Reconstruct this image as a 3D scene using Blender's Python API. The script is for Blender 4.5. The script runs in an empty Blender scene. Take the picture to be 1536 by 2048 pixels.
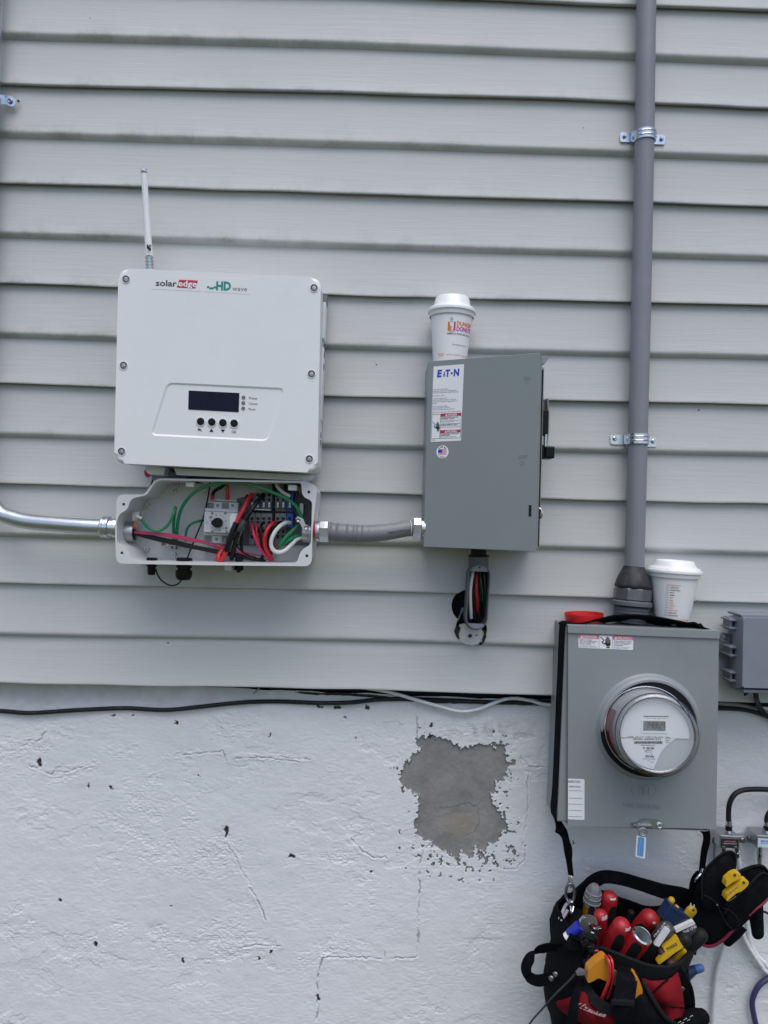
import bpy, bmesh, math, random
import numpy as np
from math import sin, cos, pi, sqrt, atan2
from mathutils import Vector as V, Matrix
from mathutils.geometry import tessellate_polygon

R = math.radians
random.seed(7)
SC = bpy.context.scene
COL = SC.collection

# ------------------------------------------------------------------ camera
D, F, CZ = 1.54, 1500.0, 1.65            # metres to the wall, focal length in photo pixels, eye height
YAW, PITCH, ROLL = R(0.55), R(0.4), R(1.4)
CAM = V((0, -D, CZ))
FWD = V((sin(YAW) * cos(PITCH), cos(YAW) * cos(PITCH), sin(PITCH)))
_r0 = V((cos(YAW), -sin(YAW), 0))
_u0 = _r0.cross(FWD)
RIGHT = _r0 * cos(ROLL) + _u0 * sin(ROLL)
UP = _u0 * cos(ROLL) - _r0 * sin(ROLL)
cd = bpy.data.cameras.new('camera')
cam = bpy.data.objects.new('camera', cd)
COL.objects.link(cam)
cam.matrix_world = Matrix.Translation(CAM) @ Matrix((RIGHT, UP, -FWD)).transposed().to_4x4()
cd.sensor_fit = 'VERTICAL'
cd.sensor_height = 36.0
cd.lens = F / 2048 * 36.0
cd.clip_start, cd.clip_end = 0.02, 500
SC.camera = cam

# ------------------------------------------------------------------ light
SUN_EL, SUN_AZ = R(66), R(10)            # azimuth: to the right of straight out from the wall
w = bpy.data.worlds.new('World')
SC.world = w
w.use_nodes = True
nt = w.node_tree
bg = nt.nodes['Background']
sky = nt.nodes.new('ShaderNodeTexSky')
sky.sky_type = 'NISHITA'
sky.sun_disc = False
sky.sun_elevation = SUN_EL
sky.sun_rotation = pi - SUN_AZ
sky.air_density, sky.dust_density, sky.ozone_density = 1.0, 2.4, 1.2
nt.links.new(sky.outputs[0], bg.inputs[0])
bg.inputs[1].default_value = 0.13
sl = bpy.data.lights.new('sun', 'SUN')
sl.energy = 1.25
sl.angle = R(56)
sl.color = (1.0, 0.975, 0.94)
sun = bpy.data.objects.new('sun', sl)
COL.objects.link(sun)
sdir = V((sin(SUN_AZ) * cos(SUN_EL), -cos(SUN_AZ) * cos(SUN_EL), sin(SUN_EL)))
sun.rotation_euler = sdir.to_track_quat('Z', 'Y').to_euler()
sun.location = (0, -3, 6)
vs = SC.view_settings
vs.view_transform, vs.look, vs.gamma, vs.use_curve_mapping = 'Standard', 'None', 1.0, False
vs.exposure = 0.46
SC.render.engine = 'CYCLES'
SC.cycles.max_bounces = 8
SC.cycles.transparent_max_bounces = 16

# ------------------------------------------------------------------ projection helpers
def ray(px, py):
    return RIGHT * ((px - 768) / F) + UP * (-(py - 1024) / F) + FWD

def P(px, py, d=0.0):
    """world point seen at a photo pixel, d metres out from the wall plane"""
    v = ray(px, py)
    return CAM + v * ((D - d) / v.y)

def proj_np(X, Y, Z):
    a = np.stack([X - CAM.x, Y - CAM.y, Z - CAM.z], -1)
    A, B, C_ = a @ np.array(RIGHT), a @ np.array(UP), a @ np.array(FWD)
    return 768 + F * A / C_, 1024 - F * B / C_

class Frame:
    def __init__(s, M):
        s.M = M.copy()
        s.inv = s.M.inverted()
        s.n = -(s.M.to_3x3() @ V((0, 1, 0)))
        s.o = s.M.translation.copy()
    def l(s, px, py, o=0.0):
        v = ray(px, py)
        t = (s.o + s.n * o - CAM).dot(s.n) / v.dot(s.n)
        return s.inv @ (CAM + v * t)
    def xz(s, px, py, o=0.0):
        p = s.l(px, py, o)
        return (p.x, p.z)
    def poly(s, pts, o=0.0):
        return [s.xz(a, b, o) for a, b in pts]
    def w(s, p):
        return s.inv @ p
    def path(s, pts):
        return [s.l(*p) for p in pts]

WORLD = Frame(Matrix.Identity(4))

class Thing:
    def __init__(s, name, label, cat, px, py, d=0.0, rot=0.0, group=None, M=None, kind=None):
        o = bpy.data.objects.new(name, None)
        o.empty_display_size = 0.02
        COL.objects.link(o)
        if M is None:
            M = Matrix.Translation(P(px, py, 0)) @ Matrix.Rotation(R(rot), 4, 'Y')
        o.matrix_world = M
        s.o, s.f = o, Frame(M)
        if label: o['label'] = label
        if cat: o['category'] = cat
        if group: o['group'] = group
        if kind: o['kind'] = kind
    def add(s, name, bm, mat, parent=None, label=None, fr=None, ang=32, kind=None, split=False):
        if split:
            # every separate piece becomes an object of its own
            bm.verts.index_update()
            seen, out = set(), None
            for v0 in list(bm.verts):
                if v0.index in seen: continue
                st_, isl = [v0], []
                seen.add(v0.index)
                while st_:
                    v = st_.pop(); isl.append(v)
                    for e in v.link_edges:
                        o_ = e.other_vert(v)
                        if o_.index not in seen: seen.add(o_.index); st_.append(o_)
                nb = bmesh.new()
                mp_ = {v.index: nb.verts.new(v.co) for v in isl}
                for fc in {fc for v in isl for fc in v.link_faces}: nb.faces.new([mp_[v.index] for v in fc.verts])
                out = s.add(name, nb, mat, parent, label, fr, ang, kind)
            bm.free()
            return out
        if fr is not None and fr is not s.f:
            bm.transform(s.f.inv @ fr.M)
        ob = mk(name, bm, mat, ang)
        ob.parent = parent if parent is not None else s.o
        if label: ob['label'] = label
        if kind: ob['kind'] = kind
        return ob

def mk(name, bm, mat, ang=32):
    bmesh.ops.recalc_face_normals(bm, faces=bm.faces[:])
    if ang:
        bm.normal_update()
        ar = {fc.index: fc.calc_area() for fc in bm.faces}
        bm.faces.index_update()
        ar = [fc.calc_area() for fc in bm.faces]
        for fc in bm.faces: fc.smooth = True
        for e in bm.edges:
            lf = e.link_faces
            if len(lf) != 2: continue
            an = e.calc_face_angle(0.0)
            a0_, a1_ = ar[lf[0].index], ar[lf[1].index]
            # creases: sharp corners, and the rim where a large flat meets its fine bevel
            if an > R(ang) or (an > R(4) and max(a0_, a1_) > 2.5e-5 and max(a0_, a1_) > 12 * min(a0_, a1_)): e.smooth = False
            elif an > R(7) and ((abs(lf[0].normal.y) > .9995) != (abs(lf[1].normal.y) > .9995)) and max(a0_, a1_) > 3e-7: e.smooth = False
    me = bpy.data.meshes.new(name)
    bm.to_mesh(me)
    bm.free()
    me.materials.append(mat)
    ob = bpy.data.objects.new(name, me)
    COL.objects.link(ob)
    return ob

def solo(name, label, cat, px, py, bm, mat, fr=None, group=None, ang=32):
    """a thing that is one mesh; bm given in frame fr (default: world)"""
    M = Matrix.Translation(P(px, py, 0))
    bm.transform(M.inverted() @ (fr.M if fr else Matrix.Identity(4)))
    ob = mk(name, bm, mat, ang)
    ob.matrix_world = M
    ob['label'], ob['category'] = label, cat
    if group: ob['group'] = group
    return ob

def copy_tree(o, parent=None):
    c = o.copy()
    COL.objects.link(c)
    if parent is not None:
        c.parent = parent
        c.matrix_parent_inverse = o.matrix_parent_inverse.copy()
    for ch in list(o.children):
        copy_tree(ch, c)
    return c

NB = bmesh.new

# ------------------------------------------------------------------ mesh builders (frame-local coordinates: x right, -y out, z up)
def prism(bm, pts, yf, yb, bev=0.0, seg=2):
    n = len(pts)
    a = [bm.verts.new((x, yf, z)) for x, z in pts]
    b = [bm.verts.new((x, yb, z)) for x, z in pts]
    ff = bm.faces.new(a)
    bm.faces.new(b[::-1])
    side = []
    for i in range(n):
        side.append(bm.faces.new((a[i], b[i], b[(i + 1) % n], a[(i + 1) % n])))
    if bev > 0:
        es = list(ff.edges)
        ang = [e for f in side for e in f.edges if e not in es and e.verts[0].co.y != e.verts[1].co.y]
        corner = []
        for e in set(ang):
            fs = e.link_faces
            if len(fs) == 2:
                fs[0].normal_update(); fs[1].normal_update()
                if fs[0].normal.angle(fs[1].normal, 0) > R(40): corner.append(e)
        bmesh.ops.bevel(bm, geom=es + corner, offset=bev, segments=seg, affect='EDGES', profile=0.5, clamp_overlap=True)
    return bm

def prism_h(bm, outer, holes, yf, yb):
    """extruded polygon with holes"""
    loops = [outer] + holes
    flat = [p for L in loops for p in L]
    tris = tessellate_polygon([[V((x, z, 0)) for x, z in L] for L in loops])
    a = [bm.verts.new((x, yf, z)) for x, z in flat]
    b = [bm.verts.new((x, yb, z)) for x, z in flat]
    for t in tris:
        try:
            bm.faces.new([a[i] for i in t]); bm.faces.new([b[i] for i in reversed(t)])
        except ValueError: pass
    k = 0
    for L in loops:
        n = len(L)
        for i in range(n):
            i0, i1 = k + i, k + (i + 1) % n
            bm.faces.new((a[i0], b[i0], b[i1], a[i1]))
        k += n
    return bm

def box(bm, x0, x1, z0, z1, yf, yb, bev=0.0, seg=2):
    vs_ = [bm.verts.new(p) for p in ((x0, yf, z0), (x1, yf, z0), (x1, yf, z1), (x0, yf, z1), (x0, yb, z0), (x1, yb, z0), (x1, yb, z1), (x0, yb, z1))]
    fs = [bm.faces.new([vs_[i] for i in q]) for q in ((0, 1, 2, 3), (5, 4, 7, 6), (4, 0, 3, 7), (1, 5, 6, 2), (3, 2, 6, 7), (4, 5, 1, 0))]
    if bev > 0:
        bmesh.ops.bevel(bm, geom=list({e for f in fs for e in f.edges}), offset=bev, segments=seg, affect='EDGES', profile=0.5, clamp_overlap=True)
    return bm

def pbox(bm, fr, px0, py0, px1, py1, of, ob, bev=0.0, seg=2):
    """box whose front face fills a photo rectangle at outward offset of, back at ob"""
    cx, cy = (px0 + px1) / 2, (py0 + py1) / 2
    x0 = fr.l(px0, cy, of).x; x1 = fr.l(px1, cy, of).x
    z1 = fr.l(cx, py0, of).z; z0 = fr.l(cx, py1, of).z
    return box(bm, x0, x1, z0, z1, -of, -ob, bev, seg)

def rnd(poly, r, n=5):
    out = []
    m = len(poly)
    for i in range(m):
        p0, p, p1 = V(poly[i - 1]), V(poly[i]), V(poly[(i + 1) % m])
        rr = r[i] if isinstance(r, (list, tuple)) else r
        a, b = (p0 - p), (p1 - p)
        k = min(rr, a.length * .48, b.length * .48)
        if k < 1e-6: out.append(tuple(p)); continue
        A, B = p + a.normalized() * k, p + b.normalized() * k
        for j in range(n + 1):
            t = j / n
            q = A * (1 - t) ** 2 + p * (2 * t * (1 - t)) + B * t * t
            out.append((q.x, q.y))
    return out

def crom(p0, p1, p2, p3, t):
    return 0.5 * ((2 * p1) + (p2 - p0) * t + (2 * p0 - 5 * p1 + 4 * p2 - p3) * t * t + (3 * p1 - p0 - 3 * p2 + p3) * t ** 3)

def smooth_path(pts, sub):
    """Catmull-Rom through points (any vector type); returns list and parameter"""
    if sub <= 1 or len(pts) < 3: return list(pts), [float(i) for i in range(len(pts))]
    out, par = [], []
    n = len(pts)
    for i in range(n - 1):
        p0 = pts[i - 1] if i > 0 else pts[0] * 2 - pts[1]
        p3 = pts[i + 2] if i + 2 < n else pts[n - 1] * 2 - pts[n - 2]
        for j in range(sub):
            t = j / sub
            out.append(crom(p0, pts[i], pts[i + 1], p3, t)); par.append(i + t)
    out.append(pts[-1].copy()); par.append(n - 1.0)
    return out, par

def lerp_list(L, t):
    i = min(int(t), len(L) - 2); f = t - i
    return L[i] * (1 - f) + L[i + 1] * f

def tube(bm, pts, r, seg=10, sub=6, caps=True, flat=1.0):
    c, par = smooth_path([V(p) for p in pts], sub)
    rr = [lerp_list(r, t) if isinstance(r, (list, tuple)) else r for t in par]
    n = len(c)
    tg = []
    for i in range(n):
        t = (c[min(i + 1, n - 1)] - c[max(i - 1, 0)])
        tg.append(t.normalized() if t.length > 1e-9 else V((0, 0, 1)))
    u = tg[0].orthogonal().normalized()
    if flat != 1.0:
        u = V((0, 1, 0)) - tg[0] * tg[0].y
        u.normalize()
    rings = []
    for i in range(n):
        u = (u - tg[i] * u.dot(tg[i])).normalized()
        v = tg[i].cross(u)
        rings.append([bm.verts.new(c[i] + (u * cos(2 * pi * k / seg) * flat + v * sin(2 * pi * k / seg)) * rr[i]) for k in range(seg)])
    for i in range(n - 1):
        for k in range(seg):
            bm.faces.new((rings[i][k], rings[i][(k + 1) % seg], rings[i + 1][(k + 1) % seg], rings[i + 1][k]))
    if caps:
        bm.faces.new(rings[0][::-1]); bm.faces.new(rings[-1])
    return bm

def dome_tube(bm, pts, r, seg=16, sub=5, flat=1.0):
    """tube whose far end is closed by a round dome"""
    c = [V(p) for p in pts]
    r = list(r) if isinstance(r, (list, tuple)) else [r] * len(c)
    t = (c[-1] - c[-2]).normalized()
    cc, par = smooth_path(c, sub)
    rr = [lerp_list(r, x) for x in par]
    e = rr[-1]
    for a in (20, 40, 58, 72, 84):
        cc.append(c[-1] + t * e * sin(R(a)) * .9); rr.append(e * cos(R(a)))
    return tube(bm, cc, rr, seg, 1, True, flat)

def axm(p, d, up=None):
    d = V(d).normalized()
    u = d.orthogonal().normalized() if up is None else (V(up) - d * V(up).dot(d)).normalized()
    v = d.cross(u)
    return Matrix.Translation(V(p)) @ Matrix((u, v, d)).transposed().to_4x4()

def lathe(bm, prof, M, seg=32, closed=False):
    rings = []
    for r, h in prof:
        if r < 1e-7: rings.append([bm.verts.new(M @ V((0, 0, h)))])
        else: rings.append([bm.verts.new(M @ V((r * cos(2 * pi * k / seg), r * sin(2 * pi * k / seg), h))) for k in range(seg)])
    pr = list(range(len(rings) - 1))
    for i in pr:
        a, b = rings[i], rings[i + 1]
        for k in range(seg):
            k1 = (k + 1) % seg
            if len(a) == 1 and len(b) == 1: break
            if len(a) == 1: bm.faces.new((a[0], b[k], b[k1]))
            elif len(b) == 1: bm.faces.new((a[k], a[k1], b[0]))
            else: bm.faces.new((a[k], a[k1], b[k1], b[k]))
    if closed and len(rings[0]) > 1 and len(rings[-1]) > 1:
        a, b = rings[-1], rings[0]
        for k in range(seg): bm.faces.new((a[k], a[(k + 1) % seg], b[(k + 1) % seg], b[k]))
    return bm

def disc(bm, M, r, h, seg=20, bev=0.0):
    """closed cylinder from z=0 to h in M"""
    p = [(0, 0), (r, 0), (r, h - bev), (r - bev, h), (0, h)] if bev else [(0, 0), (r, 0), (r, h), (0, h)]
    return lathe(bm, p, M, seg)

def strap(bm, pts, wv, width, thick, sub=6):
    """flat band; wv: width direction per point (or one)"""
    c, par = smooth_path([V(p) for p in pts], sub)
    wl = [V(x) for x in wv] if isinstance(wv, list) else [V(wv)] * len(pts)
    wd = width if isinstance(width, list) else [width] * len(pts)
    n = len(c)
    rings = []
    for i in range(n):
        t = (c[min(i + 1, n - 1)] - c[max(i - 1, 0)]).normalized()
        a = lerp_list(wl, par[i]) if n > 1 else wl[0]
        a = (a - t * a.dot(t)).normalized()
        nn = t.cross(a).normalized()
        h = lerp_list(wd, par[i]) / 2
        q = thick / 2
        rings.append([bm.verts.new(c[i] + a * x * h + nn * y * q) for x, y in ((-1, -1), (1, -1), (1, 1), (-1, 1))])
    for i in range(n - 1):
        for k in range(4):
            bm.faces.new((rings[i][k], rings[i][(k + 1) % 4], rings[i + 1][(k + 1) % 4], rings[i + 1][k]))
    bm.faces.new(rings[0][::-1]); bm.faces.new(rings[-1])
    return bm

def patch(bm, rows, nu=5, nv=5, thick=0.003):
    g = [smooth_path([V(p) for p in r], nu)[0] for r in rows]
    cols = [smooth_path([row[j] for row in g], nv)[0] for j in range(len(g[0]))]
    vt = [[bm.verts.new(p) for p in c] for c in cols]
    fs = []
    for i in range(len(vt) - 1):
        for j in range(len(vt[0]) - 1):
            fs.append(bm.faces.new((vt[i][j], vt[i + 1][j], vt[i + 1][j + 1], vt[i][j + 1])))
    if thick:
        bmesh.ops.recalc_face_normals(bm, faces=fs)
        bmesh.ops.solidify(bm, geom=fs, thickness=thick)
    return bm

def pillow(bm, pts, front, back, rings=5, wob=0.0, cen=None):
    """soft body: outline of 3-D points, bulging front (towards -y) and back"""
    o = [V(p) for p in pts]
    n = len(o)
    o2 = []
    for i in range(n):
        for j in range(3):
            o2.append(crom(o[i - 1], o[i], o[(i + 1) % n], o[(i + 2) % n], j / 3))
    c = cen if cen is not None else sum(o2, V((0, 0, 0))) / len(o2)
    N = len(o2)
    base = [bm.verts.new(p) for p in o2]
    for s_, th in ((-1, front), (1, back)):
        prev = base
        for k in range(1, rings):
            a = k / rings
            sc_ = cos(a * pi / 2)
            ring_ = []
            for i in range(N):
                q = c + (o2[i] - c) * sc_
                off = th * sin(a * pi / 2) * (1 + wob * sin(i * 1.7 + k * 2.1))
                ring_.append(bm.verts.new(q + V((0, s_ * off, 0))))
            for i in range(N):
                bm.faces.new((prev[i], prev[(i + 1) % N], ring_[(i + 1) % N], ring_[i]))
            prev = ring_
        t = bm.verts.new(c + V((0, s_ * th, 0)))
        for i in range(N): bm.faces.new((prev[i], prev[(i + 1) % N], t))
    return bm

def torus(bm, M, Rm, r, sx=1.0, seg=28, s2=8):
    rings = []
    for i in range(seg):
        a = 2 * pi * i / seg
        c = V((cos(a) * Rm * sx, sin(a) * Rm, 0)); rad = V((cos(a), sin(a), 0))
        rings.append([bm.verts.new(M @ (c + rad * cos(2 * pi * k / s2) * r + V((0, 0, sin(2 * pi * k / s2) * r)))) for k in range(s2)])
    for i in range(seg):
        for k in range(s2):
            bm.faces.new((rings[i][k], rings[i][(k + 1) % s2], rings[(i + 1) % seg][(k + 1) % s2], rings[(i + 1) % seg][k]))
    return bm

FACE = Matrix(((1, 0, 0), (0, 0, -1), (0, 1, 0))).to_4x4()       # z axis -> -y (out of the wall)
def facing(p):
    return Matrix.Translation(V(p)) @ FACE

_tc = {}
def glyphs(s, bold=0.0, shear=0.0):
    k = (s, bold, shear)
    if k not in _tc:
        cu = bpy.data.curves.new('lettering', 'FONT')
        cu.body, cu.resolution_u, cu.offset, cu.shear = s, 2, bold, shear
        ob = bpy.data.objects.new('lettering', cu)
        COL.objects.link(ob)
        me = bpy.data.meshes.new_from_object(ob.evaluated_get(bpy.context.evaluated_depsgraph_get()))
        vv = np.zeros(len(me.vertices) * 3)
        me.vertices.foreach_get('co', vv)
        vv = vv.reshape(-1, 3)
        fs = [tuple(p.vertices) for p in me.polygons]
        bpy.data.objects.remove(ob); bpy.data.curves.remove(cu); bpy.data.meshes.remove(me)
        _tc[k] = (vv, fs)
    return _tc[k]

def text(bm, fr, s, x0, y0, x1, y1, h, o, bold=0.0, shear=0.0, raise_=0.0):
    """print on frame plane at offset o: baseline from pixel (x0,y0) to (x1,y1), capital height h pixels"""
    vv, fs = glyphs(s, bold, shear)
    a, b = fr.l(x0, y0, o), fr.l(x1, y1, o)
    e = (b - a); W = e.length; e.normalize()
    mid = fr.l((x0 + x1) / 2, (y0 + y1) / 2 - h, o)
    H = ((mid - (a + b) / 2) - e * (mid - (a + b) / 2).dot(e)).length
    up = V((-e.z, 0, e.x))
    mn, mx = vv[:, 0].min(), vv[:, 0].max()
    sx, sz = W / max(mx - mn, 1e-6), H / 0.70
    vs_ = [bm.verts.new(a + e * float((p[0] - mn) * sx) + up * float(p[1] * sz)) for p in vv]
    f0 = []
    for f in fs:
        try: f0.append(bm.faces.new([vs_[i] for i in f]))
        except ValueError: pass
    if raise_:
        r = bmesh.ops.extrude_face_region(bm, geom=f0)
        for v in r['geom']:
            if isinstance(v, bmesh.types.BMVert): v.co.y -= raise_
    return bm

def ppoly(bm, fr, pts, o, th=0.0002):
    return prism(bm, fr.poly(pts, o), -o, -o + th)

# ------------------------------------------------------------------ materials
def nodes_of(m):
    m.use_nodes = True
    return m.node_tree, m.node_tree.nodes['Principled BSDF']

def mat(name, col, rough=0.5, metal=0.0, var=0.06, vs_=30.0, bump=0.0, bs=400.0, spec=0.5, rv=0.1, coat=0.0, dirt=0.0, dcol=(0.08, 0.075, 0.06), dscale=9.0, stretch=None):
    m = bpy.data.materials.new(name)
    nt, b = nodes_of(m)
    N, Lk = nt.nodes, nt.links
    b.inputs['Metallic'].default_value = metal
    b.inputs['Specular IOR Level'].default_value = spec
    b.inputs['Coat Weight'].default_value = coat
    tc = N.new('ShaderNodeTexCoord')
    src = tc.outputs['Object']
    if stretch:
        mp = N.new('ShaderNodeMapping'); mp.inputs['Scale'].default_value = stretch
        Lk.new(src, mp.inputs[0]); src = mp.outputs[0]
    n = N.new('ShaderNodeTexNoise'); n.inputs['Scale'].default_value = vs_; n.inputs['Detail'].default_value = 6
    Lk.new(src, n.inputs[0])
    mx = N.new('ShaderNodeMix'); mx.data_type = 'RGBA'
    mx.inputs[6].default_value = tuple(c * (1 - var) for c in col) + (1,)
    mx.inputs[7].default_value = tuple(min(1, c * (1 + var)) for c in col) + (1,)
    Lk.new(n.outputs[0], mx.inputs[0])
    out = mx.outputs[2]
    if dirt > 0:
        n2 = N.new('ShaderNodeTexNoise'); n2.inputs['Scale'].default_value = dscale; n2.inputs['Detail'].default_value = 9; n2.inputs['Roughness'].default_value = 0.7
        Lk.new(tc.outputs['Object'], n2.inputs[0])
        cr = N.new('ShaderNodeMapRange'); cr.inputs[1].default_value = 0.52; cr.inputs[2].default_value = 0.78; cr.inputs[4].default_value = dirt
        Lk.new(n2.outputs[0], cr.inputs[0])
        m2 = N.new('ShaderNodeMix'); m2.data_type = 'RGBA'
        m2.inputs[7].default_value = tuple(dcol) + (1,)
        Lk.new(cr.outputs[0], m2.inputs[0]); Lk.new(out, m2.inputs[6]); out = m2.outputs[2]
    Lk.new(out, b.inputs['Base Color'])
    rr = N.new('ShaderNodeMapRange'); rr.inputs[3].default_value = max(0.02, rough - rv); rr.inputs[4].default_value = min(1, rough + rv)
    Lk.new(n.outputs[0], rr.inputs[0]); Lk.new(rr.outputs[0], b.inputs['Roughness'])
    if bump > 0:
        n3 = N.new('ShaderNodeTexNoise'); n3.inputs['Scale'].default_value = bs; n3.inputs['Detail'].default_value = 3
        Lk.new(src, n3.inputs[0])
        bp = N.new('ShaderNodeBump'); bp.inputs['Strength'].default_value = bump; bp.inputs['Distance'].default_value = 0.001
        Lk.new(n3.outputs[0], bp.inputs['Height']); Lk.new(bp.outputs[0], b.inputs['Normal'])
    return m

def glass_thin(name, tint, base=0.06, rough=0.03):
    m = bpy.data.materials.new(name)
    m.use_nodes = True
    nt = m.node_tree; N = nt.nodes; Lk = nt.links
    N.clear()
    o = N.new('ShaderNodeOutputMaterial')
    t = N.new('ShaderNodeBsdfTransparent'); t.inputs[0].default_value = tint + (1,)
    g = N.new('ShaderNodeBsdfGlossy'); g.inputs['Roughness'].default_value = rough; g.inputs[0].default_value = (0.9, 0.9, 0.9, 1)
    lw = N.new('ShaderNodeLayerWeight'); lw.inputs[0].default_value = 0.35
    mr = N.new('ShaderNodeMapRange'); mr.inputs[3].default_value = base; mr.inputs[4].default_value = 0.55
    Lk.new(lw.outputs['Facing'], mr.inputs[0])
    mx = N.new('ShaderNodeMixShader')
    Lk.new(mr.outputs[0], mx.inputs[0]); Lk.new(t.outputs[0], mx.inputs[1]); Lk.new(g.outputs[0], mx.inputs[2])
    Lk.new(mx.outputs[0], o.inputs[0])
    return m

M_ = {}
M_['white'] = mat('white_powder_coat', (0.72, 0.73, 0.74), 0.42, var=0.03, vs_=9, bump=0.06, bs=700, dirt=0.12, dcol=(0.45, 0.45, 0.43), dscale=14)
M_['white_in'] = mat('white_inner_plastic', (0.60, 0.61, 0.62), 0.5, var=0.03, dirt=0.10, dcol=(0.3, 0.3, 0.29), dscale=30)
M_['grey_steel'] = mat('grey_painted_steel', (0.212, 0.238, 0.244), 0.38, var=0.05, vs_=8, bump=0.14, bs=500, dirt=0.22, dcol=(0.27, 0.29, 0.29), dscale=11, rv=0.16)
M_['grey_meter'] = mat('grey_meter_paint', (0.235, 0.255, 0.268), 0.42, var=0.05, vs_=7, bump=0.12, bs=500, dirt=0.30, dcol=(0.165, 0.17, 0.17), dscale=9, rv=0.16)
M_['grey_plastic'] = mat('grey_box_plastic', (0.20, 0.22, 0.26), 0.5, var=0.04, bump=0.12, bs=500, dirt=0.15)
M_['pvc'] = mat('grey_pvc', (0.205, 0.212, 0.245), 0.45, var=0.10, vs_=12, bump=0.10, bs=120, dirt=0.45, dcol=(0.28, 0.28, 0.30), dscale=16, rv=0.15)
M_['flex'] = mat('grey_flexible_jacket', (0.185, 0.186, 0.203), 0.45, var=0.12, vs_=25, bump=0.15, bs=150, dirt=0.35, dcol=(0.10, 0.10, 0.11), dscale=35)
M_['pvc_dark'] = mat('grey_pvc_fitting', (0.098, 0.104, 0.12), 0.5, var=0.1, bump=0.1, bs=200, dirt=0.35, dcol=(0.07, 0.07, 0.075), dscale=40)
M_['boot'] = mat('black_duct_sealant', (0.022, 0.023, 0.026), 0.6, var=0.3, vs_=60, bump=0.8, bs=120, dirt=0.25, dcol=(0.07, 0.07, 0.075), dscale=70)
M_['zinc'] = mat('zinc_plated_steel', (0.62, 0.66, 0.72), 0.24, 1.0, var=0.08, vs_=60, rv=0.12, bump=0.06, bs=200)
M_['emt'] = mat('galvanised_conduit', (0.52, 0.55, 0.58), 0.36, 1.0, var=0.12, vs_=50, rv=0.12, stretch=(0.25, 1, 1), bump=0.1, bs=160)
M_['diecast'] = mat('die_cast_zinc', (0.45, 0.46, 0.47), 0.4, 1.0, var=0.15, vs_=90, bump=0.3, bs=200)
M_['screw'] = mat('dark_steel_screw', (0.20, 0.205, 0.215), 0.4, 1.0, var=0.15)
M_['recess'] = mat('shaded_grey_recess', (0.06, 0.062, 0.066), 0.6, var=0.1)
M_['black'] = mat('black_plastic', (0.005, 0.005, 0.006), 0.42, var=0.2, spec=0.22)
M_['black_rub'] = mat('black_rubber', (0.009, 0.009, 0.010), 0.6, var=0.2, bump=0.2, bs=300, spec=0.25)
M_['blackcable'] = mat('black_cable_jacket', (0.010, 0.011, 0.015), 0.5, spec=0.3, var=0.3, vs_=40, dirt=0.3, dcol=(0.12, 0.12, 0.12), dscale=50)
M_['whitecable'] = mat('white_painted_cable', (0.72, 0.73, 0.74), 0.55, var=0.12, vs_=60, dirt=0.45, dcol=(0.16, 0.15, 0.15), dscale=70)
M_['greycable'] = mat('grey_weathered_cable', (0.22, 0.225, 0.235), 0.6, var=0.2, vs_=60, dirt=0.6, dcol=(0.06, 0.06, 0.06), dscale=60)
M_['purple'] = mat('purple_cable_jacket', (0.045, 0.035, 0.12), 0.45, var=0.15)
M_['nylon'] = mat('black_nylon', (0.0045, 0.0047, 0.0062), 0.9, var=0.5, vs_=120, bump=0.9, bs=600, spec=0.08, dirt=0.55, dcol=(0.020, 0.020, 0.023), dscale=38)
M_['webbing'] = mat('black_webbing', (0.0035, 0.0038, 0.0055), 0.9, var=0.3, vs_=200, bump=1.0, bs=500, spec=0.08, dirt=0.5, dcol=(0.026, 0.026, 0.030), dscale=45)
M_['binding'] = mat('dark_grey_binding_tape', (0.011, 0.0115, 0.0135), 0.9, var=0.3, vs_=150, bump=0.7, bs=700, spec=0.12)
M_['rednylon'] = mat('red_nylon', (0.17, 0.008, 0.012), 0.85, var=0.3, vs_=30, bump=0.7, bs=700, spec=0.1, dirt=0.3, dcol=(0.05, 0.01, 0.01), dscale=25)
M_['redplastic'] = mat('red_handle_plastic', (0.36, 0.012, 0.018), 0.42, var=0.14, bump=0.25, bs=220, dirt=0.45, dcol=(0.16, 0.012, 0.014), dscale=60)
M_['redcap'] = mat('bright_red_plastic', (0.62, 0.016, 0.018), 0.4, var=0.04)
M_['yellow'] = mat('yellow_tool_plastic', (0.58, 0.36, 0.015), 0.42, var=0.1, dirt=0.3, dcol=(0.2, 0.12, 0.02), dscale=60)
M_['orange'] = mat('amber_meter_case', (0.50, 0.20, 0.012), 0.5, var=0.15, dirt=0.35, dcol=(0.2, 0.09, 0.015), dscale=50)
M_['navy'] = mat('navy_plastic', (0.012, 0.030, 0.085), 0.45, var=0.2, dirt=0.2)
M_['blue'] = mat('blue_plastic', (0.015, 0.025, 0.32), 0.35, var=0.1)
M_['bluegrip'] = mat('blue_grip', (0.05, 0.12, 0.33), 0.6, var=0.2)
M_['termblue'] = mat('blue_terminal_plastic', (0.02, 0.07, 0.36), 0.45, var=0.05)
M_['termgrey'] = mat('grey_terminal_plastic', (0.175, 0.18, 0.19), 0.5, var=0.05)
M_['switchgrey'] = mat('light_grey_switch_plastic', (0.50, 0.51, 0.53), 0.45, var=0.03)
M_['darkplate'] = mat('dark_grey_mounting_plate', (0.12, 0.125, 0.13), 0.5, var=0.08)
M_['green'] = mat('green_wire_insulation', (0.012, 0.21, 0.085), 0.35, var=0.1)
M_['red'] = mat('red_wire_insulation', (0.55, 0.02, 0.03), 0.35, var=0.1)
M_['pink'] = mat('crimson_wire_insulation', (0.50, 0.03, 0.11), 0.35, var=0.1)
M_['trim'] = mat('crimson_piping', (0.20, 0.010, 0.040), 0.7, var=0.15)
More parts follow.
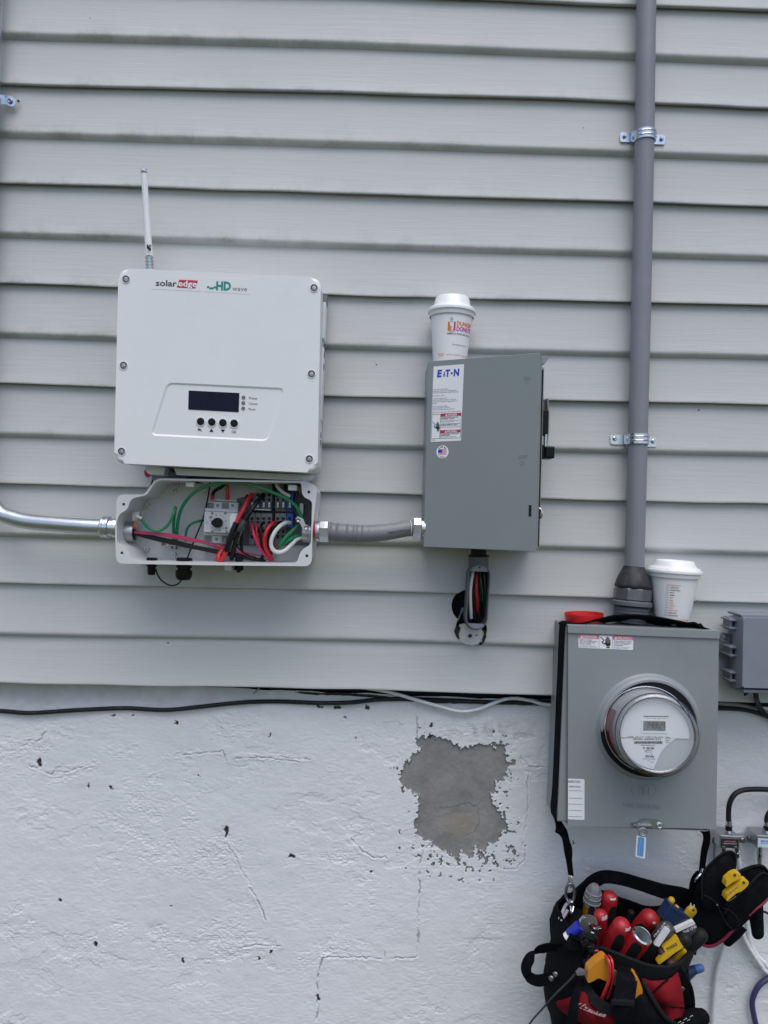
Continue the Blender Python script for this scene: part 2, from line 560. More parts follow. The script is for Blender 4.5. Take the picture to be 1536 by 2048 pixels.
M_['wirewhite'] = mat('white_wire_insulation', (0.68, 0.68, 0.67), 0.4, var=0.05)
M_['wireblack'] = mat('black_wire_insulation', (0.006, 0.0055, 0.006), 0.38, var=0.2, spec=0.3)
M_['copper'] = mat('bare_copper', (0.75, 0.33, 0.2), 0.35, 1.0, var=0.2)
M_['label'] = mat('label_vinyl', (0.76, 0.77, 0.80), 0.4, var=0.02)
M_['ink'] = mat('black_ink', (0.015, 0.015, 0.018), 0.5, var=0.05)
M_['greyink'] = mat('grey_ink', (0.12, 0.12, 0.13), 0.5, var=0.1)
M_['inkred'] = mat('red_ink', (0.48, 0.02, 0.045), 0.45, var=0.05)
M_['inkpink'] = mat('faded_red_ink', (0.62, 0.16, 0.24), 0.45, var=0.05)
M_['inkblue'] = mat('blue_ink', (0.015, 0.04, 0.42), 0.45, var=0.05)
M_['inkteal'] = mat('teal_ink', (0.0, 0.23, 0.20), 0.45, var=0.05)
M_['inkorange'] = mat('orange_ink', (0.85, 0.22, 0.04), 0.5, var=0.05)
M_['inkmag'] = mat('magenta_ink', (0.62, 0.05, 0.36), 0.5, var=0.05)
M_['foam'] = mat('white_foam_cup', (0.80, 0.80, 0.81), 0.6, var=0.03, vs_=300, bump=0.15, bs=500)
M_['lid'] = mat('white_plastic_lid', (0.78, 0.79, 0.80), 0.3, var=0.02)
M_['screen'] = mat('dark_display_glass', (0.004, 0.004, 0.02), 0.12, var=0.6, vs_=40, rv=0.04, spec=0.16)
M_['lcd'] = mat('grey_lcd', (0.22, 0.24, 0.25), 0.25, var=0.03)
M_['dial'] = mat('grey_dial_plate', (0.50, 0.51, 0.53), 0.45, var=0.03)
M_['dark'] = mat('dark_void', (0.006, 0.006, 0.007), 0.9, var=0.3)
M_['putty'] = mat('chipped_white_putty', (0.55, 0.55, 0.54), 0.7, var=0.08, bump=0.5, bs=150, dirt=0.5, dcol=(0.10, 0.10, 0.11), dscale=60)
M_['chrome'] = mat('chromed_steel', (0.70, 0.71, 0.74), 0.16, 1.0, var=0.05)
M_['sill'] = mat('gap_shade_and_chips', (0.016, 0.0155, 0.017), 0.9, var=0.5, vs_=40, bump=0.8, bs=100, dirt=0.6, dcol=(0.01, 0.01, 0.01))
M_['glass'] = glass_thin('clear_meter_glass', (0.93, 0.95, 0.96))
M_['tint'] = glass_thin('translucent_lip', (0.75, 0.77, 0.8), 0.15, 0.2)
M_['ground'] = mat('grass_and_soil', (0.09, 0.10, 0.055), 0.95, var=0.6, vs_=3, bump=1.0, bs=30)
M_['greyrubber'] = mat('grey_rubber_tip', (0.17, 0.17, 0.17), 0.7, var=0.2, bump=0.3)
M_['tapewhite'] = mat('scuffed_white_band', (0.58, 0.58, 0.59), 0.45, var=0.08, dirt=0.35, dcol=(0.25, 0.25, 0.25), dscale=90)
M_['darkplastic'] = mat('smoky_dark_plastic', (0.045, 0.045, 0.05), 0.3, var=0.2)

# ------------------------------------------------------------------ numpy noise
_rs = np.random.RandomState(3)
_tab = _rs.rand(256, 256)
def vnoise(x, y):
    xi, yi = np.floor(x).astype(int), np.floor(y).astype(int)
    fx, fy = x - xi, y - yi
    fx, fy = fx * fx * (3 - 2 * fx), fy * fy * (3 - 2 * fy)
    a = _tab[xi % 256, yi % 256]; b = _tab[(xi + 1) % 256, yi % 256]
    c = _tab[xi % 256, (yi + 1) % 256]; d_ = _tab[(xi + 1) % 256, (yi + 1) % 256]
    return a * (1 - fx) * (1 - fy) + b * fx * (1 - fy) + c * (1 - fx) * fy + d_ * fx * fy
def fbm(x, y, o=4):
    s_, a, t = 0, 0.5, 0
    for k in range(o):
        s_ = s_ + a * vnoise(x + 17.3 * k, y + 9.1 * k); t += a
        x, y, a = x * 2.03, y * 2.03, a * 0.5
    return s_ / t

# ================================================================== GROUND
bm = NB()
g = 40
vsG = [[bm.verts.new((-20 + 40 * i / g, 1 - 30 * j / g, 0.03 * random.random())) for j in range(g + 1)] for i in range(g + 1)]
for i in range(g):
    for j in range(g):
        bm.faces.new((vsG[i][j], vsG[i + 1][j], vsG[i + 1][j + 1], vsG[i][j + 1]))
go = mk('ground', bm, M_['ground'])
go['kind'] = 'structure'

# ================================================================== SIDING WALL
def siding_material():
    m = bpy.data.materials.new('painted_clapboard')
    nt, b = nodes_of(m)
    N, Lk = nt.nodes, nt.links
    tc = N.new('ShaderNodeTexCoord')
    mp = N.new('ShaderNodeMapping'); mp.inputs['Scale'].default_value = (6, 40, 130)
    Lk.new(tc.outputs['Object'], mp.inputs[0])
    n1 = N.new('ShaderNodeTexNoise'); n1.inputs['Scale'].default_value = 1.6; n1.inputs['Detail'].default_value = 6; n1.inputs['Roughness'].default_value = 0.65; n1.inputs['Distortion'].default_value = 0.4
    Lk.new(mp.outputs[0], n1.inputs[0])
    n2 = N.new('ShaderNodeTexNoise'); n2.inputs['Scale'].default_value = 3.0; n2.inputs['Detail'].default_value = 5
    Lk.new(tc.outputs['Object'], n2.inputs[0])
    base = N.new('ShaderNodeMix'); base.data_type = 'RGBA'
    base.inputs[6].default_value = (0.448, 0.456, 0.453, 1); base.inputs[7].default_value = (0.522, 0.531, 0.527, 1)
    Lk.new(n2.outputs[0], base.inputs[0])
    gr = N.new('ShaderNodeMix'); gr.data_type = 'RGBA'; gr.blend_type = 'MULTIPLY'
    cr = N.new('ShaderNodeMapRange'); cr.inputs[3].default_value = 0.945; cr.inputs[4].default_value = 1.055
    Lk.new(n1.outputs[0], cr.inputs[0])
    gr.inputs[0].default_value = 1.0
    Lk.new(base.outputs[2], gr.inputs[6]); Lk.new(cr.outputs[0], gr.inputs[7])
    # lichen and grime that cling to the lower lips: attribute 'grime' x noise
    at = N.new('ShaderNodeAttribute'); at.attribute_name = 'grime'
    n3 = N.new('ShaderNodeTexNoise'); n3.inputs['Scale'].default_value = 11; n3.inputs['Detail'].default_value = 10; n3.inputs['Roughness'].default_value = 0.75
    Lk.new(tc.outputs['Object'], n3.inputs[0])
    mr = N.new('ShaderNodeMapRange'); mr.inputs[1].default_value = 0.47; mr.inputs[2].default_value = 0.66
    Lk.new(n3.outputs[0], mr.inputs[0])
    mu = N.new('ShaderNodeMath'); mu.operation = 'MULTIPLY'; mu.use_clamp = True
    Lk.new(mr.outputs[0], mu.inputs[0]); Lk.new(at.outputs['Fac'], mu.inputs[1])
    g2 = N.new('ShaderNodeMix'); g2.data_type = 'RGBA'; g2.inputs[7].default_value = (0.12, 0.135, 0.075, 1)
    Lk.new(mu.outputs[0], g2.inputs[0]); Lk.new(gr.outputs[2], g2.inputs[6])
    # fly specks
    vo = N.new('ShaderNodeTexVoronoi'); vo.inputs['Scale'].default_value = 11
    nd = N.new('ShaderNodeTexNoise'); nd.inputs['Scale'].default_value = 220
    Lk.new(tc.outputs['Object'], nd.inputs[0])
    Lk.new(tc.outputs['Object'], vo.inputs['Vector'])
    se = N.new('ShaderNodeSeparateColor'); Lk.new(vo.outputs['Color'], se.inputs[0])
    dm = N.new('ShaderNodeMath'); dm.operation = 'MULTIPLY_ADD'; dm.inputs[1].default_value = 0.03; dm.inputs[2].default_value = -0.006
    Lk.new(se.outputs[1], dm.inputs[0])
    dm2 = N.new('ShaderNodeMath'); dm2.operation = 'MULTIPLY_ADD'; dm2.inputs[1].default_value = 0.03; Lk.new(nd.outputs[0], dm2.inputs[0]); Lk.new(vo.outputs['Distance'], dm2.inputs[2])
    lt = N.new('ShaderNodeMath'); lt.operation = 'LESS_THAN'; Lk.new(dm2.outputs[0], lt.inputs[0])
    ad = N.new('ShaderNodeMath'); ad.operation = 'ADD'; ad.inputs[1].default_value = 0.012; Lk.new(dm.outputs[0], ad.inputs[0]); Lk.new(ad.outputs[0], lt.inputs[1])
    g3 = N.new('ShaderNodeMix'); g3.data_type = 'RGBA'; g3.inputs[7].default_value = (0.07, 0.07, 0.065, 1)
    Lk.new(lt.outputs[0], g3.inputs[0]); Lk.new(g2.outputs[2], g3.inputs[6])
    Lk.new(g3.outputs[2], b.inputs['Base Color'])
    b.inputs['Roughness'].default_value = 0.55
    b.inputs['Specular IOR Level'].default_value = 0.35
    bp = N.new('ShaderNodeBump'); bp.inputs['Strength'].default_value = 0.45; bp.inputs['Distance'].default_value = 0.0012
    Lk.new(n1.outputs[0], bp.inputs['Height']); Lk.new(bp.outputs[0], b.inputs['Normal'])
    return m

MS = siding_material()
LX = (80, 720, 1170, 1496)
LINES = [(-33, -16, 5.5, 17), (66.7, 83.8, 102, 115.6), (169, 183.6, 197.7, 213.8), (265, 283, 297.5, 309.5), (367, 386.5, 399.5, 410.4), (466, 487, 500, 510),
         (568, 591, 602, 608.8), (667, 691, 702, 708.5), (768.4, 794, 801.7, 807.7), (867, 889, 897, 903.5), (968.5, 986.5, 999.6, 1006.8),
         (1067.6, 1082, 1093.7, 1103), (1168, 1181.5, 1193.5, 1206), (1267, 1277, 1291, 1304), (1367.6, 1379, 1392.5, 1405)]
LIPD = 0.013
def lip_curve(row):
    pts = [P(x, y, LIPD) for x, y in zip(LX, row)]
    xs = np.array([p.x for p in pts]); zs = np.array([p.z for p in pts])
    k = np.polyfit(xs, zs, 1)
    res = zs - np.polyval(k, xs)
    return lambda X: np.polyval(k, X) + np.interp(X, np.concatenate([[-3.5], xs, [3.5]]), np.concatenate([[0], res, [0]]))
lips = [lip_curve(r) for r in LINES]
house = Thing('siding_wall', 'house wall of pale grey green clapboard siding above the white foundation', 'wall', 768, 1380, kind='thing')
XS = np.concatenate([np.linspace(-3.2, -0.95, 26)[:-1], np.linspace(-0.95, 0.95, 120), np.linspace(0.95, 3.2, 26)[1:]])
EXPO = 0.1018
HOLE = []           # filled below: (X, Z, r) of the round hole cut through the boards
hc1 = P(938, 1213, LIPD); hc2 = P(943, 1258, LIPD)
def board_z(i):
    if i >= 0: return lips[i](XS)
    return lips[0](XS) - EXPO * i * 1.0
boards = []
for i in range(-12, len(LINES)):
    zl = board_z(i); zu = board_z(i - 1)
    sharp = (i % 2 == 0) or i == 14
    zl = zl + (np.array(vnoise(XS * 9 + 5 * i, XS * 0 + i * 3.3)) - .5) * (0.0022 if sharp else 0.001)
    if sharp:
        prof = [(-0.006, 'u', 0.012), (0.0006, 'u', -0.002), (0.0040, 'm', 0.66), (0.0080, 'm', 0.33), (0.0118, 'l', 0.009), (0.0131, 'l', 0.004), (0.0135, 'l', 0.0012), (0.0128, 'l', 0.0), (0.0105, 'l', 0.0004), (0.000, 'l', 0.003)]
    else:
        prof = [(-0.006, 'u', 0.012), (0.0006, 'u', -0.002), (0.0040, 'm', 0.66), (0.0080, 'm', 0.33), (0.0116, 'l', 0.009), (0.0127, 'l', 0.004), (0.0128, 'l', 0.0010), (0.0115, 'l', -0.0022), (0.0085, 'l', -0.0048), (0.001, 'l', -0.0085)]
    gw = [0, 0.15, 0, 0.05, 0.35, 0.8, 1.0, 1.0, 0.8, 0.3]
    pts = []
    gr = []
    for (d_, kk, a), gg in zip(prof, gw):
        z = zu + a if kk == 'u' else (zl + a if kk == 'l' else zl + (zu - zl) * a)
        pts.append(np.stack([XS, np.full_like(XS, -d_), z], -1))
        # lichen mostly on the upper left and upper middle boards
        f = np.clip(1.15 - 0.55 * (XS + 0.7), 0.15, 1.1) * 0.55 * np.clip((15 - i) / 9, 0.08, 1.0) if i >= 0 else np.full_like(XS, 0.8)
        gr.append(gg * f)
    n, k = len(XS), len(prof)
    co = np.concatenate(pts).astype(np.float32)
    co = co - np.array(house.f.o, dtype=np.float32)
    fs = []
    for j in range(k - 1):
        for q in range(n - 1):
            fs.append((j * n + q, j * n + q + 1, (j + 1) * n + q + 1, (j + 1) * n + q))
    me = bpy.data.meshes.new('siding_board')
    me.from_pydata(co.tolist(), [], fs)
    me.flip_normals()
    me.polygons.foreach_set('use_smooth', [True] * len(fs))
    me.set_sharp_from_angle(angle=R(50))
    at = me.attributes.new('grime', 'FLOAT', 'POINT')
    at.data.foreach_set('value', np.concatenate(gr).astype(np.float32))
    me.materials.append(MS)
    ob = bpy.data.objects.new('siding_board', me)
    COL.objects.link(ob)
    ob.parent = house.o
    boards.append((i, ob))
# the hole sawn through the siding beside the conduit body
cut = NB()
for c, r in ((hc1, 0.0345), (hc2, 0.032)):
    disc(cut, Matrix.Translation(V((c.x, -0.06, c.z)) - house.f.o) @ Matrix.Rotation(R(-90), 4, 'X'), r, 0.1, 40)
cme = bpy.data.meshes.new('cutter'); 
bmesh.ops.recalc_face_normals(cut, faces=cut.faces[:]); cut.to_mesh(cme); cut.free()
def cut_hole_face_delete(ob):
    """open the board where it lies within the sawn circles, with vertices moved onto the circle"""
    bm = bmesh.new(); bm.from_mesh(ob.data)
    gl = bm.verts.layers.float.get('grime')
    o = house.f.o
    def inside(p):
        return min((p.x + o.x - c.x) ** 2 + (p.z + o.z - c.z) ** 2 - r * r for c, r in ((hc1, .0345), (hc2, .032)))
    for c, r in ((hc1, .0345), (hc2, .032)):
        for k in range(40):
            a = pi * k / 40
            nrm = V((cos(a), 0, sin(a)))
            for sgn in (-1, 1):
                pt = V((c.x - o.x, 0, c.z - o.z)) + nrm * r * sgn
                near = [f for f in bm.faces if abs(f.calc_center_median().x - (c.x - o.x)) < .06 and abs(f.calc_center_median().z - (c.z - o.z)) < .06]
                if not near: continue
                ge = list({v for f in near for v in f.verts}) + list({e for f in near for e in f.edges}) + near
                bmesh.ops.bisect_plane(bm, geom=ge, plane_co=pt, plane_no=nrm)
    kill = [f for f in bm.faces if inside(f.calc_center_median()) < 0]
    bmesh.ops.delete(bm, geom=kill, context='FACES')
    bm.to_mesh(ob.data); bm.free()
for i, ob in boards:
    if i in (12, 13): cut_hole_face_delete(ob)
bm = NB()
box(bm, -3.2, 3.2, 1.34, 4.2, 0.05, 0.2)
bm.transform(house.f.inv)
house.add('sheathing', bm, M_['dark'])
bm = NB()
c = house.f.w(P(940, 1235, -0.03))
disc(bm, Matrix.Translation(c) @ FACE, 0.075, 0.004, 40)
house.add('hole_cavity', bm, M_['dark'], label='black cavity behind the round sawn hole')
bm = NB()
fr = Frame(Matrix.Translation(P(943, 1262, 0.010)))
put = [(918, 1250), (927, 1247), (950, 1252), (967, 1262), (969, 1276), (962, 1286), (945, 1290), (928, 1288), (917, 1278), (914, 1262)]
pp = rnd(fr.poly(put, 0), 0.006, 3)
pp = [(x + random.uniform(-.0008, .0008), z + random.uniform(-.0008, .0008)) for x, z in pp]
prism(bm, pp, -0.002, 0.006, 0.001)
house.add('putty_patch', bm, M_['putty'], fr=fr, label='chipped white putty filling the lower part of the hole')
for pts_ in ([(937, 1271), (941, 1268), (944, 1271), (943, 1275), (937, 1275)], [(952, 1270), (954, 1269.5), (955, 1271), (953, 1272)], [(911, 1256), (918, 1250), (921, 1258), (917, 1268), (919, 1279), (913, 1274), (909, 1264)], [(967, 1258), (972, 1262), (973, 1272), (969, 1284), (964, 1288), (966, 1276), (969, 1268)], [(961, 1284), (966, 1287), (962, 1291), (957, 1289)]):
    bm = NB(); prism(bm, [(x + random.uniform(-.0006, .0006), z + random.uniform(-.0006, .0006)) for x, z in rnd(fr.poly(pts_, .006), .001, 2)], -.0052, -.001)
    house.add('chipped_spot', bm, M_['sill'], fr=fr)

# ================================================================== FOUNDATION WALL
FD = -0.030
found = Thing('foundation_wall', 'white painted foundation wall with flaking paint below the siding', 'wall', 768, 1700, kind='thing')
ST = 0.0013
x_l, x_r = -0.86, 0.90
z_b = 0.52
gx = np.arange(x_l, x_r, ST)
bot = lips[14]
ztop = float(bot(np.array([0.0]))[0])
NZ = int((1.335 - z_b) / ST)
tz = np.linspace(0, 1, NZ)
# ragged upper edge: up behind the lip at the left, a little below it to the right where a dark gap opens
topc = bot(gx) + 0.03 - np.interp(gx, [-1, -0.43, -0.36, -0.15, 0.05, 0.35, 1.0], [0, 0, 0.038, 0.046, 0.050, 0.050, 0.048]) + (fbm(gx * 22, gx * 0 + 4, 3) - .5) * 0.006
GX = np.repeat(gx[:, None], NZ, 1)
GZ = z_b + (topc[:, None] - z_b) * tz[None, :]
PX, PY = proj_np(GX, np.full_like(GX, -FD), GZ)
def poly_sd(PX, PY, poly):
    n = len(poly)
    ins = np.zeros(PX.shape, bool)
    dist = np.full(PX.shape, 1e9)
    for i in range(n):
        x0, y0 = poly[i]; x1, y1 = poly[(i + 1) % n]
        c = ((y0 > PY) != (y1 > PY))
        if y1 != y0:
            ins ^= c & (PX < (x1 - x0) * (PY - y0) / (y1 - y0) + x0)
        L2 = (x1 - x0) ** 2 + (y1 - y0) ** 2
        t = np.clip(((PX - x0) * (x1 - x0) + (PY - y0) * (y1 - y0)) / L2, 0, 1)
        dist = np.minimum(dist, np.hypot(PX - x0 - t * (x1 - x0), PY - y0 - t * (y1 - y0)))
    return np.where(ins, -dist, dist)
def line_d(PX, PY, pts):
    dist = np.full(PX.shape, 1e9)
    for (x0, y0), (x1, y1) in zip(pts[:-1], pts[1:]):
        L2 = (x1 - x0) ** 2 + (y1 - y0) ** 2
        t = np.clip(((PX - x0) * (x1 - x0) + (PY - y0) * (y1 - y0)) / L2, 0, 1)
        dist = np.minimum(dist, np.hypot(PX - x0 - t * (x1 - x0), PY - y0 - t * (y1 - y0)))
    return dist
c4 = [(735, 385), (800, 345), (870, 365), (960, 400), (1050, 395), (1130, 395), (1190, 420), (1200, 480), (1190, 560), (1140, 600), (1130, 640), (1105, 662), (1150, 710), (1190, 790), (1200, 830), (1150, 900), (1100, 930), (1080, 960), (1035, 935), (1040, 980), (1000, 1003), (960, 965), (930, 990), (880, 980), (845, 940), (800, 925), (740, 900), (710, 860), (735, 780), (740, 700), (735, 650), (680, 630), (630, 590), (640, 550), (670, 510), (690, 460), (735, 420)]
bare_poly = [(560 + x * .3776, 1340 + y * .3776) for x, y in c4]
sd = poly_sd(PX, PY, bare_poly)
rag = (fbm(PX / 15, PY / 15, 4) - .5) * 19 + (vnoise(PX / 4.2, PY / 4.2) - .5) * 7 + (vnoise(PX / 2, PY / 2) - .5) * 4
# flecks of missing paint in the fringe around the patch, more of them below
fr_ = np.clip(1 - sd / np.where(PY > 1690, 75, 34), 0, 1)
fl = fbm(PX / 7 + 40, PY / 8, 4)
bare = (sd + rag < 0) | ((fl > 0.800 - 0.185 * fr_) & (sd < 75) & (sd > 0) & (fr_ > 0.12) & ((PX > 985) | (PY > 1690) | (PX < 850) & (PY < 1680)) & (PX > 690))
# relief
h = (fbm(GX * 5, GZ * 5, 3) - .5) * 0.004 + (fbm(GX * 38, GZ * 46, 3) - .5) * 0.0013 + (vnoise(GX * 230, GZ * 260) - .5) * 0.00022
rough = np.zeros_like(h)
for cx, cy, rx, ry in [(60, 1490, 70, 22), (100, 1545, 95, 22), (190, 1532, 40, 26), (222, 1508, 30, 22), (272, 1515, 30, 40), (256, 1640, 16, 45), (330, 1570, 90, 45), (390, 1512, 75, 12), (550, 1517, 55, 12), (310, 1640, 130, 50), (400, 1705, 130, 60), (530, 1712, 95, 26), (440, 1880, 95, 50), (570, 1912, 80, 36), (40, 1850, 40, 60), (195, 1890, 45, 36), (240, 1858, 40, 20), (340, 1880, 50, 40), (680, 1715, 45, 20), (20, 1510, 40, 40), (720, 1780, 40, 60), (670, 1900, 60, 30), (950, 1465, 90, 22), (870, 1700, 60, 40)]:
    rough = np.maximum(rough, np.clip(1.25 - ((PX - cx) / rx) ** 2 - ((PY - cy) / ry) ** 2, 0, 1))
rid = 1 - np.abs(2 * fbm(PX / 13, PY / 8, 4) - 1)
fine = 1 - np.abs(2 * fbm(PX / 6 + 31, PY / 4.5, 3) - 1)
rough = np.clip(rough * np.clip(fbm(PX / 34 + 3, PY / 26 + 61, 4) * 5.0 - 1.75, 0, 1.2), 0, 1)
rid = 1 - np.abs(2 * fbm(PX / 10, PY / 5.5, 4) - 1)
h += rough * ((rid - .75) * 0.0020 + (fine - .75) * 0.0011)
h += (vnoise(PX / 9 + 70, PY / 3.2) - .5) * 0.00055 * np.clip(fbm(PX / 70, PY / 50 + 40, 3) * 3 - 1, 0.15, 1)
allr = np.clip(fbm(PX / 120 + 8, PY / 90, 2) * 2.2 - 0.8, 0, 1)
h += allr * (fine - .75) * 0.0007
# flaked islands: terraces of lost paint layers
for sc_, th, dp in ((60, 0.60, 0.0008), (34, 0.645, 0.0007)):
    q = fbm(PX / sc_ + 77, PY / (sc_ * .7) + 13, 5)
    h -= dp * np.clip((q - th) / 0.012, 0, 1) * np.clip(allr * 1.5 + rough, 0, 1)
dark = np.zeros_like(h); tan = np.zeros_like(h)
wig = (fbm(PX / 22, PY / 22, 3) - .5) * 14 + (vnoise(PX / 6, PY / 6) - .5) * 7 + (vnoise(PX / 2.4, PY / 2.4) - .5) * 3.5
wig2 = (fbm(PX / 22 + 50, PY / 22 + 9, 3) - .5) * 14 + (vnoise(PX / 6 + 20, PY / 6) - .5) * 7 + (vnoise(PX / 2.4 + 8, PY / 2.4) - .5) * 3.5
cracks = [([(862, 1688), (846, 1700), (840, 1722), (838, 1780), (836, 1850), (836, 1912)], 2.2, 0.004), ([(836, 1914), (770, 1918), (700, 1915), (645, 1917)], 2.0, 0.0026), ([(645, 1917), (637, 1950), (634, 1990), (633, 2060)], 2.6, 0.005),
          ([(836, 1400), (833, 1440), (834, 1488)], 1.8, 0.004), ([(700, 1676), (722, 1702), (748, 1714), (775, 1716)], 1.8, 0.003), ([(1040, 1515), (1058, 1535), (1056, 1600), (1052, 1650), (1044, 1702)], 1.5, 0.0022), ([(1058, 1536), (1085, 1534), (1106, 1540)], 1.5, 0.0022),
          ([(1000, 1738), (1030, 1738), (1050, 1720), (1052, 1690)], 1.4, 0.0018), ([(500, 1778), (520, 1810), (530, 1842)], 1.8, 0.0035), ([(458, 1690), (480, 1735), (500, 1770)], 1.6, 0.002), ([(480, 1897), (510, 1890), (560, 1894)], 1.8, 0.0028), ([(58, 1483), (78, 1481), (92, 1465)], 2.0, 0.0028), ([(60, 1530), (100, 1548), (150, 1540), (190, 1525)], 2, 0.0022),
          ([(328, 1513), (380, 1508), (445, 1504), (452, 1520)], 1.8, 0.0022), ([(470, 1516), (520, 1516), (600, 1522)], 1.6, 0.0022), ([(560, 1512), (590, 1516), (620, 1518)], 1.6, 0.002)]
holes_ = [([(878, 1618), (905, 1613), (938, 1607), (958, 1618), (960, 1645), (948, 1668), (925, 1678)], 1.3, 0.0022)]
for pts, wd, dp in cracks + holes_:
    dd = line_d(PX + wig * .5, PY + wig2 * .5, pts)
    wd = wd * .62; dp = dp * .8
    br = np.clip(fbm(PX / 14 + 5, PY / 14, 3) * 3.2 - .8, 0.12, 1)
    if (pts, wd / .62) and pts[0] == (878, 1618): br = np.full_like(br, .95); wd = 1.0
    h -= dp * br * np.exp(-(dd / wd) ** 2)
    dark = np.maximum(dark, np.clip(1.25 - dd / (wd * .95), 0, 1) * np.clip((br - .45) * 2.2, 0, 1) * 0.5)
    h += 0.0006 * np.exp(-((dd - 4) / 3) ** 2) * br
for cx, cy, rx, ry in [(79, 1523, 4.5, 8), (452, 1661, 7, 9.5), (450, 1672, 2.5, 5), (584, 1712, 8.5, 5), (190, 1890, 5.5, 6), (365, 1919, 4, 6), (119, 1800, 2.5, 4), (353, 1445, 5.5, 2.8), (268, 1429, 5, 3), (226, 1431, 4, 4), (541, 1470, 1.6, 5), (640, 1416, 6, 3), (672, 1414, 9, 4), (737, 1414, 4, 8), (690, 1437, 4, 2), (862, 1450, 4, 5), (712, 1478, 1.5, 5), (542, 1905, 3, 2.5), (519, 1918, 5, 3), (634, 1995, 3.5, 9), (222, 1578, 3, 3), (400, 1552, 2, 2), (860, 1473, 4, 5), (1145, 1685, 2, 7), (1082, 1400, 3, 3), (175, 1572, 1.5, 6), (338, 1815, 2.5, 2), (420, 1925, 2, 2), (745, 1745, 3, 3)]:
    q = ((PX - cx + wig * .75) / (rx * .9)) ** 2 + ((PY - cy + wig2 * .75) / (ry * .9)) ** 2
    mk_ = np.clip((1.15 - q) * 3, 0, 1)
    dark = np.maximum(dark, mk_); h -= 0.003 * mk_
# many tiny dark flecks
tiny = vnoise(PX / 5.1 + 3, PY / 5.1 + 90)
dark = np.maximum(dark, np.clip((tiny - 0.982) * 60, 0, 1) * (fbm(PX / 60, PY / 60 + 30, 2) > .52) * .8)
tan = np.clip(1.35 - 1.3 * (((PX - 918) / 42) ** 2 + ((PY - 1648) / 27) ** 2) + (fbm(PX / 20, PY / 9, 3) - .5) * 1.3, 0, 1)
# the paint film stands proud of the bare render
soft = np.clip((sd + rag) / 3.0, -1, 1) * .5 + .5
h = np.where(bare, -0.0036 + (fbm(GX * 26, GZ * 26, 4) - .5) * 0.0030 + (vnoise(GX * 170, GZ * 170) - .5) * 0.0006 + np.where(dark > 0, -0.001 * dark, 0), h)
h += np.where(bare, 0, np.exp(-np.clip(sd + rag, 0, 99) / 6.0) * 0.0006 * (sd < 60))
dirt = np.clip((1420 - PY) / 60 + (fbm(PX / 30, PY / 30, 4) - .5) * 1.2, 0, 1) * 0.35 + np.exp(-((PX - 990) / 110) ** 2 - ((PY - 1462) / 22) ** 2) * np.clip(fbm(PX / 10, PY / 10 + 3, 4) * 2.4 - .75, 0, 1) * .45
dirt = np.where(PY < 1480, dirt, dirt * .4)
co = np.stack([GX, -(FD + h), GZ], -1).reshape(-1, 3) - np.array(found.f.o)
nx = len(gx)
ii = (np.arange(nx - 1)[:, None] * NZ + np.arange(NZ - 1)[None, :])
quads = np.stack([ii, ii + NZ, ii + NZ + 1, ii + 1], -1).reshape(-1, 4)
bq = bare.reshape(-1)[quads].sum(1) >= 2
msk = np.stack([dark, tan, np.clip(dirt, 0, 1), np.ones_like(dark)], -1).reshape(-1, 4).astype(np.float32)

def paint_material(name, bare_):
    m = bpy.data.materials.new(name)
    nt, b = nodes_of(m)
    N, Lk = nt.nodes, nt.links
    tc = N.new('ShaderNodeTexCoord')
    n = N.new('ShaderNodeTexNoise'); n.inputs['Scale'].default_value = 17 if bare_ else 5; n.inputs['Detail'].default_value = 10; n.inputs['Roughness'].default_value = 0.72
    Lk.new(tc.outputs['Object'], n.inputs[0])
    mx = N.new('ShaderNodeMix'); mx.data_type = 'RGBA'
    a, c = ((0.098, 0.096, 0.095), (0.365, 0.354, 0.343)) if bare_ else ((0.61, 0.617, 0.638), (0.745, 0.753, 0.775))
    mx.inputs[6].default_value = a + (1,); mx.inputs[7].default_value = c + (1,)
    Lk.new(n.outputs[0], mx.inputs[0])
    at = N.new('ShaderNodeAttribute'); at.attribute_name = 'wear'
    se = N.new('ShaderNodeSeparateColor'); Lk.new(at.outputs['Color'], se.inputs[0])
    out = mx.outputs[2]
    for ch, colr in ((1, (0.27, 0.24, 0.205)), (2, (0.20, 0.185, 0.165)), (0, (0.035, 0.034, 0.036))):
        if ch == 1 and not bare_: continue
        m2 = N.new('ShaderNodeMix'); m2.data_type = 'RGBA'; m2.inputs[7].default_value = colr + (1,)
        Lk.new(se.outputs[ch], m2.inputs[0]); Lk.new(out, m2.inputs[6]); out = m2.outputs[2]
    Lk.new(out, b.inputs['Base Color'])
    b.inputs['Roughness'].default_value = 0.85 if bare_ else 0.6
    b.inputs['Specular IOR Level'].default_value = 0.3
    mp2 = N.new('ShaderNodeMapping'); mp2.inputs['Scale'].default_value = (0.45, 1, 1.25)
    Lk.new(tc.outputs['Object'], mp2.inputs[0])
    n2 = N.new('ShaderNodeTexNoise'); n2.inputs['Scale'].default_value = 210; n2.inputs['Detail'].default_value = 7; n2.inputs['Roughness'].default_value = 0.62
    Lk.new(mp2.outputs[0], n2.inputs[0])
    bp = N.new('ShaderNodeBump'); bp.inputs['Strength'].default_value = 0.40; bp.inputs['Distance'].default_value = 0.0012
    Lk.new(n2.outputs[0], bp.inputs['Height']); Lk.new(bp.outputs[0], b.inputs['Normal'])
    return m
MP = paint_material('white_masonry_paint', False)
MB = paint_material('bare_grey_render', True)
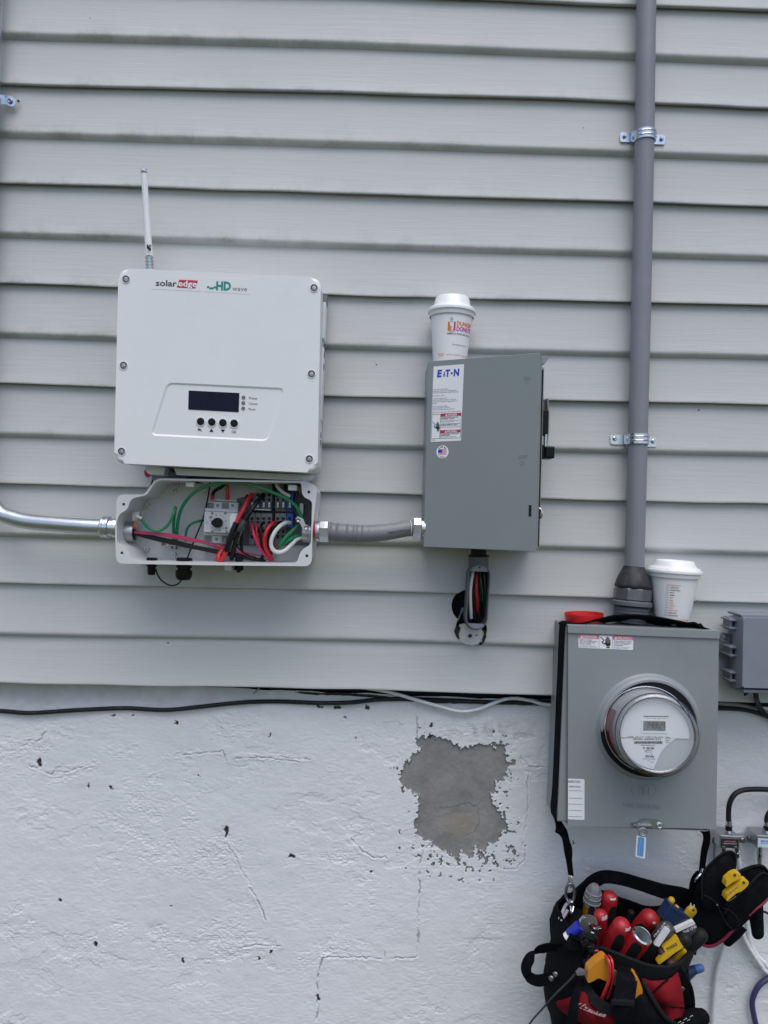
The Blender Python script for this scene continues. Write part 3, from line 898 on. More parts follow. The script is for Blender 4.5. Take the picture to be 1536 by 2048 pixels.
def grid_obj(name, q, material, label=None):
    used, inv_ = np.unique(q.reshape(-1), return_inverse=True)
    me = bpy.data.meshes.new(name)
    nv, nf = len(used), len(q)
    me.vertices.add(nv); me.vertices.foreach_set('co', co[used].astype(np.float32).reshape(-1))
    me.loops.add(nf * 4); me.loops.foreach_set('vertex_index', inv_.astype(np.int32).reshape(-1))
    me.polygons.add(nf)
    me.polygons.foreach_set('loop_start', np.arange(0, nf * 4, 4, dtype=np.int32))
    me.polygons.foreach_set('use_smooth', np.ones(nf, bool))
    me.update(calc_edges=True)
    at = me.attributes.new('wear', 'FLOAT_COLOR', 'POINT')
    at.data.foreach_set('color', msk[used].reshape(-1))
    me.materials.append(material)
    ob = bpy.data.objects.new(name, me)
    COL.objects.link(ob); ob.parent = found.o
    if label: ob['label'] = label
    return ob
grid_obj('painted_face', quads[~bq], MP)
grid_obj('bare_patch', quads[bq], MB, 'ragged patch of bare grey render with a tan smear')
def skirt(x0, x1, z0, z1, yf=0.0302):
    bm = NB(); box(bm, x0, x1, z0, z1, yf, 0.25); bm.transform(found.f.inv)
    found.add('wall_flank', bm, MP)
skirt(-3.2, x_l + .001, -0.2, 1.31); skirt(gx[-1] - .001, 3.2, -0.2, 1.27); skirt(x_l, gx[-1], -0.2, z_b + .001)
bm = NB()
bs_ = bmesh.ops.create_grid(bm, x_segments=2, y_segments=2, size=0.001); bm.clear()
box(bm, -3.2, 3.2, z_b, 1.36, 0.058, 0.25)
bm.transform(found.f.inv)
found.add('sill_recess', bm, M_['sill'], label='dark recess between the siding edge and the top of the foundation')  # sill coloured near-black to carry the shade of the gap

# ================================================================== INVERTER
inv = Thing('inverter', 'white wall mounted solar inverter with antenna, dark display and four round buttons', 'inverter', 437, 945, rot=1.0)
f = inv.f
FRT = 0.170
# corners of the cover in the photo
cov = rnd(f.poly([(237, 536), (642, 555), (635, 946), (228, 926)], FRT), 0.019, 6)
bm = NB(); prism(bm, cov, -FRT, -0.118, 0.0065, 3)
pan = f.poly([(334, 764.5), (570, 776), (536, 882.5), (300, 871)], FRT)
pc_ = (sum(p[0] for p in pan) / 4, sum(p[1] for p in pan) / 4)
po = rnd(pan, .012, 6)
# open the front sheet and sink the control field into it
ff_ = max((q for q in bm.faces if abs(q.normal.y) > .9 and q.calc_center_median().y < -FRT + .001), key=lambda q: q.calc_area())
ol = list(ff_.verts)
bm.faces.remove(ff_)
pv = [bm.verts.new((x, -FRT, z)) for x, z in po]
allv = ol + pv
for t_ in tessellate_polygon([[V((v.co.x, v.co.z, 0)) for v in ol], [V((v.co.x, v.co.z, 0)) for v in pv]]):
    try: bm.faces.new([allv[i] for i in t_])
    except ValueError: pass
lay = [pv]
for k_, dy in ((.0009, .0004), (.0022, .0014), (.0034, .0020)):
    L_ = []
    for i in range(len(po)):
        a_, b_, c_ = V(po[i - 1]), V(po[i]), V(po[(i + 1) % len(po)])
        t_ = (c_ - a_).normalized(); n_ = V((-t_.y, t_.x))
        if n_.dot(V(pc_) - b_) < 0: n_ = -n_
        q_ = b_ + n_ * k_
        L_.append(bm.verts.new((q_.x, -FRT + dy, q_.y)))
    lay.append(L_)
for a_, b_ in zip(lay[:-1], lay[1:]):
    for i in range(len(a_)): bm.faces.new((a_[i], a_[(i + 1) % len(a_)], b_[(i + 1) % len(a_)], b_[i]))
PANEL = [(v.co.x, v.co.z) for v in lay[-1]]
cover = inv.add('cover', bm, M_['white'], ang=34)
ins = rnd(f.poly([(241, 541), (638, 560), (631, 941), (232, 921)], FRT), 0.016, 6)
bm = NB(); prism(bm, ins, -0.119, -0.03, 0.003)
inv.add('rear_housing', bm, M_['white'])
# side fins and recesses of the right flank, set on the flank itself
xs = max(p[0] for p in ins)
zt, zb = f.l(640, 600, .1).z, f.l(636, 900, .1).z
bm = NB()
for a, b_ in ((0.32, 0.80), (0.86, 0.97), (0.02, 0.26)):
    box(bm, xs - .004, xs + .0012, zt + (zb - zt) * a, zt + (zb - zt) * b_, -0.108, -0.06, 0.001)
inv.add('side_panel', bm, M_['white'], split=True)
bm = NB()
for a in (0.34, 0.42, 0.88, 0.93):
    box(bm, xs, xs + .0017, zt + (zb - zt) * a, zt + (zb - zt) * (a + .035), -0.100, -0.08)
inv.add('side_print', bm, M_['greyink'], split=True)
# heat sink behind
bm = NB()
hz1, hz0 = f.l(650, 590, .03).z, f.l(650, 905, .03).z
box(bm, -0.175, xs - .002, hz0, hz1, -0.031, -0.014)
inv.add('heat_sink', bm, M_['darkplate'])
# bolts in counterbores
BP = [(252, 558.5), (628, 576), (247, 731), (623, 748), (243, 903), (618.5, 918)]
for bx, by in BP:
    c = f.l(bx, by, FRT)
    bm = NB(); lathe(bm, [(0.0078, 0.0002), (0.0078, 0.0012), (0.0068, 0.0012), (0.0062, -0.0001), (0.0078, 0.0002)], facing(c), 24)
    ring_ = inv.add('bolt_rim', bm, M_['white'])
    bm = NB(); disc(bm, facing(c + V((0, .0005, 0))), 0.0066, 0.0007, 20)
    inv.add('bolt_recess', bm, M_['recess'])
    bm = NB(); lathe(bm, [(0, .0025), (.0018, .0025), (.002, .0012), (.0022, .0026), (.0036, .0024), (.004, .0012), (.0048, 0), (0, 0)], facing(c + V((.0004, -.0002, -.0003))), 18)
    inv.add('bolt', bm, M_['diecast'])
# brand stickers
bm = NB(); prism(bm, rnd(f.poly([(306, 550), (405, 555), (403, 583), (303, 578)], FRT), .0008, 2), -FRT - .0003, -FRT + .001)
st1 = inv.add('sticker', bm, M_['white'])
bm = NB(); prism(bm, rnd(f.poly([(411, 554.5), (502, 559), (500, 589), (407, 583)], FRT), .0008, 2), -FRT - .0003, -FRT + .001)
st2 = inv.add('sticker', bm, M_['white'])
o1 = FRT + .0005
bm = NB(); text(bm, f, 'solar', 311.5, 571.5, 353.5, 573, 12, o1, 0.02)
inv.add('lettering', bm, M_['ink'], st1)
bm = NB(); ppoly(bm, f, [(358.5, 559.3), (396, 561), (390.5, 577), (353.5, 575.3)], o1)
inv.add('red_panel', bm, M_['inkred'], st1)
bm = NB(); text(bm, f, 'edge', 356.5, 572.3, 393.5, 573.8, 12, o1 + .0003, 0.02)
inv.add('lettering', bm, M_['label'], st1)
bm = NB(); text(bm, f, 'HD', 432, 579.5, 462, 580.5, 16.5, o1, 0.05)
for x, y in ((414, 572), (418.5, 574.5), (423, 574.5), (427.5, 572.5)):
    ppoly(bm, f, [(x, y), (x + 4.6, y + .2), (x + 4.6, y + 4.2), (x, y + 4)], o1)
inv.add('lettering', bm, M_['inkteal'], st2)
bm = NB(); text(bm, f, 'wave', 464.5, 581.5, 494, 582.5, 9.5, o1)
inv.add('lettering', bm, M_['greyink'], st2)
# control panel: a shallow raised bezel line around a sunken field
bm = NB(); prism(bm, PANEL, -FRT + .0020, -FRT + .006)
inv.add('control_panel', bm, M_['white'])
FP = FRT - .0020
oc = FP + .0004
bm = NB(); prism(bm, rnd(f.poly([(377.5, 781), (479, 786), (477.5, 824.5), (376.5, 819)], FP), .0012, 3), -FP - .0008, -FP + .001, .0003)
inv.add('display_screen', bm, M_['screen'])
for bx, by in ((401.5, 843.3), (423.8, 844.5), (446, 846), (468.5, 847)):
    c = f.l(bx, by, FP)
    bm = NB(); lathe(bm, [(.0084, .0003), (.0082, .0018), (.0072, .0018), (.0069, .0002)], facing(c), 28)
    b0 = inv.add('button_rim', bm, M_['white'])
    bm = NB(); lathe(bm, [(.0068, .0003), (.0064, .0014), (.003, .0018), (0, .0018)], facing(c), 24)
    inv.add('button', bm, M_['black'])
for (bx, by), s_ in zip(((487, 795), (486.6, 806), (486.3, 816.8)), ('Power', 'Comm.', 'Fault')):
    c = f.l(bx, by, FP)
    bm = NB(); lathe(bm, [(.0036, .0004), (.0034, .001), (.0024, .001), (.002, .0008), (0, .0014)], facing(c), 20)
    inv.add('status_light', bm, M_['screw'])
    bm = NB(); text(bm, f, s_, bx + 11, by + 3.2, bx + 11 + {'Power': 17.5, 'Comm.': 18, 'Fault': 13.5}[s_], by + 4.1, 4.6, oc)
    inv.add('lettering', bm, M_['ink'])
bm = NB()
ppoly(bm, f, [(423, 857), (427, 864), (418.6, 863.6)], oc)
ppoly(bm, f, [(441.5, 858.8), (450, 859.2), (445.5, 866)], oc)
ppoly(bm, f, [(395, 859), (398.6, 855.7), (398.6, 858), (401, 858.4), (403, 860.2), (403.2, 864), (401.4, 861.2), (398.6, 860.6), (398.6, 862.2)], oc)
text(bm, f, 'OK', 463, 866.2, 472.5, 866.8, 5.2, oc)
inv.add('lettering', bm, M_['ink'])
# antenna on the top edge
a0, a1 = f.l(300, 540, .055), f.l(287.5, 338, .075)
ax = (a1 - a0)
bm = NB(); tube(bm, [a0 + ax * .14, a0 + ax * .965], [.0071, .0058], 16, 1)
ant = inv.add('antenna', bm, M_['lid'])
bm = NB(); tube(bm, [a0 + ax * .955, a0 + ax * .962, a0 + ax * .995, a0 + ax * 1.0], [.0058, .0064, .0064, .0056], 16, 1)
inv.add('antenna_tip', bm, M_['chrome'], ant)
bm = NB()
pr = []
M4 = axm(a0 - ax * .02, ax)
L = ax.length
for k in range(9):
    hh = .0 + k * L * .017
    rr = .0078 if k % 2 == 0 else .0062
    pr += [(rr, hh), (rr, hh + L * .012)]
lathe(bm, [(0, 0)] + pr + [(0, L * .16)], M4, 20)
inv.add('antenna_connector', bm, M_['emt'], ant)
bm = NB(); disc(bm, axm(a0 - ax * .03, ax), .0105, .006, 6)
inv.add('antenna_nut', bm, M_['lid'], ant)
c = f.l(297.5, 494, .066)
bm = NB()
for i in range(4):
    for j in range(3):
        if (i * 3 + j) % 4 != 1: pbox(bm, f, 293.5 + j * 2.4, 489 + i * 2.6, 295.4 + j * 2.4, 491 + i * 2.6, .0728, .066)
inv.add('antenna_print', bm, M_['ink'], ant)
# underside skirt with the grey wall bracket between its lugs
bm = NB(); prism(bm, f.poly([(292, 930), (331, 935), (327, 949.5), (298, 948.5), (291, 942)], .12), -.12, -.04, .001)
prism(bm, f.poly([(347, 936), (626, 950), (607, 962), (362, 950.5), (353, 950)], .12), -.12, -.04, .001)
inv.add('skirt', bm, M_['white'], split=True)
bm = NB(); prism(bm, f.poly([(326, 930), (351, 932), (356, 952), (318, 950)], .09), -.09, -.05, .001)
prism(bm, f.poly([(300, 946), (372, 949), (372, 962), (306, 960)], .07), -.07, -.02, .001)
inv.add('wall_bracket', bm, M_['grey_plastic'], split=True)
bm = NB(); pbox(bm, f, 344, 938, 352, 945, .091, .085)
inv.add('bracket_slot', bm, M_['black'])
bm = NB(); tube(bm, f.path([(292, 940, .085), (292, 947, .085), (295, 951, .085), (300, 950, .085)]), [.003, .0034, .0038, .003], 10, 5)
inv.add('red_hook', bm, M_['pink'])
bm = NB(); tube(bm, f.path([(308, 950, .06), (305, 962, .06), (301, 975, .055), (296, 990, .03)]), .0016, 8, 4)
inv.add('thin_cable', bm, M_['wireblack'])

# ================================================================== CONNECTION BOX UNDER THE INVERTER
cb = Thing('connection_box', 'open white wiring box with coloured wires below the inverter', 'junction box', 432, 1130, rot=1.0)
f = cb.f
RIM = 0.140
def k2(x, y): return (200 + x * .3255, 920 + y * .3255)
def kp(L): return [k2(*p) for p in L]
def k3(L): return [k2(x, y) + (d,) for x, y, d in L]
outer = kp([(105, 212), (272, 212), (345, 112), (1262, 130), (1337, 160), (1305, 420), (1300, 653), (1200, 652), (600, 646), (100, 636), (92, 440)])
outer = rnd(f.poly(outer, RIM), [.013, .006, .012, .004, .013, .02, .014, .01, .05, .013, .02], 5)
inner = kp([(120, 330), (168, 306), (190, 236), (286, 216), (350, 124), (1236, 140), (1244, 226), (1304, 250), (1296, 520), (1236, 552), (1206, 640), (800, 637), (205, 626), (170, 552), (104, 510), (102, 380)])
inner = rnd(f.poly(inner, RIM), [.006, .008, .010, .006, .010, .005, .012, .008, .008, .012, .010, .04, .012, .012, .006, .006], 5)
bh = []
for x, y in ((145, 272), (1283, 197), (134, 571), (1271, 589)):
    c = f.xz(*k2(x, y), RIM)
    bh.append([(c[0] + .0028 * cos(2 * pi * i / 14), c[1] + .0028 * sin(2 * pi * i / 14)) for i in range(14)])
bm = NB(); prism_h(bm, outer, [inner] + bh, -RIM, -RIM + .010)
# outer walls and inner walls down to the floor
def wall_loop(bm, L, y0, y1, shrink=1.0):
    cx = sum(p[0] for p in L) / len(L); cz = sum(p[1] for p in L) / len(L)
    a = [bm.verts.new((x, y0, z)) for x, z in L]
    b_ = [bm.verts.new((cx + (x - cx) * shrink, y1, cz + (z - cz) * shrink)) for x, z in L]
    for i in range(len(L)):
        bm.faces.new((a[i], a[(i + 1) % len(L)], b_[(i + 1) % len(L)], b_[i]))
    return b_
sh = rnd(f.poly(kp([(110, 222), (280, 222), (350, 122), (1262, 140), (1330, 172), (1296, 420), (1290, 643), (1200, 642), (600, 636), (110, 626), (102, 440)]), RIM), [.013, .006, .012, .004, .013, .02, .014, .01, .05, .013, .02], 5)
wall_loop(bm, sh, -RIM + .009, -.045)
ib = wall_loop(bm, inner, -RIM + .001, -.052, .985)
tris = tessellate_polygon([[V((v.co.x, v.co.z, 0)) for v in ib]])
for t in tris:
    try: bm.faces.new([ib[i] for i in t])
    except ValueError: pass
bmesh.ops.create_cube(bm, size=.0001, matrix=Matrix.Translation((0, -.06, .05)))
shell = cb.add('shell', bm, M_['white_in'])
bm = NB(); prism(bm, rnd(f.poly(kp([(112, 224), (282, 224), (352, 126), (1262, 142), (1328, 174), (1288, 640), (600, 634), (112, 624)]), RIM), .012, 4), -.049, -.015)
cb.add('back_plate', bm, M_['white_in'])
FL = .052
for x, y in ((468, 157), (455, 190), (288, 283), (283, 548), (450, 582), (645, 555), (650, 200), (1075, 575)):
    c = f.l(*k2(x, y), FL + .012)
    bm = NB(); lathe(bm, [(.0040, -.014), (.0040, .0), (.0018, .0), (.0016, -.008), (0, -.008)], facing(c), 16)
    cb.add('screw_boss', bm, M_['white_in'])
for px0, py0, px1, py1 in ((371, 963.5, 388, 973.5), (576, 969.5, 594, 981)):
    bm = NB(); pbox(bm, f, px0, py0, px1, py1, .118, .10, .0012)
    cb.add('latch_tab', bm, M_['lid'])
    bm = NB(); pbox(bm, f, px0 + 2, py0 - 3, px1 + 8, py0 + 1, .112, .06)
    cb.add('latch_slot', bm, M_['dark'])
# dark mounting plate on the right
bm = NB(); prism(bm, f.poly(kp([(838, 240), (920, 215), (1190, 170), (1296, 258), (1292, 525), (838, 525)]), FL + .004), -FL - .004, -FL + .002)
cb.add('mounting_plate', bm, M_['darkplate'])
# isolator switch
TILT = .0
def kb(bm, x0, y0, x1, y1, of, ob, bev=.0006):
    return pbox(bm, f, *k2(x0, y0), *k2(x1, y1), of, ob, bev)
bm = NB(); kb(bm, 638, 320, 845, 448, .108, .056, .0012)
sw = cb.add('isolator_switch', bm, M_['switchgrey'])
bm = NB(); kb(bm, 652, 258, 848, 306, .088, .056); kb(bm, 656, 242, 842, 254, .080, .056); kb(bm, 645, 300, 846, 318, .097, .056)
kb(bm, 640, 462, 838, 512, .088, .056); kb(bm, 640, 449, 838, 463, .097, .056)
cb.add('terminal_cover', bm, M_['switchgrey'], sw, split=True)
for i, x in enumerate((677, 723, 770, 815)):
    bm = NB(); kb(bm, x - 21, 262, x + 21, 302, .0893, .086, .0004)
    cb.add('terminal_cell', bm, M_['switchgrey' if i % 2 else 'termgrey'], sw)
    bm = NB(); c = f.l(*k2(x, 280), .0895); lathe(bm, [(.0030, 0), (.0030, .0012), (.0022, .0016), (0, .0012)], facing(c), 12); cb.add('screw', bm, M_['screw'], sw)
for i, x in enumerate((661, 716, 770)):
    bm = NB(); kb(bm, x - 22, 466, x + 24, 508, .0893, .086, .0004)
    cb.add('terminal_cell', bm, M_['switchgrey' if i % 2 else 'termgrey'], sw)
    bm = NB(); c = f.l(*k2(x, 487), .0895); lathe(bm, [(.0030, 0), (.0030, .0012), (.0022, .0016), (0, .0012)], facing(c), 12); cb.add('screw', bm, M_['screw'], sw)
c = f.l(*k2(725, 385), .108)
bm = NB(); lathe(bm, [(.0095, 0), (.0095, .008), (.0085, .010), (0, .010)], facing(c), 24)
prism(bm, rnd(f.poly(kp([(684, 374), (722, 356), (750, 372), (750, 400), (722, 414), (684, 396)]), .118), .001, 2), -.120, -.110, .0008)
cb.add('rotary_knob', bm, M_['black'], sw)
bm = NB()
for i in range(12):
    a = 2 * pi * i / 12 + .26
    if i in (6,): continue
    p = c + V((cos(a) * .0155, -.0003, sin(a) * .0150)); disc(bm, facing(p), .0008 if i % 3 else .0014, .0003, 8)
text(bm, f, 'C', *k2(650, 392), *k2(663, 392), 5.0, .1085)
cb.add('knob_marking', bm, M_['greyink'], sw)
for x, y in ((770, 327), (690, 327), (690, 440), (778, 440), (775, 418), (680, 352)):
    bm = NB(); disc(bm, facing(f.l(*k2(x, y), .1082)), .0026, .0006, 12); cb.add('dimple', bm, M_['termgrey'], sw)
bm = NB(); prism(bm, rnd(f.poly(kp([(798, 345), (820, 328), (838, 332), (838, 420), (800, 420)]), .1085), .002, 3), -.1092, -.107)
cb.add('round_sticker', bm, M_['label'], sw)
# terminal blocks
cols = [(934, 'termgrey'), (970, 'termgrey'), (1006, 'termgrey'), (1040, 'termgrey'), (1062, 'black'), (1092, 'termgrey'), (1126, 'termgrey'), (1166, 'termblue')]
for x, m in cols:
    hw = 8 if m == 'black' else (17.5 if m != 'termblue' else 21)
    bm = NB(); kb(bm, x - hw + 1, 200 if m != 'black' else 168, x + hw - 1, 300, .086, .056, .0005); kb(bm, x - hw + 1, 328, x + hw - 1, 414 if m != 'black' else 400, .086, .056, .0005)
    kb(bm, x - hw + 1, 296, x + hw - 1, 330, .078, .056, .0005)
    if m != 'black' and m != 'termblue': kb(bm, x - hw + 1, 414, x + hw - 1, 520, .070, .056, .0005)
    tb = cb.add('terminal', bm, M_[m])
    if m == 'black': continue
    bm = NB()
    for y, r_ in ((214, .0036), (385, .0036)):
        disc(bm, facing(f.l(*k2(x, y), .0862)), r_, .0004, 14)
    kb(bm, x - 8, 234, x + 8, 252, .0866, .08, 0); kb(bm, x - 9, 352, x + 9, 368, .0866, .08, 0)
    cb.add('wire_hole', bm, M_['dark'], tb, split=True)
    bm = NB(); kb(bm, x - 13, 258, x + 13, 296, .0872, .08, 0); cb.add('marker_base', bm, M_['navy'], tb)
    bm = NB(); kb(bm, x - 6, 261, x + 6, 291, .0882, .086, 0); mkp = cb.add('marker', bm, M_['label'], tb)
    if m != 'termblue':
        bm = NB()
        for y in (430, 462): kb(bm, x - 8, y, x + 8, y + 20, .0708, .066, 0)
        cb.add('lower_slot', bm, M_['dark'], tb, split=True)
bm = NB()
for x, s_ in ((935, '+'), (970, 'L1'), (1006, 'L2'), (1040, 'L2'), (1092, 'L1'), (1126, 'L1'), (1166, 'N')):
    p = k2(x, 281)
    text(bm, f, s_, p[0] - 1.3, p[1] + 1, p[0] + 1.3, p[1] + 1, 4.2, .0886)
cb.add('marker_print', bm, M_['ink'])
bm = NB(); kb(bm, 922, 300, 1048, 309, .0885, .08, .0003); kb(bm, 1000, 300, 1003, 309, .0887, .08, 0)
cb.add('jumper_bar', bm, M_['switchgrey'], split=True)
bm = NB(); kb(bm, 915, 312, 1190, 326, .0800, .07, 0)
cb.add('jumper_gap', bm, M_['black'])
# ground bar
bm = NB(); kb(bm, 375, 505, 556, 530, .072, .062, .0005)
gb = cb.add('ground_bar', bm, M_['diecast'])
for k in range(7):
    bm = NB(); c = f.l(*k2(388 + k * 26, 518), .072); lathe(bm, [(.0034, 0), (.0034, .0016), (.0026, .0022), (.0006, .0014), (0, .0014)], facing(c), 14)
    cb.add('screw', bm, M_['zinc' if k not in (0, 6) else 'screw'], gb)
for x in (443, 470):
    bm = NB(); tube(bm, f.path(k3([(x, 530, .068), (x, 545, .066)])), .0022, 8, 1); cb.add('wire_end', bm, M_['screw'], gb)
# conduit hubs inside, left and right
def hubx(px, py, d, prof, sgn, seg=32):
    c = f.l(px, py, d)
    b_ = NB(); lathe(b_, prof, axm(c, V((sgn, 0, 0))), seg); return b_
xk = .3255 / 1000 * 1.07
bm = hubx(*k2(132, 440), .088, [(0, .0), (.0225, .0), (.0235, .001), (.0235, .005), (.0225, .006), (.0205, .006), (.020, .022), (.0185, .026), (.0165, .026), (.016, .0225), (0, .0225)], 1)
hb = cb.add('conduit_bushing', bm, M_['diecast'])
bm = NB(); c = f.l(*k2(132, 440), .088)
for k in range(8):
    a = 2 * pi * k / 8
    box(bm, c.x + .0, c.x + .005, c.z + .0225 * sin(a) - .003, c.z + .0225 * sin(a) + .003, c.y + .0225 * cos(a) - .003, c.y + .0225 * cos(a) + .003, .0006)
cb.add('locknut_lug', bm, M_['diecast'], hb)
bm = NB(); lathe(bm, [(0, .0228), (.0162, .0228)], axm(c, V((1, 0, 0))), 24); cb.add('conduit_opening', bm, M_['dark'], hb)
bm = NB(); prism(bm, f.poly(kp([(196, 322), (240, 318), (245, 345), (200, 380)]), .115), -.115, -.105, .0006); tube(bm, f.path(k3([(225, 345, .118), (258, 362, .118)])), .0045, 10, 1)
cb.add('grounding_lug', bm, M_['diecast'], hb)
bm = NB()
for i in range(6): tube(bm, f.path(k3([(238 - i * 3, 350 + i, .121), (226 - i * 3, 375, .122), (208 + i * 4, 400 + i * 2, .118), (200 + i * 5, 415 + i * 3, .11)])), .0009, 6, 4)
cb.add('copper_strands', bm, M_['copper'], hb, split=True)
bm = hubx(*k2(1306, 450), .088, [(0, 0), (.021, 0), (.0215, .001), (.0215, .006), (.0195, .007), (.019, .016), (.0175, .019), (.015, .019), (.0145, .016), (0, .016)], -1)
hb2 = cb.add('conduit_bushing', bm, M_['diecast'])
bm = NB(); prism(bm, rnd(f.poly(kp([(1200, 362), (1216, 345), (1250, 362), (1262, 395), (1290, 412), (1270, 438), (1246, 425), (1232, 392)]), .118), .0012, 3), -.120, -.117, .0004)
cl = cb.add('ground_clamp', bm, M_['zinc'])
for x, y in ((1219, 369), (1268, 414)):
    bm = NB(); lathe(bm, [(.0042, 0), (.0042, .002), (.003, .003), (.0008, .002), (0, .002)], facing(f.l(*k2(x, y), .120)), 16); cb.add('screw', bm, M_['diecast'], cl)
bm = NB(); kb(bm, 1225, 265, 1250, 345, .075, .058, .001); cb.add('right_lug', bm, M_['diecast'])
# wires
def wire(name, pts, r, m, sub=7, seg=10, label=None):
    b_ = NB(); tube(b_, f.path(k3(pts)), r * .9, seg, sub)
    return cb.add(name, b_, M_[m], label=label)
g_ = .0033
wire('wire', [(250, 352, .118), (268, 382, .116), (295, 414, .112), (345, 434, .108), (395, 420, .106), (430, 380, .108), (452, 330, .110), (464, 292, .100), (458, 330, .085), (452, 390, .078), (452, 450, .074), (452, 500, .072)], g_, 'green', label='short looped green ground wire')
wire('wire', [(470, 500, .072), (472, 440, .078), (482, 360, .09), (510, 280, .10), (570, 208, .108), (650, 162, .115), (760, 140, .118), (860, 140, .12), (960, 162, .12), (1060, 198, .12), (1150, 240, .118), (1205, 285, .114), (1234, 340, .110), (1240, 372, .108)], .0036, 'green', label='long arched green wire')
wire('wire', [(526, 500, .07), (528, 450, .074), (540, 415, .078), (570, 388, .082), (610, 375, .078), (650, 370, .06)], .0029, 'green')
wire('thin_cable', [(676, 126, .10), (672, 180, .10), (655, 270, .095), (630, 370, .09), (598, 450, .085), (565, 530, .08), (538, 600, .085)], .0016, 'wireblack')
for k in range(3):
    wire('wire', [(212, 440 + k * 3, .10), (300, 447 + k * 4, .102), (420, 456 + k * 7, .10), (540, 478 + k * 7, .096), (640, 502 + k * 4, .09), (760, 540 + k * 3, .085), (840, 556 + k * 4, .08)], .0020, 'pink')
for k in range(4):
    wire('wire', [(212, 450 + k * 2, .096), (320, 468 + k * 6, .096), (460, 498 + k * 7, .094), (600, 532 + k * 5, .092), (760, 562 + k * 6, .09), (900, 592 + k * 5, .086), (1020, 618 + k * 2, .08)], .0021, 'wireblack')
wire('wire', [(830, 575, .08), (900, 572, .082), (985, 588, .08), (1055, 602, .08)], .0016, 'pink')
wire('wire', [(934, 212, .09), (905, 250, .10), (880, 305, .108), (858, 345, .112), (836, 395, .114), (815, 430, .114)], .0052, 'red', label='thick red wire')
wire('wire_sleeve', [(838, 385, .115), (815, 440, .117), (795, 500, .116), (775, 560, .112)], .0062, 'wireblack')
wire('wire', [(776, 556, .112), (762, 590, .108), (748, 616, .104), (732, 612, .10), (728, 590, .096), (745, 560, .09), (770, 520, .08)], .0054, 'red', label='thick red wire bent at the bottom')
wire('wire', [(1005, 214, .09), (975, 245, .105), (935, 300, .116), (895, 360, .120), (868, 410, .120), (846, 460, .116), (832, 500, .11), (815, 575, .10), (808, 606, .09)], .0052, 'wireblack', label='thick black wire')
wire('heat_shrink', [(890, 372, .121), (868, 410, .122), (856, 436, .12)], .0062, 'darkplastic')
wire('cable_strip', [(884, 415, .112), (862, 455, .112), (840, 505, .108), (824, 540, .1)], .0014, 'wirewhite')
wire('wire', [(930, 385, .088), (935, 420, .098), (950, 470, .104), (975, 530, .102), (1010, 580, .096), (1052, 618, .085)], .0034, 'pink')
wire('wire', [(996, 388, .088), (986, 430, .098), (990, 500, .10), (1000, 560, .096), (1000, 618, .085)], .0028, 'wireblack')
wire('wire', [(1088, 384, .088), (1058, 392, .10), (1030, 425, .108), (1014, 470, .11), (1012, 520, .106), (1026, 560, .10), (1058, 612, .086)], .0044, 'red')
wire('wire', [(1118, 384, .088), (1085, 396, .098), (1056, 430, .10), (1036, 480, .098), (1036, 540, .09), (1050, 580, .08)], .0044, 'wireblack')
wire('wire', [(1168, 386, .088), (1140, 386, .102), (1104, 408, .112), (1070, 450, .118), (1052, 500, .118), (1058, 544, .116), (1090, 566, .112), (1135, 556, .106), (1180, 516, .10), (1212, 486, .095), (1260, 472, .09)], .0043, 'wirewhite', label='looped white neutral wire')
wire('wire', [(1215, 405, .10), (1185, 432, .105), (1150, 465, .108), (1120, 500, .108), (1098, 530, .104), (1080, 545, .09)], .0038, 'green')
wire('wire', [(1250, 462, .09), (1200, 468, .098), (1160, 490, .104), (1125, 515, .102), (1098, 532, .10)], .0038, 'green')
for k_, (m__, r__, p__) in enumerate((('wireblack', .0024, [(1030, 400, .088), (1024, 450, .10), (1032, 520, .10), (1020, 580, .09), (985, 606, .08)]), ('red', .0022, [(968, 388, .088), (960, 430, .096), (975, 500, .098), (1005, 560, .094), (1030, 610, .084)]),
        ('wireblack', .0018, [(815, 470, .10), (850, 540, .104), (900, 580, .10), (960, 600, .09)]), ('wireblack', .0030, [(905, 215, .086), (888, 280, .096), (880, 350, .10), (872, 430, .10), (868, 520, .096), (880, 600, .08)]), ('pink', .0018, [(700, 520, .088), (790, 552, .094), (870, 572, .094), (940, 600, .085)]))):
    wire('wire', p__, r__, m__)
wire('wire', [(1100, 520, .09), (1065, 545, .09), (1035, 552, .088), (1020, 548, .08)], .0042, 'red')
wire('wire', [(690, 240, .085), (696, 205, .088), (716, 182, .092), (748, 164, .095), (770, 140, .09)], .0040, 'wireblack')
wire('wire', [(784, 240, .085), (784, 200, .09), (784, 140, .09)], .0036, 'red')
wire('ferrule', [(690, 240, .0855), (692, 215, .088)], .0046, 'inkred', 2)
wire('ferrule', [(784, 240, .0855), (784, 212, .0885)], .0046, 'inkred', 2)
wire('wire', [(1080, 138, .09), (1092, 165, .096), (1120, 195, .10), (1168, 222, .095)], .0036, 'wirewhite')
wire('wire', [(1090, 222, .088), (1075, 195, .092), (1066, 150, .085)], .0036, 'wireblack')
wire('wire', [(1120, 214, .088), (1138, 185, .09), (1140, 140, .085)], .0042, 'wireblack')
wire('cable_offcut', [(672, 628, .075), (715, 585, .07)], .0008, 'wirewhite', 1)
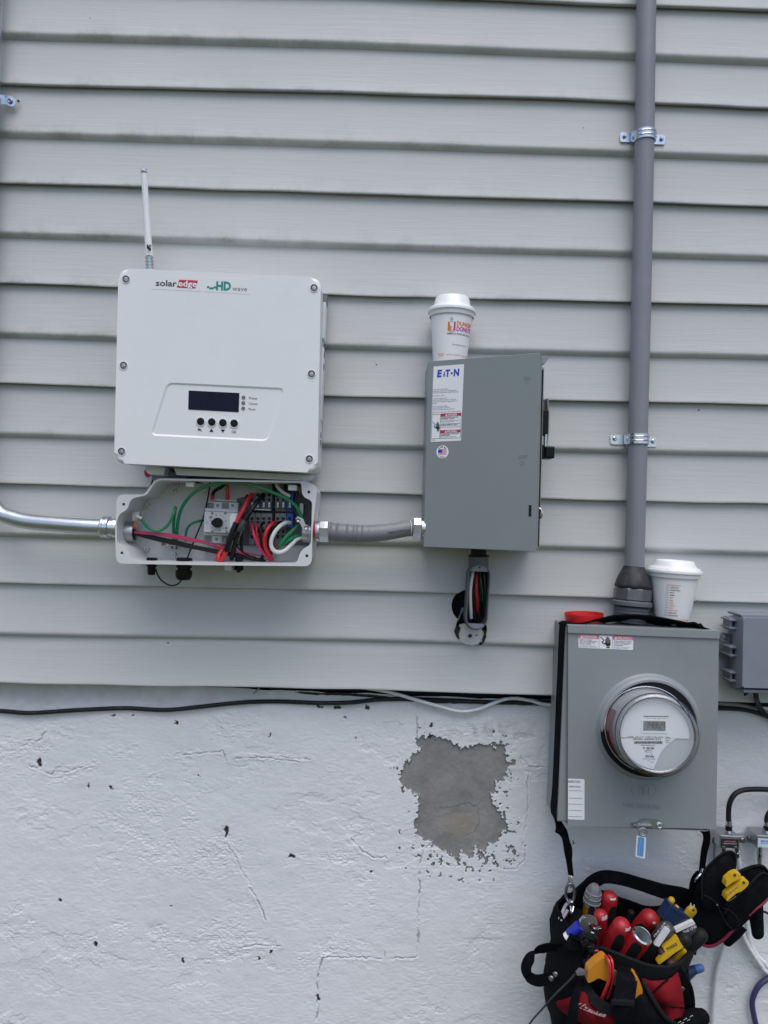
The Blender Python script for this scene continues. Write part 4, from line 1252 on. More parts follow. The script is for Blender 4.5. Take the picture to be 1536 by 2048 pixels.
# cable glands in the floor of the box
def gland(cx, rows, m='black'):
    b_ = NB()
    c0 = f.l(*k2(cx, rows[0][0]), .09)
    prof = []
    for y, r_ in rows:
        z = c0.z - f.l(*k2(cx, y), .09).z
        prof.append((r_ * .3255 / 1045, z))
    lathe(b_, [(0, prof[0][1])] + prof + [(0, prof[-1][1])], axm(c0, V((0, 0, -1))), 18)
    return cb.add('cable_gland', b_, M_[m])
gland(320, [(600, 28), (602, 33), (616, 33), (618, 20), (644, 20), (645, 33), (654, 33), (655, 26), (690, 24), (703, 22), (706, 18)])
gland(519, [(601, 44), (604, 49), (619, 49), (620, 38), (645, 38), (646, 48), (662, 48), (663, 40), (678, 40), (679, 51), (706, 51), (722, 47), (735, 38), (737, 30)])
gland(855, [(602, 24), (618, 24), (620, 20), (646, 20), (647, 30), (676, 29), (680, 14), (690, 12)])
bm = NB(); kb(bm, 764, 640, 808, 678, .10, .07, .001); cb.add('vent_plug', bm, M_['white_in'])
wire('thin_cable', [(343, 668, .09), (352, 700, .09), (375, 736, .09), (410, 762, .09), (445, 771, .09), (480, 760, .09), (502, 735, .09)], .0017, 'wireblack')

# ================================================================== STEEL CONDUIT AT THE LEFT
ec = Thing('steel_conduit', 'shiny galvanised steel conduit bending up the left edge from the wiring box', 'conduit', 120, 1050)
f = ec.f
bm = NB()
tube(bm, f.path([(-4, -420, .034), (-10, -20, .034), (-14, 150, .034), (-25, 500, .036), (-37, 830, .045), (-40, 920, .052), (-30, 985, .060), (-2, 1024, .070), (28, 1037, .076), (62, 1044, .080), (117, 1049, .085), (170, 1052.5, .088), (214, 1054.5, .088)]), .0148, 22, 8)
pipe = ec.add('pipe', bm, M_['emt'])
p0, p1 = f.l(203, 1054, .088), f.l(238, 1056, .088)
ax = p1 - p0; L = ax.length
bm = NB(); lathe(bm, [(.0150, 0), (.0185, .0005), (.0208, .003), (.0208, .006), (.0195, .0065), (.0195, .011), (.0208, .0115), (.0208, .0155), (.018, .0165), (.0172, .018), (.0172, .024), (.0192, .0245), (.0192, .030), (.0175, L), (0, L)], axm(p0, ax), 30)
ec.add('coupling', bm, M_['zinc'])
strapL = Thing('conduit_strap', 'small zinc one hole strap screwed at the upper left edge', 'pipe strap', 14, 205)
f = strapL.f
bm = NB(); prism(bm, rnd(f.poly([(8.5, 189), (24, 193), (31, 199), (32, 207), (25, 214), (8, 208)], .018), .002, 3), -.018, -.0155, .0005)
strap(bm, f.path([(10, 200, .017), (4, 199, .03), (-3, 198, .048), (-14, 197, .0515), (-25, 197, .046), (-31, 198, .03)]), V((0, 0, 1)), .018, .002, 5)
strapL.add('strap_band', bm, M_['zinc'])
bm = NB(); lathe(bm, [(.0052, 0), (.0050, .002), (.0035, .0028), (.001, .0018), (0, .0018)], facing(f.l(20.5, 202.5, .018)), 18)
strapL.add('screw', bm, M_['screw'])
bm = NB(); disc(bm, facing(f.l(37.5, 203, .0105)), .0022, .003, 12)
strapL.add('stray_hole', bm, M_['dark'])

# ================================================================== FLEXIBLE CONDUIT
fx = Thing('flexible_conduit', 'short grey flexible conduit between the wiring box and the grey disconnect box', 'conduit', 743, 1064)
f = fx.f
cen = [(640, 1062.5, .086), (660, 1063.5, .086), (690, 1066, .086), (720, 1067.5, .086), (743, 1067, .086), (775, 1064, .084), (808, 1058.5, .082), (828, 1056, .080)]
cs, par = smooth_path([V(p) for p in f.path(cen)], 14)
bm = NB()
rad = []
for i, t in enumerate(par):
    base = lerp_list([.0172, .0176, .0172, .0168, .0166, .0160, .0152, .0148], t)
    fold = 0.0021 * (1 if i % 3 == 0 else 0) * (0.5 + 0.5 * sin(i * 1.3)) * max(0.12, 1 - max(0, t - 2.5) / 2.5)
    rad.append(base + fold)
tube(bm, cs, rad, 24, 1)
fx.add('tube', bm, M_['flex'], ang=60)
for x0, x1, yc, rr in ((638.5, 658, 1062.8, .0215), (825.5, 843, 1056.2, .0217)):
    a, b_ = f.l(x0, yc, .085), f.l(x1, yc + .4, .085)
    bm = NB(); L = (b_ - a).length
    lathe(bm, [(.012, 0), (rr * .93, 0), (rr, .0018), (rr, L - .0018), (rr * .93, L), (.012, L)], axm(a, b_ - a, V((0, -1, .35))), 8, True)
    fx.add('compression_nut', bm, M_['zinc'], ang=20)
for x0, x1, yc, rr, m in ((632, 639, 1062.6, .0205, 'zinc'), (629.5, 632, 1062.5, .0195, 'redcap'), (843, 850, 1056.5, .0185, 'zinc')):
    a, b_ = f.l(x0, yc, .086), f.l(x1, yc, .086)
    bm = NB(); lathe(bm, [(0, 0), (rr, 0), (rr, (b_ - a).length), (0, (b_ - a).length)], axm(a, b_ - a), 28)
    fx.add('gasket_ring' if m == 'redcap' else 'connector_body', bm, M_[m])
bm = NB()
text(bm, f, 'Southwire TYPE LFNC', 776, 1067, 820, 1062.5, 4.6, .1005, .01)
fx.add('lettering', bm, M_['ink'])
bm = NB(); tube(bm, [f.l(821, 1041.5, .083), f.l(823, 1048, .0972), f.l(823.5, 1056, .0995), f.l(823.5, 1064, .0965), f.l(822, 1072, .083)], .0008, 6, 4)
fx.add('end_ridge', bm, M_['lid'])

# ================================================================== DISCONNECT SWITCH
ds = Thing('disconnect_switch', 'grey steel disconnect box with door ajar and black side handle', 'switch box', 965, 1095, rot=0.2)
f = ds.f
hT, hB = P(856.5, 725, .100), P(847.5, 1093.5, .100)     # hinge edge
rT, rB = P(1080, 702.5, .200), P(1071, 1102, .200)       # free edge
zx = ((hT - hB) + (rT - rB)).normalized()
xx = ((rT - hT) + (rB - hB)); xx = (xx - zx * xx.dot(zx)).normalized()
yy = zx.cross(xx)
door = Frame(Matrix.Translation(hB) @ Matrix((xx, yy, zx)).transposed().to_4x4())
W = (((rT - hT).dot(xx)) + ((rB - hB).dot(xx))) / 2; H = ((hT - hB).dot(zx) + (rT - rB).dot(zx)) / 2
# case behind the door
bm = NB()
cT = f.l(855, 727, .098); cB = f.l(848, 1091, .098); cR = f.l(1084.5, 900, .095)
x0, x1, z0, z1 = (cT.x + cB.x) / 2, cR.x, cB.z, cT.z
prism_h(bm, [(x0, z0), (x1, z0), (x1, z1), (x0, z1)], [[(x0 + .012, z0 + .012), (x1 - .0016, z0 + .006), (x1 - .0016, z1 - .006), (x0 + .012, z1 - .012)]], -.093, -.0915)
box(bm, x0, x0 + .0015, z0, z1, -.092, -.014); box(bm, x1 - .0015, x1, z0, z1, -.092, -.014)
box(bm, x0 + .0016, x1 - .0016, z1 - .0015, z1, -.092, -.014); box(bm, x0 + .0016, x1 - .0016, z0, z0 + .0015, -.092, -.014)
box(bm, x0 + .0016, x1 - .0016, z0 + .0016, z1 - .0016, -.016, -.014)
case = ds.add('case', bm, M_['grey_steel'])
CASE_TOP = z1
bm = NB()
box(bm, x0 + .05, x1 - .04, z0 + .05, z1 - .05, -.06, -.0165, .004)
ds.add('switch_base', bm, M_['black'])
bm = NB()
box(bm, x1 - .0036, x1 - .0016, z0 + .004, z1 - .004, -.0945, -.02, 0)
ds.add('gap_shade_liner', bm, M_['black'])  # black liner added to paint the shade in the gap beside the door
# door: sheet with folded edges
bm = NB()
box(bm, 0, W, 0, H, -.0016, 0, .0012, 3)
ds.add('door', bm, M_['grey_steel'], fr=door)
bm = NB()
box(bm, W - .0045, W - .0002, .0025, H - .0025, .0002, .017, .001); box(bm, .004, W - .006, H - .0025, H - .0006, .0002, .014); box(bm, .004, W - .006, .0006, .0025, .0002, .014); box(bm, .0004, .0022, .004, H - .004, .0002, .012)
ds.add('door_flange', bm, M_['grey_steel'], fr=door, split=True)
def dbox(bm, px0, py0, px1, py1, of, ob, bev=0):
    a, b_ = door.l(px0, py0, of), door.l(px1, py1, of)
    return box(bm, a.x, b_.x, b_.z, a.z, -of, -ob, bev)
bm = NB(); dbox(bm, 1057.5, 1010, 1062.5, 1033, .0019, .001)
ds.add('latch_slot', bm, M_['dark'], fr=door)
oD = .0016
bm = NB()
text(bm, door, 'ON', 1048, 760, 1061.5, 759.5, 7.5, oD, 0, 0, .0006); text(bm, door, 'I', 1053.5, 767, 1055, 767, 5, oD, 0, 0, .0006)
text(bm, door, 'OFF', 1037.5, 917.5, 1054, 917, 7.5, oD, 0, 0, .0006); text(bm, door, 'O', 1040, 930, 1048.5, 929.7, 9, oD, 0, 0, .0006)
ds.add('embossing', bm, M_['grey_steel'], fr=door)
# rating sticker
oS = oD + .0003
bm = NB(); prism(bm, rnd(door.poly([(867.2, 733), (928, 728.3), (921.8, 881.2), (861.2, 884)], oS), .0012, 3), -oS, -oD + .0008)
stk = ds.add('rating_sticker', bm, M_['label'], fr=door)
oP = oS + .00025
bm = NB()
text(bm, door, 'E', 874, 754, 884, 753.2, 13.5, oP, .05, .12); text(bm, door, 'A', 885.5, 753.6, 891, 753.2, 10, oP, .03, .05); text(bm, door, 'T', 891, 753.2, 900.5, 752.4, 13.2, oP, .05, .1)
for k in range(1): 
    c = door.l(903.4, 746.4, oP); disc(bm, facing(c), .0021, .0001, 14)
text(bm, door, 'N', 907, 751.6, 918.5, 750.8, 13.2, oP, .05, .05)
ds.add('lettering', bm, M_['inkblue'], stk, fr=door)
bm = NB()
rows = [(780.5, 'General Duty Safety Switch', 31), (783.8, 'Interrupteur de securite a usage general', 47), (787.0, 'Interruptor de seguridad de servicio general', 51), (793.2, '60 A, 240 V~, 60 Hz', 24),
        (798.6, 'Complete ratings inside', 28), (801.8, "Valeurs nominales completes a l'interieur", 47), (805.2, 'Informacion completa de capacidades en el', 50), (808.6, 'interior', 9), (814.2, 'Further instructions inside', 30), (817.4, "Autres instructions a l'interieur", 35), (820.8, 'Instrucciones adicionales en el interior', 45), (826.2, 'Made in U.S.A. / Fabrique aux E.-U. / Hecho en E.U.A.', 57)]
for y, s_, w_ in rows:
    xx0 = 865.6 - (y - 780) * .03
    text(bm, door, s_, xx0, y, xx0 + w_, y - w_ * .055, 2.5, oP)
ds.add('small_print', bm, M_['greyink'], stk, fr=door)
bm = NB(); ppoly(bm, door, [(881.3, 827.3), (922.8, 825.2), (922.6, 831.3), (881.1, 833.6)], oP); ppoly(bm, door, [(880, 860.5), (921.4, 858.8), (921.2, 864.6), (879.8, 866.8)], oP)
ds.add('warning_band', bm, M_['inkred'], stk, fr=door, split=True)
bm = NB()
text(bm, door, 'DANGER', 895.5, 831.8, 914, 831, 4.2, oP + .0002, .02); text(bm, door, 'PELIGRO', 894.5, 865, 914, 864.2, 4.2, oP + .0002, .02)
ppoly(bm, door, [(892.4, 828.2), (894.8, 831.8), (890.2, 832)], oP + .0002); ppoly(bm, door, [(891.5, 861.4), (893.9, 865), (889.3, 865.2)], oP + .0002)
ds.add('lettering', bm, M_['label'], stk, fr=door)
bm = NB()
def line(bm, fr, x0, y0, x1, y1, wd, o):
    a, b_ = V((x0, y0)), V((x1, y1)); t = (b_ - a).normalized(); n_ = V((-t.y, t.x)) * wd / 2
    ppoly(bm, fr, [tuple(a + n_), tuple(b_ + n_), tuple(b_ - n_), tuple(a - n_)], o)
for q in (((864.3, 829), (881.3, 828.3)), ((864.3, 829), (862.8, 877.5)), ((862.8, 877.5), (920.6, 875.5)), ((920.6, 875.5), (922.6, 830)), ((879.3, 877), (881.2, 829))): line(bm, door, *q[0], *q[1], .55, oP)
sm = [(836.6, 'HAZARDOUS VOLTAGE. WILL CAUSE', .02), (839.2, 'SEVERE INJURY OR DEATH.', .02), (842.6, 'Turn off power supplying this equipment', 0), (845, 'before working inside.', 0), (849.4, 'TENSION DANGEREUSE. PROVOQUE DES', .02), (852, 'BLESSURES GRAVES OU LA MORT.', .02), (855.6, 'Couper le courant avant de travailler', 0), (869.6, 'VOLTAJE PELIGROSO. PUEDE CAUSAR', .02), (872.2, 'LESIONES GRAVES.', .02), (875, 'Desconecte la energia antes', 0)]
for y, s_, bo in sm:
    w_ = min(39, len(s_) * 1.2); xx0 = 882.0 - (y - 836) * .045
    text(bm, door, s_, xx0, y, xx0 + w_, y - w_ * .045, 2.0, oP, bo)
text(bm, door, '80-7935', 863, 881.4, 869, 881.1, 2.2, oP)
def hand_sign(bm, fr, x0, y0, x1, y1, o):
    """shock pictogram: open hand and bent arrow, unit square mapped to a photo rectangle"""
    m_ = lambda L: [(x0 + (x1 - x0) * a, y0 + (y1 - y0) * b_) for a, b_ in L]
    for a, t, b_ in ((.50, .22, .58), (.60, .06, .58), (.70, .02, .58), (.80, .12, .58), (.90, .28, .6)):
        ppoly(bm, fr, m_([(a - .04, t + .03), (a, t), (a + .035, t + .03), (a + .04, b_), (a - .04, b_)]), o)
    ppoly(bm, fr, m_([(.46, .56), (.95, .58), (.93, .76), (.82, .86), (.6, .86), (.5, .74), (.34, .62), (.36, .56)]), o)
    ppoly(bm, fr, m_([(.58, .9), (.86, .9), (.88, 1.0), (.56, 1.0)]), o)
    ppoly(bm, fr, m_([(.0, .02), (.34, .28), (.36, .42), (.22, .5), (.42, .66), (.36, .7), (.12, .52), (.13, .47), (.28, .38), (.27, .31), (.0, .1)]), o)
hand_sign(bm, door, 865.5, 843, 880, 862.5, oP)
ds.add('small_print', bm, M_['ink'], stk, fr=door)
# round flag sticker
c = door.l(884.8, 904, oS)
rr = (door.l(897, 904, oS) - door.l(872.7, 904, oS)).length / 2
bm = NB(); disc(bm, facing(c + V((0, .0004, 0))), rr, .0005, 36)
fl_ = ds.add('round_sticker', bm, M_['label'], fr=door)
bm = NB()
for k in range(7):
    y = 900.2 + k * 1.75
    if k < 4: line(bm, door, 884.6, y - 1.6, 893.2, y - 2.3, .95, oP)
    else: line(bm, door, 876.5, y - 1.0, 893, y - 2.2, .95, oP)
ds.add('flag_stripes', bm, M_['inkpink'], fl_, fr=door)
bm = NB(); ppoly(bm, door, [(876.3, 899.4), (884.6, 898.5), (884.3, 905.2), (876.1, 906)], oP)
ds.add('flag_canton', bm, M_['inkblue'], fl_, fr=door)
bm = NB()
for s_, a0_, a1_, sg in (('MADE IN', 140, 40, 1), ('U.S.A.', 238, 302, -1)):
    n_ = len(s_)
    for i, ch in enumerate(s_):
        if ch == ' ': continue
        a = R(a0_ + (a1_ - a0_) * (i + .5) / n_)
        cx, cy = 884.8 + 9.6 * cos(a), 904 - 9.6 * 1.06 * sin(a)
        t = V((sin(a), cos(a))) * sg
        up_ = V((cos(a), -sin(a))) * sg
        bx, by = cx - up_.x * 1.4, cy - up_.y * 1.4
        text(bm, door, ch, bx - t.x * 1.1, by - t.y * 1.1, bx + t.x * 1.1, by + t.y * 1.1, 3.0, oP, .03)
ds.add('lettering', bm, M_['ink'], fl_, fr=door)
# handle on the right flank
xr = x1 + .0005
def hz(py, d=.06): return f.l(1095, py, d).z
bm = NB()
box(bm, xr - .001, xr + .012, hz(872), hz(824), -.088, -.05, .002)
hd = ds.add('handle_hub', bm, M_['black'])
bm = NB()
prism(bm, [(xr + .010, hz(800)), (xr + .0125, hz(800)), (xr + .0150, hz(830)), (xr + .0152, hz(862)), (xr + .0125, hz(897)), (xr + .010, hz(897)), (xr + .0120, hz(862)), (xr + .0120, hz(830))], -.080, -.054)
prism(bm, [(xr + .002, hz(826)), (xr + .0145, hz(826)), (xr + .0125, hz(800))], -.060, -.057)
ds.add('lever_plate', bm, M_['grey_steel'], hd, split=True)
bm = NB()
box(bm, xr + .006, xr + .0255, hz(919), hz(895), -.090, -.055, .003, 3)
prism(bm, [(xr - .001, hz(890)), (xr + .006, hz(895)), (xr + .007, hz(919)), (xr - .001, hz(902))], -.085, -.062)
ds.add('lever_grip', bm, M_['black'], hd, split=True)
bm = NB(); box(bm, xr + .0065, xr + .0085, hz(896), hz(872), -.089, -.070)
ds.add('lever_link', bm, M_['zinc'], hd)
bm = NB(); prism(bm, [(xr - .004, hz(733)), (xr + .002, hz(733)), (xr + .0095, hz(722)), (xr - .004, hz(720))], -.088, -.06)
ds.add('top_catch', bm, M_['grey_steel'])
bm = NB(); tube(bm, [V((xr - .004, -.094, hz(1018))), V((xr + .001, -.096, hz(1022))), V((xr + .001, -.096, hz(1034))), V((xr - .004, -.094, hz(1040)))], .0022, 10, 5)
ds.add('door_latch', bm, M_['chrome'])

# ================================================================== CONDUIT BODY BELOW THE DISCONNECT
lb = Thing('conduit_elbow', 'open grey conduit elbow with wires showing beside the round hole', 'conduit body', 955, 1180, rot=1.2)
f = lb.f
oFR = .072
def oval(cx0, cy0, cx1, cy1, r, o, n=12):
    a, b_ = f.l(cx0, cy0, o), f.l(cx1, cy1, o)
    rr_ = r
    L_ = []
    d_ = V((b_.x - a.x, b_.z - a.z)).normalized(); n_ = V((-d_.y, d_.x))
    for i in range(n + 1):
        t = pi * i / n
        q = V((a.x, a.z)) + (n_ * cos(t) - d_ * sin(t)) * rr_; L_.append((q.x, q.y))
    for i in range(n + 1):
        t = pi * i / n
        q = V((b_.x, b_.z)) + (-n_ * cos(t) + d_ * sin(t)) * rr_; L_.append((q.x, q.y))
    return L_
RO = .0215
out_ = oval(959, 1151, 953.5, 1237, RO, oFR)
inn = oval(959, 1151, 953.5, 1237, RO - .0020, oFR)
bm = NB(); prism_h(bm, out_, [inn], -oFR, -oFR + .004)
wall_loop(bm, oval(959, 1151, 953.5, 1237, RO - .0006, oFR), -oFR + .003, -.022, .97)
wi = wall_loop(bm, inn, -oFR + .0005, -.028, .95)
bm.faces.new(wi)
lbs = lb.add('elbow_shell', bm, M_['pvc_dark'])
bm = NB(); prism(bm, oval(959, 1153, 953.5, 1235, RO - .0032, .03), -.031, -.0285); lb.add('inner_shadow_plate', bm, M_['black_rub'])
bm = NB()
for (cx, cy), (ex, ey) in (((959, 1138.5), (0, 0)), ((953.2, 1252), (0, 0))):
    c = f.l(cx, cy, oFR - .001)
    s_ = 1 if cy < 1200 else -1
    L_ = []
    for i in range(13):
        t = pi * i / 12
        L_.append((c.x + cos(t) * .0165, c.z - s_ * .0045 + s_ * sin(t) * .0125))
    prism(bm, L_, -oFR + .0012, -oFR + .0035)
lb.add('screw_tab', bm, M_['pvc'], lbs, split=True)
bm = NB()
for cx, cy in ((959, 1135), (953.5, 1259)):
    disc(bm, facing(f.l(cx, cy, oFR - .001)), .0018, .0003, 12)
lb.add('screw_hole', bm, M_['dark'], lbs, split=True)
# neck up into the disconnect
a, b_ = f.l(957, 1136, .046), f.l(957.5, 1100, .046)
L = (b_ - a).length
bm = NB(); lathe(bm, [(0, -.004), (.0200, -.004), (.0196, L * .62), (.0196, L * .64), (0, L * .66)], axm(a, b_ - a), 28)
lb.add('neck', bm, M_['pvc_dark'])
bm = NB(); lathe(bm, [(.015, L * .62), (.0205, L * .62), (.0208, L * .72), (.0155, L * .74), (.0155, L * 1.05)], axm(a, b_ - a), 12)
lb.add('locknut', bm, M_['black'], ang=20)
a, b_ = f.l(951, 1240, .03), f.l(951, 1240, -.04)
bm = NB(); lathe(bm, [(0, 0), (.0205, 0), (.0205, .05), (0, .05)], axm(a, V((0, 1, 0))), 28)
lb.add('rear_stub', bm, M_['pvc_dark'])
for m, pts, r_ in (('wirewhite', [(948, 1135, .044), (944.5, 1150, .052), (941, 1175, .057), (940.5, 1200, .056), (941.5, 1222, .050), (942, 1236, .043)], .0036), ('redplastic', [(954, 1135, .034), (953, 1160, .044), (953, 1185, .048), (955, 1205, .046), (954, 1224, .036)], .0044), ('green', [(958.5, 1135, .034), (961, 1155, .042), (964.5, 1180, .045), (965, 1202, .042), (960, 1225, .03)], .0012), ('wireblack', [(968, 1135, .045), (970, 1165, .05), (971, 1200, .05), (965, 1230, .04)], .0050), ('wireblack', [(948, 1138, .040), (947, 1190, .042), (950, 1240, .038)], .0052), ('wireblack', [(961, 1138, .036), (960, 1190, .038), (957, 1245, .034)], .0060), ('wireblack', [(969, 1140, .036), (968, 1190, .038), (962, 1240, .034)], .0060), ('wireblack', [(953, 1140, .034), (952, 1190, .036), (952, 1245, .032)], .0055)):  # red wire takes a deeper red, standing in for shade inside the elbow
    bm = NB(); tube(bm, f.path(pts), r_, 12, 6)
    lb.add('wire', bm, M_[m])
bm = NB(); tube(bm, f.path([(929, 1216, .0), (921, 1228, .012), (917, 1240, .018)]), .0012, 6, 4); tube(bm, f.path([(923, 1226, -.006), (926, 1216, -.01)]), .003, 8, 2)
lb.add('stub_wire', bm, M_['greycable'], split=True)

# ================================================================== VERTICAL PVC CONDUIT
vp = Thing('plastic_conduit', 'tall grey plastic conduit rising up the wall from the meter box', 'conduit', 1268, 1232, rot=0.0)
f = vp.f
PC = [(1304, -420), (1293, -10), (1289, 270), (1282.5, 600), (1275.5, 880), (1268.5, 1150)]
bm = NB(); tube(bm, f.path([(x, y, .037) for x, y in PC]), .0192, 28, 4)
vp.add('pipe', bm, M_['pvc'])
a, b_ = f.l(1262, 1236, .042), f.l(1268.5, 1135, .037)
L = (b_ - a).length
def pr_(rows): return [(r_ / 1012, L * (1236 - y) / 101) for r_, y in rows]
bm = NB(); lathe(bm, pr_([(34, 1176), (36.5, 1173), (36, 1169), (34.5, 1163), (32, 1157), (29, 1150), (26.5, 1145), (24, 1141), (22.5, 1137), (21, 1133), (0, 1132)]), axm(a, b_ - a), 36)
for v in bm.verts:
    q_ = float(vnoise(np.array([v.co.x * 150 + 9]), np.array([v.co.z * 210 + v.co.y * 130]))[0]) - .5
    v.co.y += q_ * .005; v.co.x += q_ * .003
vp.add('sealant_boot', bm, M_['boot'], ang=60)
bm = NB(); lathe(bm, pr_([(0, 1200.5), (36, 1200.5), (37.5, 1199), (37.5, 1178.5), (36, 1177), (0, 1177)]), axm(a, b_ - a, V((.2, -1, 0))), 8)
vp.add('hub_nut', bm, mat('scuffed_grey_metal_nut', (0.13, 0.14, 0.155), 0.4, 0.5, var=0.25, vs_=60, dirt=0.5, dcol=(0.32, 0.33, 0.34), dscale=70), ang=20)
bm = NB(); lathe(bm, pr_([(0, 1213), (36, 1213), (39.5, 1211), (39.5, 1204), (37, 1202), (34, 1201), (0, 1201)]), axm(a, b_ - a), 30)
vp.add('lock_ring', bm, M_['pvc_dark'])
rows = [(0, 1245)]
for k in range(5):
    y = 1245 - k * 6.2
    rows += [(34.5, y), (34.5, y - 3.4), (33, y - 4.2), (33, y - 5.6)]
bm = NB(); lathe(bm, pr_(rows + [(0, 1213.5)]), axm(a, b_ - a), 30)
vp.add('threaded_hub', bm, M_['pvc_dark'])
for k, (cy, lx0, lx1, rx0, rx1, cxp, lab) in enumerate(((267, 1240.6, 1270, 1305, 1330, 1289.5, 'zinc two hole strap high on the grey plastic conduit'), (872, 1221, 1252, 1287, 1313, 1275.5, 'zinc two hole strap low on the plastic conduit beside the switch handle'))):
    s_ = Thing('conduit_strap', lab, 'pipe strap', cxp, cy, group='two hole straps on the plastic conduit')
    f = s_.f
    dl = .0145
    bm = NB()
    bm2 = prism(bm, rnd(f.poly([(lx0, cy - 2.5), (lx1, cy - 1.5), (lx1, cy + 17.5), (lx0, cy + 16.5)], dl), .0035, 4), -dl, -dl + .0022, .0005)
    prism(bm, rnd(f.poly([(rx0, cy + 2), (rx1, cy + 3), (rx1, cy + 22), (rx0, cy + 21)], dl), .0035, 4), -dl, -dl + .0022, .0005)
    s_.add('ear', bm, M_['zinc'], split=True)
    cc = f.l(cxp, cy + 7, .037)
    L1 = f.l(lx1 - 1, cy + 7, dl); R1 = f.l(rx0 + 1, cy + 11, dl)
    ptsA = [L1 + V((-.002, .0004, 0)), V((cc.x - .0212, -.022, L1.z))]
    for i in range(9):
        t = pi - pi * i / 8
        ptsA.append(V((cc.x + cos(t) * .0208, -.037 - sin(t) * .0208, cc.z)))
    ptsA += [V((cc.x + .0212, -.022, R1.z)), R1 + V((.002, .0004, 0))]
    bm = NB(); strap(bm, ptsA, V((0, 0, 1)), .0195, .0022, 4)
    bd = s_.add('band', bm, M_['zinc'], ang=40)
    bm = NB()
    for dz in (.0045, -.0035):
        tube(bm, [V((cc.x + cos(pi - pi * i / 10) * .0220, -.037 - sin(pi - pi * i / 10) * .0220, cc.z + dz)) for i in range(1, 10)], .0016, 8, 3)
    s_.add('pressed_rib', bm, M_['chrome'], bd, split=True)
    for sx, sy in ((lx0 + 8.5, cy + 5.5), (rx1 - 7, cy + 11)):
        bm = NB(); lathe(bm, [(.0046, 0), (.0044, .0022), (.0030, .0034), (0, .0034)], facing(f.l(sx, sy, dl)), 18)
        sc_ = s_.add('screw', bm, M_['zinc'])
        c = f.l(sx, sy, dl + .0035)
        bm = NB(); box(bm, c.x - .0024, c.x + .0024, c.z - .0005, c.z + .0005, c.y - .0003, c.y + .001); box(bm, c.x - .0005, c.x + .0005, c.z - .0024, c.z + .0024, c.y - .00035, c.y + .001)
        s_.add('cross_slot', bm, M_['dark'], sc_, split=True)

# ================================================================== METER BOX
mb = Thing('meter_box', 'large grey steel meter box with a round collar and danger label on the white foundation', 'meter box', 1285, 1655, rot=1.2)
f = mb.f
MF = 0.100
cx0, cz1 = f.xz(1136.5, 1251, MF); 
q0 = f.xz(1136.5, 1251, MF); q1 = f.xz(1438, 1262, MF); q2 = f.xz(1432.5, 1658, MF); q3 = f.xz(1135.4, 1652, MF)
cover_poly = [q3, q2, q1, q0]
bx0, bx1 = q0[0] - .0035, q1[0] - .016
bz0, bz1 = q3[1] + .004, q0[1] - .002
bm = NB()
box(bm, bx0, bx1, bz0, bz1, -.092, -.001, .003)
mb.add('case', bm, M_['grey_meter'])
for sx_ in (bx0 + .05, bx1 - .05):
    bm = NB(); box(bm, sx_ - .012, sx_ + .012, bz0 + .03, bz1 - .02, -.0008, .036, .001); mb.add('mounting_rail', bm, M_['grey_meter'])
CC = f.l(1297, 1454, MF)
RC = .0985
bm = NB()
prism_h(bm, cover_poly, [[(CC.x + .090 * cos(2 * pi * i / 48), CC.z + .090 * sin(2 * pi * i / 48)) for i in range(48)]], -MF, -.0985)
cov_ = mb.add('cover', bm, M_['grey_meter'], ang=25)
bm = NB()
box(bm, q3[0] + .0002, q3[0] + .0018, q3[1] + .001, q0[1] - .001, -.0984, -.086); box(bm, q1[0] - .0055, q1[0] - .0035, q3[1] + .001, q0[1] - .002, -.0984, -.080); box(bm, q3[0] + .002, q1[0] - .007, q3[1] + .0002, q3[1] + .0018, -.0984, -.086)
mb.add('cover_flange', bm, M_['grey_meter'], cov_, split=True)
bm = NB(); prism(bm, f.poly([(1136, 1249.5), (1440, 1261.5), (1439.5, 1278), (1136, 1266)], MF + .004), -MF - .004, -.060, .0008)
mb.add('top_lip', bm, M_['grey_meter'])
bm = NB()
lathe(bm, [(.088, -.002), (.104, -.0005), (.1005, .0012), (.0985, .0050), (.0965, .0105), (.0935, .0125), (.0895, .0125), (.0880, .0105), (.0880, -.002)], facing(CC), 64)
mb.add('collar', bm, M_['grey_meter'], cov_, ang=40)
BL = mb.o['label']
bm = NB()
def embo(fr, poly, h_=.0012): prism(bm, fr.poly(poly, MF), -MF - h_, -MF + .0003, .0003, 1)
for x in (1277, 1288): 
    embo(f, [(x, 1570), (x + 3, 1570), (x + 3, 1589), (x, 1589)])
    tube(bm, f.path([(x + 1.5, 1576, MF + .0002), (x + 5, 1572.5, MF + .0004), (x + 9, 1575, MF + .0004), (x + 9.5, 1588, MF + .0002)]), .0012, 6, 5)
for sg in (-1, 1):
    tube(bm, f.path([(1288 + sg * 14, 1566, MF), (1288 + sg * 22, 1573, MF), (1288 + sg * 24, 1581, MF), (1288 + sg * 19, 1590, MF)]), .0012, 6, 5)
tube(bm, f.path([(1282, 1566, MF), (1288, 1563.5, MF), (1296, 1564, MF), (1303, 1568, MF)]), .0012, 6, 5)
text(bm, f, 'MILBANK', 1247, 1614, 1322, 1617.5, 8.4, MF, 0, 0, .0012)
mb.add('embossing', bm, M_['grey_meter'], cov_, ang=20)
